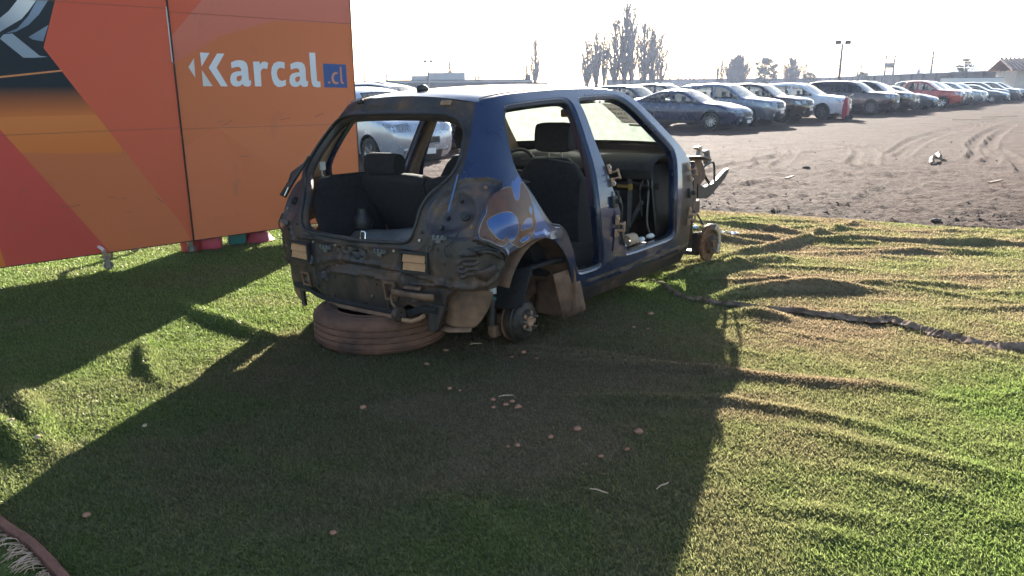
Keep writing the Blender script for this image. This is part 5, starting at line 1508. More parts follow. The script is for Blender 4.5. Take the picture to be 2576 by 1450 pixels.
caster(-.02, .06); caster(1.62, .07); caster(-2.3, .07)
caster(-.62, .30); caster(-.75, -.12); caster(-.36, .45)
for x, y in ((-.62, .30), (-.75, -.12)):
    MB().tube([(x, .05, .17), (x, y * .6, .165), (x, y, .15)], .013, 8).build('foot_bar', M['white_metal'], board)
MB().tube([tuple(p) for p in smooth_poly([(-.62, .32, .15), (-.40, .46, .16), (-.34, .46, .15), (-.33, .45, .09)], 4, False)], .011, 8).build('foot_bar', M['white_metal'], board)
for x in (-1.6, .9, 1.5):
    MB().tube([(x, .05, .17), (x, .8, .06), (x, .85, .03)], .014, 8).build('stay', M['rear_metal'], board)


def plain(x, y, mb, name, label, cat, mat, group=None, rz=0.0, **k):
    o = mb.build(name, mat, **k); o.location = (x, y, turf_z(x, y)); o.rotation_euler = (0, 0, rz)
    return tag(o, label, cat, group)


M['pink'] = pmat('pink_plastic', [(.55, .05, .10), (.62, .08, .13)], 6, .4, coat=.2)
M['teal'] = pmat('teal_plastic', [(.02, .16, .16), (.03, .20, .19)], 6, .4, coat=.2)
M['clear_white'] = pmat('milky_plastic', [(.60, .56, .55), (.66, .63, .62)], 6, .45)
M['red_pl'] = pmat('red_plastic', [(.45, .05, .05), (.52, .08, .07)], 6, .5)
M['maroon'] = pmat('maroon_plastic', [(.28, .025, .045), (.34, .04, .06)], 6, .4, coat=.2)
M['yellow_pl'] = pmat('yellow_plastic', [(.72, .35, .02), (.8, .42, .04)], 6, .45)


def jug(x, y, w, hfill, mat, name, label, rz):
    e = empty(name, (x, y, turf_z(x, y)), rz); tag(e, label, 'container')
    f = lambda s, z: [(s * w * a, s * w * .8 * b, z) for a, b in [(math.copysign(abs(math.cos(t)) ** .45, math.cos(t)) * .5, math.copysign(abs(math.sin(t)) ** .45, math.sin(t)) * .5) for t in np.linspace(0, 2 * math.pi, 29)]]
    MB().grid([f(.0, .0), f(.94, .0), f(1, .02), f(1.0, hfill * .5), f(.98, hfill)]).build('lower_body', mat, e)
    MB().grid([f(.98, hfill), f(.97, hfill + .02), f(.96, .30), f(.9, .34), f(.5, .38), f(.16, .40), f(.16, .44), f(0, .44)]).build('upper_body', M['clear_white'], e)
    MB().lathe([(0, .47), (.035, .47), (.035, .435)], n=16).build('cap', mat, e)
    MB().tube([(-.09, 0, .37), (-.07, 0, .43), (.0, 0, .455), (.07, 0, .43), (.09, 0, .37)], .012, 8).build('handle', M['clear_white'], e)


jug(-2.70, 6.775, .20, .10, M['pink'], 'canister', 'milky white canister with a pink lower half under the board', R(12))
jug(-2.525, 6.965, .17, .14, M['teal'], 'canister', 'milky white canister with a teal lower half under the board', R(20))
e = empty('bucket', (-2.83, 6.66, turf_z(-2.83, 6.66))); tag(e, 'plain red bucket under the board beside the pink canister', 'bucket')
MB().lathe([(0, .0), (.075, .0), (.08, .01), (.10, .26), (.105, .262), (.105, .25), (.096, .25), (.078, .02), (0, .02)], n=28).build('pail', M['red_pl'], e)
MB().tube([(.10 * math.cos(t), .012, .24 + .09 * math.sin(t)) for t in np.linspace(0, math.pi, 13)], .004, 6).build('handle', M['bare_steel'], e)


def cone(x, y, name, label, mat, h, rb, flare):
    e = empty(name, (x, y, turf_z(x, y))); tag(e, label, 'cone')
    MB().lathe([(0, .012), (rb * 1.12, .0), (rb * 1.15, .012), (rb, .022), (rb * .82, .05 * flare), (rb * .62, .14), (rb * .5, .28), (rb * .3, h - .02), (rb * .26, h), (rb * .2, h)], n=32).build('body', mat, e)
    MB().lathe([(rb * .47, .32), (rb * .475, .33), (rb * .40, .42), (rb * .39, .42)], n=32).build('band', M['white_metal'], e)


cone(-2.36, 7.06, 'traffic_cone', 'maroon flared plastic cone under the right end of the board', M['maroon'], .55, .125, 1.2)
cone(-2.50, 7.14, 'traffic_cone', 'yellow plastic cone under the board behind the teal canister', M['yellow_pl'], .6, .12, 1)
mb = MB().lathe([(.05, -.008), (.062, -.008), (.066, 0), (.062, .008), (.05, .008)], n=24, closed=True)
plain(-2.17, 7.14, mb, 'rubber_ring', 'small black rubber ring lying beside the maroon cone', 'ring', M['tyre_black'])
plain(-2.05, 7.75, lump((0, 0, .05), .12, 5, (1.2, .8, .5)), 'plastic_bag', 'crumpled white plastic bag on the turf by the end of the board', 'bag', M['paper_white'])
plain(-1.9, 8.1, MB().box((0, 0, .03), (.34, .20, .055)), 'wood_block', 'pale wooden block lying behind the end of the board', 'block', M['card'], rz=R(30), bevel=.006)
for i in range(3):
    plain(-2.3 + .22 * i, 8.05 + .1 * i, MB().bar((-.45, 0, .02), (.45, .03 * i, .022), .05, .02), 'batten', ['dark batten on the turf behind the yellow cone', 'dark batten between two others behind the board', 'dark batten nearest the wooden block'][i], 'batten', M['brown_metal'], group='battens behind the board', rz=R(10 + 14 * i))

# ================================================================== PARKED VEHICLES
SPEC = {
    'sedan': dict(L=4.85, W=1.84, top=[(2.30, .20), (2.40, .36), (2.42, .55), (2.36, .68), (2.22, .76), (1.60, .93), (.95, 1.00), (.12, 1.39), (-.35, 1.45), (-.85, 1.42), (-1.20, 1.33), (-1.88, 1.08), (-2.25, 1.05), (-2.38, .98), (-2.42, .70), (-2.40, .45), (-2.30, .25)], A=6, B=7, Cc=10, D=11, wf=1.42, wr=-1.41, r=.335, belt=.93, pil=(-.28, -.36, -1.05, -1.10), lamp=(.62, .76), grl=(.34, .66)),
    'suv': dict(L=4.55, W=1.85, top=[(2.12, .28), (2.24, .45), (2.27, .70), (2.22, .90), (2.06, .99), (1.50, 1.08), (1.00, 1.13), (.28, 1.57), (-.30, 1.67), (-1.20, 1.65), (-1.90, 1.57), (-2.18, 1.14), (-2.25, .82), (-2.24, .45), (-2.15, .30)], A=6, B=7, Cc=10, D=11, wf=1.36, wr=-1.33, r=.36, belt=1.06, pil=(-.22, -.32, -1.12, -1.22), lamp=(.76, .92), grl=(.56, .90)),
    'bigsuv': dict(L=4.95, W=1.93, top=[(2.34, .32), (2.44, .50), (2.47, .80), (2.42, 1.00), (2.24, 1.09), (1.55, 1.17), (1.15, 1.20), (.42, 1.68), (-.20, 1.78), (-1.40, 1.77), (-2.12, 1.68), (-2.38, 1.22), (-2.46, .85), (-2.44, .5), (-2.35, .34)], A=6, B=7, Cc=10, D=11, wf=1.47, wr=-1.42, r=.39, belt=1.15, pil=(-.18, -.28, -1.20, -1.28), lamp=(.86, 1.02), grl=(.60, 1.0)),
    'pickup': dict(L=5.25, W=1.87, top=[(2.50, .38), (2.58, .52), (2.61, .82), (2.56, 1.02), (2.40, 1.10), (1.62, 1.18), (1.22, 1.21), (.52, 1.68), (.05, 1.79), (-.62, 1.78), (-.85, 1.70), (-.98, 1.20), (-1.04, 1.12), (-2.58, 1.12), (-2.62, .70), (-2.58, .45)], A=6, B=7, Cc=10, D=11, wf=1.62, wr=-1.50, r=.385, belt=1.15, pil=(-.02, -.12, -3, -3), lamp=(.86, 1.02), grl=(.58, 1.0)),
    'hatch': dict(L=4.1, W=1.78, top=[(1.93, .24), (2.02, .40), (2.05, .64), (2.0, .84), (1.86, .93), (1.30, 1.03), (.95, 1.08), (.35, 1.50), (-.20, 1.60), (-1.20, 1.585), (-1.74, 1.52), (-1.94, 1.10), (-2.04, .80), (-2.03, .45), (-1.95, .30)], A=6, B=7, Cc=10, D=11, wf=1.24, wr=-1.30, r=.32, belt=1.02, pil=(-.20, -.30, -1.22, -1.30), lamp=(.72, .90), grl=(.40, .62)),
}
WHEELS = {}


def wheel_mesh(r, style):
    key = (round(r, 3), style)
    if key in WHEELS: return WHEELS[key]
    t = MB().lathe([(r * .62, -.10), (r * .70, -.108), (r * .92, -.105), (r * .985, -.085), (r, -.05), (r, .05), (r * .985, .085), (r * .92, .105), (r * .70, .108), (r * .62, .10)], n=30, axis='y').build('tyre', M['tyre_black'])
    mb = MB().lathe([(r * .64, -.10), (r * .655, -.095), (r * .60, -.06), (r * .58, .02), (r * .60, .08)], n=30, axis='y')
    mb.lathe([(.0, -.075), (r * .13, -.078), (r * .15, -.06), (r * .15, -.03)], n=14, axis='y')
    ns = {'ten': 10, 'five': 5, 'six': 6}[style]
    for k in range(ns):
        a = 2 * math.pi * k / ns
        for da in ((0,) if style == 'ten' else (-.11, .11)):
            c, s = math.cos(a + da * .6), math.sin(a + da * .6); c2, s2 = math.cos(a + da * 1.6), math.sin(a + da * 1.6)
            mb.bar((r * .12 * c, -.074, r * .12 * s), (r * .61 * c2, -.088, r * .61 * s2), r * (.09 if style == 'ten' else .10), .018, (0, 1, 0))
    m_ = MB().lathe([(0, -.02), (r * .60, -.02)], n=24, axis='y').build('hub_shadow', M['black_plastic'])  # black disc behind the spokes, put in place of the shade there
    rim = mb.build('rim', M['alloy'])
    for o in (t, rim, m_): C.objects.unlink(o)
    WHEELS[key] = (t.data, rim.data, m_.data)
    return WHEELS[key]


CARMESH = {}


def car_data(kind):
    if kind in CARMESH: return CARMESH[kind]
    sp = SPEC[kind]; T = np.array(sp['top'], float); W2 = sp['W'] / 2; H = T[:, 1].max()
    xf, xr = T[:, 0].max(), T[:, 0].min()
    # resample outline keeping the glass corners
    idx = [0]; pts = [T[0]]
    sm = []
    for i in range(len(T) - 1):
        sharp = (i in (sp['A'], sp['Cc'])) 
        p0 = T[max(i - 1, 0)] if i != sp['A'] and i != sp['Cc'] else T[i] * 2 - T[i + 1] if False else T[max(i - 1, 0)]
        p1, p2, p3 = T[i], T[i + 1], T[min(i + 2, len(T) - 1)]
        n = max(2, int(np.hypot(*(p2 - p1)) / .09))
        for j in range(1, n + 1):
            t = j / n
            q = .5 * ((2 * p1) + (-p0 + p2) * t + (2 * p0 - 5 * p1 + 4 * p2 - p3) * t * t + (-p0 + 3 * p1 - 3 * p2 + p3) * t ** 3)
            lin = p1 * (1 - t) + p2 * t
            pts.append(lin * .45 + q * .55)
        idx.append(len(pts) - 1)
    O = np.array(pts); cor = {k: idx[sp[k]] for k in ('A', 'B', 'Cc', 'D')}
    belt = sp['belt']

    def fz(z):
        k = np.interp(z, [.15, .30, .50, .72 * belt, belt, belt + .05, H], [.90, .955, .99, 1.0, .965, .945, .745])
        return k

    def fx(x):
        return 1 - .20 * np.clip((x - (xf - .75)) / .75, 0, 1) ** 2.4 - .12 * np.clip(((xr + .7) - x) / .7, 0, 1) ** 2.4

    def Vf(P):
        d = seg_dist(P, O); rr_ = .075
        q = np.clip(1 - d / rr_, 0, 1)
        return W2 * fz(P[:, 1]) * fx(P[:, 0]) - rr_ * (1 - np.sqrt(np.maximum(1 - q * q, 0)))
    # lower edge with wheel arches
    ra = sp['r'] + .055; zc = sp['r']; zs = .26 if kind != 'sedan' else .22
    low = [(xr + .12 if False else O[-1][0], O[-1][1])]
    lowl = []
    for xc in (sp['wr'], sp['wf']):
        a0 = math.asin(np.clip((zs - zc) / ra, -1, 1))
        th = np.linspace(math.pi - a0, a0, 17)
        lowl += [(xc + ra * math.cos(t), zc + ra * math.sin(t)) for t in th]
    poly = [tuple(p) for p in O] + [(lowl[0][0] - .10, zs)] + lowl[:17] + [(0.0, zs)] + lowl[17:] + [(lowl[-1][0] + .10, zs)]
    poly = np.array(poly)
    # side windows
    def roofz(x):
        seg = O[cor['A'] - 2:cor['D'] + 3]
        o_ = np.argsort(seg[:, 0]); return np.interp(x, seg[o_, 0], seg[o_, 1])
    xA, xD = O[cor['A']][0], O[cor['D']][0]
    p1, p2, p3, p4 = sp['pil']; wins = []
    for x0, x1 in ((p1, xA), (p3, p2), (xD, p4)):
        if x1 - x0 < .15: continue
        xs = np.linspace(x0, x1, 9)
        topz = roofz(xs) - .085 - .02; bot = belt + .02 + .05 * np.clip((-xs) / 2, 0, 1)
        if kind == 'pickup' and x1 < -2: continue
        if x0 == p3 and kind == 'pickup':
            xs = np.linspace(O[cor['Cc']][0] + .10, p2, 9); topz = roofz(xs) - .10; bot = belt + .02 + xs * 0
        ok = topz - bot > .03
        if ok.sum() < 3: continue
        xs, topz, bot = xs[ok], topz[ok], bot[ok]
        w = np.array([(a, b) for a, b in zip(xs, bot)] + [(a, b) for a, b in zip(xs[::-1], topz[::-1])])
        wins.append(w)
    g_ = np.stack(np.meshgrid(np.arange(xr, xf, .10), np.arange(.2, H, .08)), -1).reshape(-1, 2)
    ring = [offset_poly(poly, d) for d in (.015, .04, .075)]
    rp = np.concatenate([r_[:len(O)] for r_ in ring])
    keep = np.ones(len(rp), bool)
    for w in wins: keep &= seg_dist(rp, w, True) > .012
    dist_ok = seg_dist(g_, poly, True) > .085
    for w in wins: dist_ok &= seg_dist(g_, w, True) > .03
    v, f = cdt_sheet(poly, wins, [], np.concatenate([g_[dist_ok], rp[keep]]))
    Vy = Vf(v)
    VV = []; FF = []
    for sg in (-1, 1):
        b = len(VV); VV += [(x, sg * y, z) for (x, z), y in zip(v, Vy)]
        FF += [tuple(b + i for i in (t if sg < 0 else t[::-1])) for t in f]
    # top skin
    Vo = Vf(O); M_ = 11; ts = np.linspace(-1, 1, M_)
    d = np.gradient(O, axis=0); d /= np.maximum(np.hypot(*d.T)[:, None], 1e-9); nrm = np.stack([d[:, 1], -d[:, 0]], 1)
    if nrm[len(nrm) // 2, 1] < 0: nrm = -nrm
    bul = np.interp(np.arange(len(O)), [0, cor['A'] * .45, cor['A'], cor['B'], cor['Cc'], cor['D'], len(O) - 1], [.15, .06, .06, .045, .04, .08, .10])

    def skin(i, t, lift=0.0):
        k = bul[i] * (1 - abs(t) ** 2.2) + lift
        return (O[i, 0] + nrm[i, 0] * k, Vo[i] * t, O[i, 1] + nrm[i, 1] * k)
    glass_rows = {'windscreen': (cor['A'], cor['B']), 'rear_window': (cor['Cc'], cor['D'])}
    b = len(VV)
    for i in range(len(O)): VV += [skin(i, t) for t in ts]
    for i in range(len(O) - 1):
        for j in range(M_ - 1):
            gl = any(a <= i < c for a, c in glass_rows.values()) and 1 <= j < M_ - 2
            if not gl: FF.append((b + i * M_ + j, b + i * M_ + j + 1, b + (i + 1) * M_ + j + 1, b + (i + 1) * M_ + j))
    me = bpy.data.meshes.new('body_' + kind); me.from_pydata([tuple(map(float, p)) for p in VV], [], FF)
    bm = bmesh.new(); bm.from_mesh(me); bmesh.ops.remove_doubles(bm, verts=bm.verts, dist=.002)
    bmesh.ops.recalc_face_normals(bm, faces=bm.faces); bm.to_mesh(me); bm.free()
    me.polygons.foreach_set('use_smooth', np.full(len(me.polygons), True)); me.materials.append(M['black_gloss'])
    try: me.set_sharp_from_angle(angle=R(48))
    except Exception: pass
    parts = [('body', me, 'paint')]

    def reg(mb, name, mat, **k):
        o = mb.build(name, mat, **k); me_ = o.data
        if k.get('bevel') or k.get('solid'):
            dg = bpy.context.evaluated_depsgraph_get(); me_ = bpy.data.meshes.new_from_object(o.evaluated_get(dg))
        C.objects.unlink(o); parts.append((name, me_, None))
    for nm, (a, c) in glass_rows.items():
        if c - a < 2: continue
        reg(MB().grid([[skin(i, t, -.004) for t in ts[1:-1]] for i in range(a, c + 1)]), nm, M['glass'])
    for w in wins:
        wv, wf_ = cdt_sheet(w, [], [], np.zeros((0, 2)))
        y = Vf(wv) - .006
        for sg in (-1, 1):
            reg(MB().add([(p[0], sg * q, p[1]) for p, q in zip(wv, y)], [tuple(t) for t in wf_]), 'side_window', M['glass'])
    # lamps: wrap from the front face round the corner
    zl, zh = sp['lamp']

    def front_i(z):
        k = np.arange(0, cor['A']); return int(k[np.argmin(np.abs(O[:cor['A'], 1] - z))])
    for sg in (-1, 1):
        rows = []
        for z, tp in ((zl, .55), (zl * .6 + zh * .4, .85), (zl * .25 + zh * .75, 1.0), (zh, .92)):
            i = front_i(z); row = [skin(i, sg * t, .008) for t in (.60, .74, .88, .97)]
            x0 = O[i, 0]
            for dx in (.05, .14, .26):
                P1 = np.array([[x0 - dx * tp, z + dx * .10]]); row.append((P1[0, 0], sg * (Vf(P1)[0] + .008), P1[0, 1]))
            rows.append(row)
        reg(MB().grid(rows), 'headlight', M['lamp'])
        # lower corner lamp
        i = front_i(zl * .62); c_ = skin(i, sg * .80, .006)
        reg(MB().lathe([(0, .012), (.045, .010), (.058, .0), (.06, -.01)], c_, 'x', 16), 'fog_lamp', M['lamp'])
        # tail lamp
        i = int(np.argmin(np.abs(O[cor['D']:, 1] - belt * .92))) + cor['D']
        reg(MB().grid([[skin(min(i + k, len(O) - 1), sg * t, .006) for t in (.68, .82, .96)] for k in (-1, 0, 1)]), 'tail_light', M['red_pl'])
        # door mirror
        xm = xA - .22; P1 = np.array([[xm, belt + .05]]); ym = Vf(P1)[0]
        reg(MB().box((xm, sg * (ym + .10), belt + .10), (.10, .17, .13), None, .8).bar((xm, sg * (ym - .02), belt + .05), (xm, sg * (ym + .06), belt + .07), .05, .04), 'door_mirror', M['black_gloss'], bevel=.03)
        for xh in (p1 + .10, p3 + .16 if kind != 'pickup' else p2 - .62):
            P1 = np.array([[xh, belt - .14]]); reg(MB().box((xh, sg * (Vf(P1)[0] + .012), belt - .14), (.16, .02, .028)), 'door_handle', M['chrome'], bevel=.006)
        # door gaps
        for xg in (xA - .30 + .10, (p1 + p2) / 2, p3 + .05 if kind != 'pickup' else O[cor['Cc']][0] + .02):
            zz_ = np.linspace(zs + .06, belt - .01, 10); P1 = np.stack([np.full(10, xg), zz_], 1); yy = Vf(P1)
            reg(MB().tube([(xg, sg * (y + .0005), z) for y, z in zip(yy, zz_)], .0045, 4), 'door_gap', M['black_plastic'])
        xs_ = np.linspace(sp['wr'] + ra + .05, sp['wf'] - ra - .05, 12); P1 = np.stack([xs_, np.full(12, zs + .04)], 1)
        reg(MB().grid([[(x, sg * (Vf(np.array([[x, zs + dz]]))[0] + .008), zs + dz) for x in xs_] for dz in (-.01, .05, .11)]), 'sill_cladding', M['black_plastic'])
        if kind in ('suv', 'bigsuv'):
            i0, i1 = cor['B'] + 2, cor['Cc'] - 2
            reg(MB().tube([(skin(i, sg * .86, .055)[0], skin(i, sg * .86)[1], skin(i, sg * .86, .045)[2]) for i in range(i0, i1 + 1, 2)], .016, 6), 'roof_rail', M['alloy'])
    # grille with bars, bumper opening, number plate
    g0, g1 = sp['grl']; i0, i1 = front_i(g0 + (g1 - g0) * .35), front_i(g1 * .97)
    gi = list(range(i0, i1 + 1)) if i1 > i0 else [i0, i0 + 1]
    reg(MB().grid([[skin(i, t, .006) for t in np.linspace(-.48, .48, 9)] for i in gi]), 'grille', M['black_plastic'])
    for k in (.2, .5, .8):
        i = gi[int(k * (len(gi) - 1))]
        reg(MB().tube([skin(i, t, .016) for t in np.linspace(-.46, .46, 9)], .012, 6), 'grille_bar', M['chrome'])
    j0 = front_i(g0 - .16); j1 = front_i(g0 + .02)
    if j1 <= j0: j1 = j0 + 1
    reg(MB().grid([[skin(i, t, .007) for t in np.linspace(-.62, .62, 9)] for i in range(j0, j1 + 1)]), 'lower_grille', M['black_plastic'])
    ip = front_i(g0 + .05); c_ = skin(ip, 0, .03)
    reg(MB().box(c_, (.012, .34, .12)), 'number_plate', M['plate'], bevel=.003)
    # inside: floor tray, wheel wells, seats
    reg(MB().box(((xf + xr) / 2, 0, zs + .10), (xf - xr - .5, sp['W'] - .26, .16)), 'underbody', M['black_plastic'])
    for xc in (sp['wf'], sp['wr']):
        reg(MB().tube([(xc, -W2 + .16, zc), (xc, W2 - .16, zc)], ra - .01, 18), 'wheel_well', M['black_plastic'])
    for xs_, nm in ((.05, 'front_seat'), (-.85, 'rear_seat')):
        if kind == 'pickup': xs_ += .25
        for sg in ((-1, 1)):
            reg(MB().box((xs_, sg * .37, belt - .20), (.16, .48, .62), Matrix.Rotation(R(-14), 3, 'Y')).box((xs_ + .28, sg * .37, belt - .42), (.5, .5, .16)).box((xs_ - .10, sg * .37, belt + .20), (.10, .26, .17)), nm, M['black_cloth'], bevel=.04)
    reg(MB().box((xA - .32, 0, belt - .04), (.45, W2 * 1.6, .16)), 'dashboard', M['black_plastic'], bevel=.04)
    CARMESH[kind] = parts
    return parts


ROW = Vector((.6635, .748, 0)); HVEC = Vector((.748, -.6635, 0)); ROW0 = Vector((6.905, 31.31, 0))


def ground_z(x, y): return float(gz(np.array([x]), np.array([y]))[0])


def park(kind, name, label, pos, ang, pm, rim='ten', dark_rim=False, group='cars parked in the row across the lot', hide=(), win=None, cat='car'):
    sp = SPEC[kind]
    e = empty(name, (pos[0], pos[1], ground_z(pos[0], pos[1]) - (.10 if kind == 'hatch' and pos[0] < 0 else 0)), ang); tag(e, label, cat, group)
    for nm, me, role in car_data(kind):
        if nm in hide: continue
        o = bpy.data.objects.new(nm, me); link(o, e)
        if role == 'paint':
            o.material_slots[0].link = 'OBJECT'; o.material_slots[0].material = pm
        if win and nm in ('side_window', 'rear_window'):
            o.material_slots[0].link = 'OBJECT'; o.material_slots[0].material = win
    t, rm, hs = wheel_mesh(sp['r'], rim)
    for x in (sp['wf'], sp['wr']):
        for sg in (-1, 1):
            w = bpy.data.objects.new('wheel', t); link(w, e); w.location = (x, sg * (sp['W'] / 2 - .125), sp['r'] - .012); w.rotation_euler = (0, 0, 0 if sg < 0 else math.pi)
            for nm, me in (('rim', rm), ('hub_shade', hs)):
                o = bpy.data.objects.new(nm, me); link(o, w)
                if nm == 'rim' and dark_rim:
                    o.material_slots[0].link = 'OBJECT'; o.material_slots[0].material = M['alloy_dark']
    return e


PAINT = {'slate': paint('slate_blue_paint', (.02, .03, .075)), 'silver': paint('silver_paint', (.16, .18, .23), .6), 'brown': paint('dark_brown_paint', (.035, .022, .022)), 'white': paint('white_car_paint', (.50, .53, .60), 0),
         'black': paint('black_paint', (.012, .011, .014)), 'plum': paint('dark_plum_paint', (.03, .02, .03)), 'red': paint('red_paint', (.30, .03, .025), .2), 'grey': paint('grey_paint', (.045, .05, .065)),
         'dblue': paint('dark_blue_paint', (.012, .022, .06)), 'lsilver': paint('light_silver_paint', (.22, .24, .29), .5)}
HA = math.atan2(HVEC.y, HVEC.x)
row_cars = [
    (.2, 'sedan', 'parked_car', 'slate blue sedan with bright ten-spoke wheel, nearest in the parked row', 'slate', 'ten', False, {}),
    (3.5, 'suv', 'parked_car', 'silver suv with chrome grille bars behind the slate blue sedan', 'silver', 'five', False, {}),
    (7.5, 'suv', 'parked_car', 'dark brown suv between the silver suv and the white suv', 'brown', 'five', True, {}),
    (11.6, 'suv', 'parked_car', 'white suv with the red jack standing at its nose', 'white', 'five', True, {}),
    (19.0, 'bigsuv', 'parked_car', 'large black seven-seat suv with dark windows and black wheels', 'plum', 'six', True, dict(win=M['glass_dark'])),
    (21.9, 'bigsuv', 'parked_car', 'second large black suv, half hidden by the first black suv', 'black', 'six', True, dict(win=M['glass_dark'])),
    (24.6, 'suv', 'parked_car', 'pale silver suv between the black suvs and the grey sedan', 'lsilver', 'five', False, {}),
    (27.3, 'sedan', 'parked_car', 'dark grey sedan parked just before the red pickup', 'grey', 'ten', False, {}),
    (32.6, 'pickup', 'pickup_truck', 'red double-cab pickup with six-spoke wheels in the parked row', 'red', 'six', False, dict(cat='pickup')),
    (36.0, 'bigsuv', 'parked_car', 'grey suv directly behind the red pickup', 'silver', 'five', False, {}),
    (39.2, 'suv', 'parked_car', 'black suv second behind the red pickup', 'black', 'five', True, {}),
    (42.6, 'suv', 'parked_car', 'pale silver suv third behind the red pickup', 'lsilver', 'five', False, {}),
    (46.0, 'hatch', 'parked_car', 'small white hatchback far along the parked row', 'white', 'five', False, {}),
    (49.6, 'sedan', 'parked_car', 'dark grey sedan behind the small white hatchback', 'grey', 'ten', False, {}),
    (53.2, 'suv', 'parked_car', 'dark blue suv with roof rails in the far part of the row', 'dblue', 'five', True, {}),
    (56.8, 'suv', 'parked_car', 'grey suv behind the dark blue suv, near the right edge', 'grey', 'five', False, {}),
    (60.6, 'suv', 'parked_car', 'dark suv near the far end of the row', 'black', 'five', False, {}),
    (64.6, 'sedan', 'parked_car', 'black sedan at the far end of the row', 'black', 'five', True, {}),
]
for t_, kind, nm, lb, pc, rim, dk, kw in row_cars:
    adv = {'sedan': 0, 'suv': -.1, 'bigsuv': -.1, 'pickup': .1, 'hatch': -.2}[kind] + rng.uniform(-.25, .25)
    p = ROW0 + ROW * t_ + HVEC * adv
    park(kind, nm, lb, p, HA + R(rng.uniform(-1.5, 1.5)), PAINT[pc], rim, dk, **kw)
# vehicles on the left, behind the board and the shell
kp = Vector((-2.89, 16.37, 0)); kh = R(-48)
hv = Vector((math.cos(kh), math.sin(kh), 0)); lv = Vector((-hv.y, hv.x, 0))
PAINT['bright'] = paint('bright_silver_paint', (.42, .45, .52), .5)
park('hatch', 'parked_car', 'silver hatchback seen through the tail opening of the stripped car', kp - hv * 1.24 + lv * .76, kh, PAINT['bright'], 'five', group='cars parked on the left behind the shell')
park('suv', 'parked_car', 'dark blue suv whose roof shows above the stripped car at the left', (-3.1, 20.8, 0), R(-24), PAINT['dblue'], 'five', True, group='cars parked on the left behind the shell')
park('sedan', 'parked_car', 'black sedan half hidden behind the end of the orange board', (-5.6, 20.2, 0), R(-40), PAINT['black'], 'five', True, group='cars parked on the left behind the shell')
park('hatch', 'parked_car', 'dark grey hatchback with bright roof between the shell and the sedan', (5.9, 38.6, 0), HA, PAINT['grey'], 'five', True, group='cars parked in a second row')
park('suv', 'parked_car', 'black suv in the second row above the windscreen pillar', (8.5, 43.5, 0), HA, PAINT['black'], 'five', True, group='cars parked in a second row')

# red floor jack standing on end in front of the white suv
p = ROW0 + ROW * 10.3 + HVEC * 2.7
jk = empty('floor_jack', (p.x, p.y, ground_z(p.x, p.y)), HA); tag(jk, 'red steel floor jack standing on end before the white suv', 'jack')
MB().prism([(-.10, .05), (.12, .05), (.15, .5), (.10, 1.02), (.0, 1.05), (-.07, .9), (-.12, .4)], 1, -.15, .15).build('frame', M['maroon'], jk, bevel=.02)
for y in (-.19, .19): MB().lathe([(0, -.03), (.10, -.03), (.12, -.015), (.12, .015), (.10, .03), (0, .03)], (.20, y, .12), 'y', 20).build('wheel', M['tyre_black'], jk)
MB().tube([(.05, 0, .9), (.16, 0, 1.12), (.30, 0, 1.16)], .022, 8).build('handle', M['black_plastic'], jk)
MB().lathe([(0, 0), (.06, 0), (.06, .05), (0, .05)], (-.02, 0, 1.04), 'z', 14).build('saddle', M['bare_steel'], jk)

# ================================================================== FAR SURROUNDINGS
def farx(px, Y): return Y * (px - 1288) / 2003.0
def farz(py, Y): return CAM_H + Y * (HORY - py) / 2071.0


M['bark'] = pmat('bark', [(.06, .048, .04), (.10, .08, .068)], 3, .95)
M['twig'] = pmat('twigs', [(.06, .05, .045), (.10, .082, .07)], 2, .95)
M['leaf_dark'] = pmat('dull_leaves', [(.05, .07, .03), (.10, .12, .05)], 1.2, .9)


def poplar_data(seed, spread=.10, nb=150, leafy=0):
    rg = np.random.default_rng(seed); tr = MB(); br = MB()
    pts = [(rg.normal(0, .004) * i, rg.normal(0, .004) * i, i / 8) for i in range(9)]
    tr.tube(pts, [.018 * (1 - i / 9) + .001 for i in range(9)], 6)
    for k in range(nb):
        h = rg.uniform(.03, .95) ** 1.5; a = rg.uniform(0, 2 * math.pi)
        Ln = (1 - h) * rg.uniform(.35, .75) + .05
        out_ = spread * (.35 + .65 * math.sin(math.pi * min(1, h * 1.15 + .12))) * rg.uniform(.5, 1.15)
        P0 = np.array([0, 0, h]); P = [P0]
        for t in (.3, .65, 1):
            P.append(P0 + np.array([math.cos(a) * out_ * t ** .7, math.sin(a) * out_ * t ** .7, Ln * t]) + rg.normal(0, .006, 3))
        if P[-1][2] > 1.04: continue
        br.tube(P, [.0062, .0048, .0034, .0014], 4, cap=False)
        for j in range(4):
            t = rg.uniform(.2, .95); i = min(int(t * 3), 2); f = t * 3 - i; q = P[i] * (1 - f) + P[i + 1] * f
            a2 = a + rg.normal(0, 1.2); l2 = rg.uniform(.03, .10)
            e_ = q + np.array([math.cos(a2) * l2 * .35, math.sin(a2) * l2 * .35, l2])
            br.tube([q, (q + e_) / 2 + rg.normal(0, .003, 3), e_], [.0028, .0021, .0010], 3, cap=False)
    return tr, br


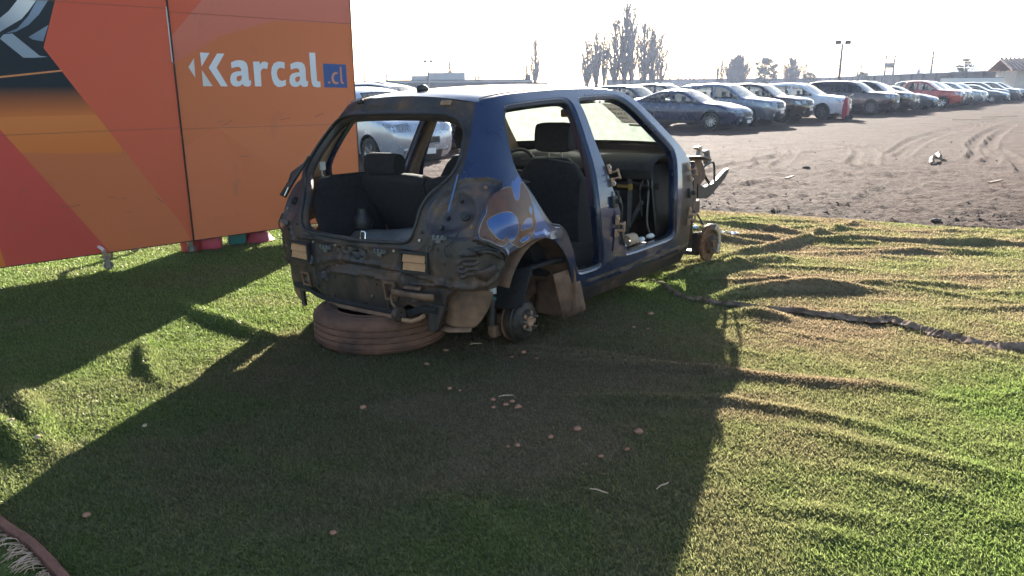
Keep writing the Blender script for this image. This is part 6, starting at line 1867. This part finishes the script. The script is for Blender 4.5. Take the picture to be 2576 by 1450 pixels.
def leafy_data(seed, n=2600, shape='round', density=1.0):
    rg = np.random.default_rng(seed); tr = MB(); lf = MB()
    tr.tube([(0, 0, 0), (.01, .0, .2), (-.01, .01, .42), (.0, .0, .7)], [.03, .024, .017, .006], 6)
    cl = []
    for k in range(26):
        a = rg.uniform(0, 2 * math.pi); h = rg.uniform(.28, .95)
        rr_ = {'round': .33 * math.sin(math.pi * min(max((h - .15) / .85, .05), .98)) ** .6, 'column': .20 * (1.05 - h) ** .35, 'sparse': .24}[shape] * rg.uniform(.25, 1)
        c = np.array([math.cos(a) * rr_, math.sin(a) * rr_, h]); cl.append((c, rg.uniform(.05, .12)))
        tr.tube([(0, 0, max(.15, h - .3)), c * np.array([.5, .5, 1]) - np.array([0, 0, .08]), c], [.009, .006, .002], 4, cap=False)
    for i in range(n):
        c, r_ = cl[rg.integers(len(cl))]; p = c + rg.normal(0, 1, 3) * r_ * .55
        d1 = rg.normal(0, 1, 3); d1 /= np.linalg.norm(d1); d2 = np.cross(d1, rg.normal(0, 1, 3)); d2 /= np.linalg.norm(d2); s_ = rg.uniform(.012, .026)
        lf.add([p - d1 * s_, p + d2 * s_ * .6, p + d1 * s_, p - d2 * s_ * .6], [(0, 1, 2, 3)])
    return tr, lf


TREES = {}


def tree_meshes(kind):
    if kind not in TREES:
        tr, br = {'pop0': lambda: poplar_data(1, .12, 88), 'pop1': lambda: poplar_data(2, .15, 96), 'pop2': lambda: poplar_data(3, .085, 62), 'pop3': lambda: poplar_data(4, .21, 110), 'bush': lambda: poplar_data(5, .30, 420),
                  'round': lambda: leafy_data(6, 5200), 'col': lambda: leafy_data(7, 2400, 'column'), 'sparse': lambda: leafy_data(8, 900, 'sparse')}[kind]()
        leaf = kind in ('round', 'col', 'sparse')
        a = tr.build('trunk', M['bark'], fixn=False); b = br.build('crown', M['leaf_dark'] if leaf else M['twig'], smooth=not leaf, fixn=False)
        C.objects.unlink(a); C.objects.unlink(b); TREES[kind] = (a.data, b.data)
    return TREES[kind]


def tree(px, py, Y, kind, name, label, group, wid=1.0, lean=0.0):
    x = farx(px, Y); h = farz(py, Y) + .35; tm, cm_ = tree_meshes(kind)
    e = empty(name, (x, Y, -.35), rng.uniform(0, 6.28)); e.scale = (h * wid, h * wid, h); e.rotation_euler = (lean, 0, e.rotation_euler.z) if lean else e.rotation_euler
    tag(e, label, 'tree', group)
    for nm, me in (('trunk', tm), ('crown', cm_)): link(bpy.data.objects.new(nm, me), e)


big = [(1478, 104, 'pop1', 1.1), (1502, 80, 'pop0', 1.0), (1521, 80, 'pop2', .8), (1548, 52, 'pop1', 1.0), (1573, 12, 'pop0', .9), (1591, 18, 'pop2', .9), (1619, 58, 'pop1', 1.0), (1641, 72, 'pop0', 1.1), (1664, 85, 'pop3', .8)]
lbs = ['tall bare poplar at the left end of the big poplar group', 'bare poplar second from the left of the big group', 'slim bare poplar third from the left of the big group', 'bare poplar just left of the tallest poplar', 'tallest bare poplar in the middle of the big group', 'bare poplar just right of the tallest poplar', 'bare poplar third from the right of the big group', 'bare poplar second from the right of the big group', 'spreading bare poplar at the right end of the big group']
for (px, py, k, w), lb in zip(big, lbs): tree(px, py, 170 + rng.uniform(-9, 9), k, 'poplar_tree', lb, 'tall bare poplars in the middle distance', w * 1.4)
for px, py, k, w, Y, lb in ((1349, 100, 'pop1', 1.1, 175, 'lone bare poplar left of the big poplar group'), (1329, 145, 'pop2', .8, 175, 'small slim bare poplar beside the lone poplar'), (1135, 150, 'pop1', 1.1, 190, 'bare poplar behind the grey block of the low building'), (1168, 168, 'pop2', .9, 190, 'small bare poplar at the right end of the grey block'), (1198, 178, 'pop2', .9, 195, 'small bare poplar right of the grey block, the shorter of a pair'), (1206, 172, 'pop0', .9, 195, 'small bare poplar right of the grey block, the taller of a pair'),
                            (1806, 150, 'pop2', .9, 180, 'slim bare poplar left of the dense tree clumps, the left of two'), (1816, 151, 'pop0', .9, 180, 'slim bare poplar left of the dense tree clumps, the right of two'), (2026, 160, 'pop3', .8, 180, 'spreading bare tree right of the dense tree clumps')):
    tree(px, py, Y, k, 'poplar_tree', lb, 'bare poplars scattered along the skyline', w)
for i, px in enumerate((1708, 1716, 1727, 1737, 1748, 1762, 1773)):
    tree(px, 178 + 5 * (i % 3), 230, 'pop2', 'poplar_tree', ('first', 'second', 'third', 'fourth', 'fifth', 'sixth', 'last')[i] + ' from the left of the low thin trees right of the big poplars', 'thin trees in a line on the skyline', 1.0)
tree(1861, 142, 185, 'bush', 'bare_tree', 'dense bushy bare tree with a flat top, left of the round tree', 'dense clumps on the skyline', 1.5)
tree(1845, 150, 188, 'bush', 'bare_tree', 'dense bare tree at the left side of the flat-topped clump', 'dense clumps on the skyline', 1.3)
tree(1925, 150, 185, 'round', 'round_tree', 'round leafy tree between the two dense clumps', 'dense clumps on the skyline', 1.35)
tree(1993, 150, 185, 'bush', 'bare_tree', 'dense bushy bare tree right of the round tree', 'dense clumps on the skyline', 1.4)
tree(2426, 130, 120, 'sparse', 'leaning_tree', 'sparse leafy leaning tree above the wall at the right', None, .8)
tree(2412, 152, 121, 'sparse', 'leaning_tree', 'smaller sparse tree at the foot of the leaning tree', None, .9)
tree(2169, 187, 160, 'round', 'round_tree', 'small round bush behind the wall left of the twin poles', None, 1.4)
tree(2310, 178, 170, 'pop3', 'bare_tree', 'thin bare tree behind the wall between the poles', None, 1.2)
tree(2040, 186, 190, 'round', 'round_tree', 'small round tree at the right foot of the dense clumps', None, 1.6)

# boundary wall, in long runs
M['wall'] = pmat('grey_render', [(.055, .052, .058), (.085, .08, .088)], .6, .9, bump=.2, bscale=3)


def wall_run(a, b, h, name, label):
    e = empty(name, (a[0], a[1], -.35)); tag(e, label, 'wall')
    d = Vector((b[0] - a[0], b[1] - a[1], 0)); L_ = d.length; d.normalize()
    MB().bar((0, 0, h / 2), (d.x * L_, d.y * L_, h / 2), .2, h).build('masonry', M['wall'], e)
    MB().bar((0, 0, h + .05), (d.x * L_, d.y * L_, h + .05), .3, .1).build('coping', M['wall'], e)
    n = int(L_ / 6)
    for i in range(n + 1):
        p = d * (L_ * i / n) - Vector((-d.y, d.x, 0)) * -.14
        MB().box((p.x, p.y, h / 2), (.3, .3, h + .02)).build('pier', M['wall'], e)


wall_run((60, 97), (86, 230), 3.05, 'boundary_wall', 'long grey boundary wall behind the far parked cars at right')
wall_run((86, 231), (30, 250), 3.05, 'boundary_wall', 'grey boundary wall at the foot of the dense trees')

# small tiled house at the right edge
hs = empty('tiled_house', (58.2, 92, -.35), R(-12)); tag(hs, 'low pale house with a striped barrel-tile roof at the right edge', 'house')
M['house'] = pmat('pale_plaster', [(.40, .37, .33), (.50, .46, .41)], .8, .9)
M['tile'] = pmat('clay_tiles', [(.30, .20, .17), (.42, .30, .25)], 2, .85)
MB().box((7, 3, 1.5), (14, 6, 3.0)).build('wall', M['house'], hs)
rf = MB().add([(-.8, -.9, 3.0), (14.8, -.9, 3.0), (14.8, 3, 4.3), (-.8, 3, 4.3), (14.8, 6.8, 3.0), (-.8, 6.8, 3.0)], [(0, 1, 2, 3), (3, 2, 4, 5)]).build('roof', M['tile'], hs, smooth=False, solid=.08)
for i in range(34):
    x = -.7 + i * .46
    MB().tube([(x, -.95, 3.08), (x, 3, 4.40)], .15, 8).build('tile_rib', M['tile'], rf)
for x in (1.6, 7.5):
    w = MB().box((x, -.02, 1.75), (1.1, .10, 1.1)).build('window', M['white_metal'], hs)
    MB().box((x, -.08, 1.75), (.95, .02, .95)).build('pane', M['glass_dark'], w)
MB().box((4.4, -.02, 1.05), (.95, .08, 2.1)).build('door', M['brown_metal'], hs)
MB().box((3.0, -.03, .35), (6, .06, .7)).build('plinth', pmat('terracotta_plinth', [(.35, .18, .11), (.42, .22, .14)], 1, .9), hs)

# white box trailer parked behind the row
tr = empty('box_trailer', (50.6, 87.5, -.3), R(8)); tag(tr, 'long low white box trailer behind the far cars', 'trailer')
MB().box((0, 0, 1.30), (5.9, 2.2, 1.7)).build('box', M['white_metal'], tr, bevel=.05)
MB().box((0, 0, .40), (5.6, 1.0, .14)).build('chassis', M['rear_metal'], tr)
for x in (-1.2, 1.2):
    MB().lathe([(0, -.1), (.3, -.1), (.32, 0), (.3, .1), (0, .1)], (x, -1.0, .32), 'y', 18).build('wheel', M['tyre_black'], tr)
MB().box((0, 0, 2.17), (5.96, 2.26, .06)).build('roof', M['grey_plastic'], tr)

# low industrial building at left
M['clad'] = pmat('grey_cladding', [(.26, .28, .31), (.34, .36, .39)], .3, .7)
ib = empty('industrial_building', (-22, 140, -.35)); tag(ib, 'long low grey industrial building with a taller block at its left', 'building')
MB().box((13, 4, 1.25), (25.6, 8, 2.5)).build('wall', M['clad'], ib)
MB().box((10.6, 4, 1.9), (6.6, 7.9, 3.8)).build('tower_block', M['clad'], ib)
MB().box((5.8, 4, 1.65), (2.6, 7.8, 3.3)).build('stair_block', M['clad'], ib)
MB().box((13, 4, 2.54), (26.4, 8.6, .1)).build('roof', M['wall'], ib)
for i in range(10):
    x = 1.2 + 2.5 * i
    w = MB().box((x, -.02, 1.3), (1.1, .1, .6)).build('window', M['rear_metal'], ib); MB().box((x, -.09, 1.3), (.95, .02, .48)).build('pane', M['glass_dark'], w)
MB().box((25.0, 3, 3.0), (1.0, 1.0, .9)).build('roof_tank', M['wall'], ib)
wall_run((-26, 131), (6, 133), 2.0, 'boundary_wall', 'low pale wall in front of the industrial building')

# poles, floodlights and wires
M['pole'] = pmat('grey_pole', [(.16, .15, .15), (.23, .22, .21)], 2, .8)
M['wire'] = pmat('black_cable', (.05, .05, .055), rough=.7)
poles = {}


def pole(px, py, Y, name, label, flood=0, arms=1, r=.17):
    x = farx(px, Y); h = farz(py, Y) + .35
    e = empty(name, (x, Y, -.35)); tag(e, label, 'pole'); poles[px] = Vector((x, Y, h - .35))
    MB().tube([(0, 0, 0), (0, 0, h * .5), (0, 0, h)], [r * 1.3, r, r * .75], 10).build('mast', M['pole'], e)
    for k in range(arms):
        MB().bar((-.8, 0, h - .3 - .8 * k), (.8, 0, h - .3 - .8 * k), .1, .1).build('crossarm', M['pole'], e)
        for q in (-.7, 0, .7): MB().lathe([(0, 0), (.05, 0), (.06, .06), (.03, .12), (.05, .18), (0, .2)], (q, 0, h - .25 - .8 * k), n=8).build('insulator', M['grey_plastic'], e)
    for k in range(flood):
        q = (-.45, .45, 1.0)[k]
        MB().box((q, -.1, h + .12), (.5, .3, .35)).build('floodlight', M['rear_metal'], e, bevel=.04)


pole(2112, 116, 75, 'light_pole', 'tall light pole with a lamp on top above the black suvs', 2, 0, .13)
pole(1081, 156, 120, 'light_pole', 'light pole with two floodlights above the grey block', 2, 0, .12)
pole(2225, 143, 140, 'utility_pole', 'left of the twin utility poles behind the wall')
pole(2246, 143, 141, 'utility_pole', 'right of the twin utility poles behind the wall', 0, 2)
pole(2341, 134, 130, 'utility_pole', 'tall utility pole between the twin poles and the leaning tree')
pole(1320, 169, 160, 'utility_pole', 'utility pole at the right end of the low building')
pole(921, 186, 160, 'utility_pole', 'short utility pole next to the edge of the orange board')
pole(976, 185, 150, 'utility_pole', 'utility pole at the left end of the low building')
pole(1529, 165, 150, 'utility_pole', 'utility pole in front of the big poplar group')
pole(1686, 178, 170, 'utility_pole', 'short lamp-like pole right of the big poplar group', 1, 0)
pole(2157, 177, 150, 'utility_pole', 'short utility pole behind the first black suvs')
pole(2165, 165, 152, 'utility_pole', 'thin utility pole left of the twin poles', 0, 0)
x_, Y_ = farx(2236, 139), 139
tx_ = MB().box((x_, Y_, farz(170, 139)), (1.1, .8, .9)).build('transformer', M['pole'], bevel=.1)
tag(tx_, 'grey transformer box hung between the twin utility poles', 'transformer')


def wire(a, b, sag, label):
    a, b = Vector(a), Vector(b)
    pts = [a.lerp(b, t) - Vector((0, 0, sag * 4 * t * (1 - t))) for t in np.linspace(0, 1, 15)]
    o = MB().tube(pts, .055, 5).build('power_line', M['wire']); tag(o, label, 'cable', 'overhead power lines')


pR = lambda px, py, Y: (farx(px, Y), Y, farz(py, Y))
k = 0
for y0, y1 in ((150, 138), (152, 141), (158, 146), (165, 150), (172, 163)):
    wire(pR(2341, y0, 130), pR(2640, y1, 90), .4, ('top', 'second', 'third', 'fourth', 'lowest')[k] + ' overhead cable right of the tall utility pole'); k += 1
for i, (y0, y1) in enumerate(((148, 148), (151, 152), (166, 165))):
    wire(pR(2246, y0, 141), pR(2341, y1, 130), .4, ('top', 'middle', 'lowest')[i] + ' overhead cable between the twin poles and the tall pole')
for i, (y0, y1) in enumerate(((168, 149), (172, 152), (180, 166), (188, 178))):
    wire(pR(1960, y0, 190), pR(2225, y1, 140), .7, ('top', 'second', 'third', 'lowest')[i] + ' overhead cable left of the twin poles')
wire(pR(1529, 186, 150), pR(1720, 186, 190), 2.0, 'sagging cable in front of the big poplar group')
wire(pR(1715, 185, 190), pR(1960, 172, 190), .8, 'overhead cable crossing the dense tree clumps')

# far hills
hx = np.linspace(180, 900, 90)
hh = 3 + 30 * np.exp(-((hx - 760) / 150) ** 2) + 12 * np.exp(-((hx - 560) / 70) ** 2) + 6 * fbm(hx / 60, hx * 0, 3, 4)
rows = [[(x, 1000, -1) for x in hx], [(x, 1060 + 60 * vnoise(np.array([x / 40]), np.array([2.]), 4)[0], h * .55) for x, h in zip(hx, hh)], [(x, 1150, h) for x, h in zip(hx, hh)], [(x, 1250, h * .5) for x, h in zip(hx, hh)], [(x, 1330, -1) for x in hx]]
o = MB().grid(rows).build('hills', pmat('far_hills', [(.10, .10, .09), (.16, .15, .13)], .02, .95)); tag(o, 'far hazy hills on the right horizon', 'hills', kind='structure')

# ================================================================== SMALL THINGS ON THE GROUND
st = [(-.67, 3.2, .016, 'lone terracotta stone in the shadow, left of the stone cluster'), (-.44, 3.74, .015, 'terracotta stone on the turf in front of the lying tyre'), (-.09, 3.28, .012, 'far left stone of the cluster in the middle of the shadow'), (-.085, 3.19, .011, 'nearest stone of the cluster in the middle of the shadow'),
      (-.03, 3.22, .014, 'blocky stone in the middle of the shadow cluster'), (.025, 3.19, .017, 'largest stone of the shadow cluster, at its right end'), (-.002, 3.255, .012, 'stone at the far right of the shadow cluster'), (.27, 2.95, .016, 'egg-shaped pale stone right of the shadow cluster'), (.52, 2.92, .018, 'two-humped terracotta stone at the right of the shadow'),
      (.87, 4.64, .02, 'terracotta stone under the sill, right of the rear brake drum'), (-.36, 3.95, .014, 'terracotta stone between the lying tyre and the dust line'), (.06, 3.91, .013, 'largest stone of the row in front of the brake drum'), (-.58, 2.2, .012, 'small stone near the bottom edge, in the left half of the shadow'), (.0, 3.86, .010, 'left stone of the row in front of the brake drum'),
      (.13, 3.84, .010, 'right stone of the row in front of the brake drum'), (-.30, 3.42, .012, 'larger of the stone pair left of the shadow cluster'), (-.25, 3.40, .008, 'smaller of the stone pair left of the shadow cluster'), (.155, 2.87, .012, 'stone just below left of the egg-shaped pale stone'), (.02, 2.80, .011, 'larger stone of the pair below the shadow cluster'),
      (-.02, 2.79, .008, 'smaller stone of the pair below the shadow cluster'), (.34, 2.70, .012, 'stone below right of the egg-shaped pale stone'), (.45, 2.76, .010, 'small stone just below the two-humped stone'), (.72, 4.35, .012, 'left stone of the pair beside the shadow edge near the carpet flap'), (.80, 4.33, .011, 'right stone of the pair beside the shadow edge near the carpet flap'), (-1.44, 2.32, .013, 'small orange stone beside the bound mat edge')]
for i, (x, y, r_, lb) in enumerate(st):
    o = lump((0, 0, 0), r_ * .9, 200 + i, (1.15, .9, .75), 2).build('stone', M['orange_stone']); o.location = (x, y, turf_z(x, y) + .006 + r_ * .2)
    tag(o, lb, 'stone', 'stones scattered on the shaded turf')
for i, (x, y, a, lb) in enumerate(((.53, 2.45, 40, 'thin dry twig on the turf at the right of the shadow'), (.30, 2.42, -30, 'thin dry twig on the turf in the middle of the shadow'), (-.03, 3.29, 10, 'short pale splinter among the stones'), (-.20, 4.0, 5, 'thin pale splinter beside the lying tyre'))):
    o = MB().tube([(-.035, 0, 0), (-.01, .004, .003), (.015, -.002, .004), (.035, .003, .001)], [.002, .003, .0028, .0015], 6).build('twig', M['card']); o.location = (x, y, turf_z(x, y) + .022); o.rotation_euler = (0, 0, R(a)); tag(o, lb, 'twig')
for i, (x, y, lb) in enumerate(((-2.06, 2.92, 'small yellow dry leaf on the lit turf at the left edge'), (-1.89, 2.81, 'small brown dry leaf on the lit turf at the left edge'), (-1.55, 2.99, 'small tan dry leaf at the shadow edge on the left'), (2.32, 4.36, 'small white scrap beside the turned-up carpet edge'), (1.46, 4.86, 'small white scrap on the fold of the carpet'))):
    o = MB().grid([[(a * .011, b * .008, .004 * math.sin(a * 2 + b)) for a in (-1, -.3, .4, 1)] for b in (-1, 0, 1)]).build('dry_leaf' if i < 3 else 'paper_scrap', M['card'] if i < 3 else M['paper_white'], solid=.001)
    o.location = (x, y, turf_z(x, y) + .024); o.rotation_euler = (.2, .1, i); tag(o, lb, 'leaf' if i < 3 else 'scrap')
for i, (x, y, lb) in enumerate(((1.95, 7.15, 'white torn plastic sheet on the turf beyond the front brake'), (2.05, 7.05, 'smaller white plastic shred beside the torn sheet'), (1.80, 7.45, 'pale blue bottle cap on the turf beyond the front brake'))):
    o = (lump((0, 0, 0), .028, 9, (1, 1, .7)) if i == 2 else MB().grid([[(a * .06, b * .03, .012 * math.sin(a * 3 + b * 2) + .01) for a in np.linspace(-1, 1, 6)] for b in (-1, 0, 1)])).build('plastic_scrap', pmat('pale_blue', (.35, .6, .7), rough=.4) if i == 2 else M['paper_white'])
    o.location = (x, y, turf_z(x, y) + .02); tag(o, lb, 'scrap')


def lotz(x, y): return float(lot_h(np.array([x]), np.array([y]))[0])


o = MB().grid([[(8.1 + 1.2 * t + dx, 14.9 + 2.0 * t + .10 * math.sin(t * 9), lotz(8.1 + 1.2 * t, 14.9 + 2.0 * t) + .03 + .07 * abs(math.sin(t * 7)) * (t > .2) + dz) for t in np.linspace(0, 1, 14)] for dx, dz in ((-.05, 0), (0, .03), (.05, .01))]).build('bumper_strip', M['brown_metal'], solid=.01)
tag(o, 'bent brown strip of torn bumper lying on the dirt lot', 'debris')
for i, (x, y, a, Ln, lb) in enumerate(((7.15, 11.38, 10, .22, 'short bent brown board on the dirt near the right edge'), (21.5, 36.5, 5, 2.2, 'long dark plank on the dirt before the far cars, left one'), (24.5, 39.5, 8, 2.0, 'long dusty plank on the dirt before the far cars, right one'), (4.4, 12.2, 20, .16, 'short brown stick on the dirt in the middle of the lot'))):
    o = MB().bar((-Ln / 2, 0, 0), (Ln / 2, .02, .03), .05, .02).build('plank', M['brown_metal']); o.location = (x, y, lotz(x, y) + .03); o.rotation_euler = (0, 0, R(a)); tag(o, lb, 'plank')
# clods and crumbs of earth on the lot
V = []; Fc = []
for i in range(200):
    r0_ = rng.uniform(8, 26) if i > 150 else rng.uniform(8, 11); a = R(rng.uniform(5, 36)); x, y = r0_ * math.sin(a), r0_ * math.cos(a)
    if y < 10.05 - .5017 * x: continue
    s_ = rng.uniform(.008, .024) * (1 + r0_ * .02); z = lotz(x, y) + s_ * .2
    b = len(V); q = rng.normal(0, .3, (6, 3))
    for k_, d_ in enumerate(((1, 0, 0), (0, 1, 0), (-1, 0, 0), (0, -1, 0), (0, 0, .8), (0, 0, -.5))): V.append((x + s_ * (d_[0] + q[k_, 0]), y + s_ * (d_[1] + q[k_, 1]), z + s_ * (d_[2] + q[k_, 2] * .5)))
    Fc += [(b + 0, b + 1, b + 4), (b + 1, b + 2, b + 4), (b + 2, b + 3, b + 4), (b + 3, b + 0, b + 4)]
o = mesh_obj('earth_clods', V, Fc, M['dirt_clod'], None, False); tag(o, 'small clods of earth scattered over the dirt lot', 'dirt', kind='stuff')
for i, (x, y, r_, lb) in enumerate(((5.35, 14.07, .06, 'dark clod of earth left of the tyre tracks'), (3.68, 8.35, .03, 'clod of earth at the turf edge beside the seam'), (4.43, 7.95, .045, 'large clod of earth at the turf edge towards the right'), (3.5, 8.5, .022, 'small clod of earth at the turf edge left of the seam'))):
    o = lump((0, 0, 0), r_, 300 + i, (1.3, 1, .6)).build('clod', M['dirt_clod']); o.location = (x, y, lotz(x, y) + r_ * .3); tag(o, lb, 'clod')

# ================================================================== THE HAZY AIR
hz, nt, b, out = new_mat('hazy_air')
nt.nodes.remove(b)
pv = nt.nodes.new('ShaderNodeVolumePrincipled'); pv.inputs['Color'].default_value = (.60, .72, 1.0, 1); pv.inputs['Density'].default_value = .00028; pv.inputs['Anisotropy'].default_value = .45
nt.links.new(pv.outputs[0], out.inputs['Volume'])
o = MB().box((0, 550, 19.5), (2640, 1720, 43)).build('haze', hz, smooth=False); tag(o, 'thin bright haze in the air over the lot', 'haze', kind='stuff')
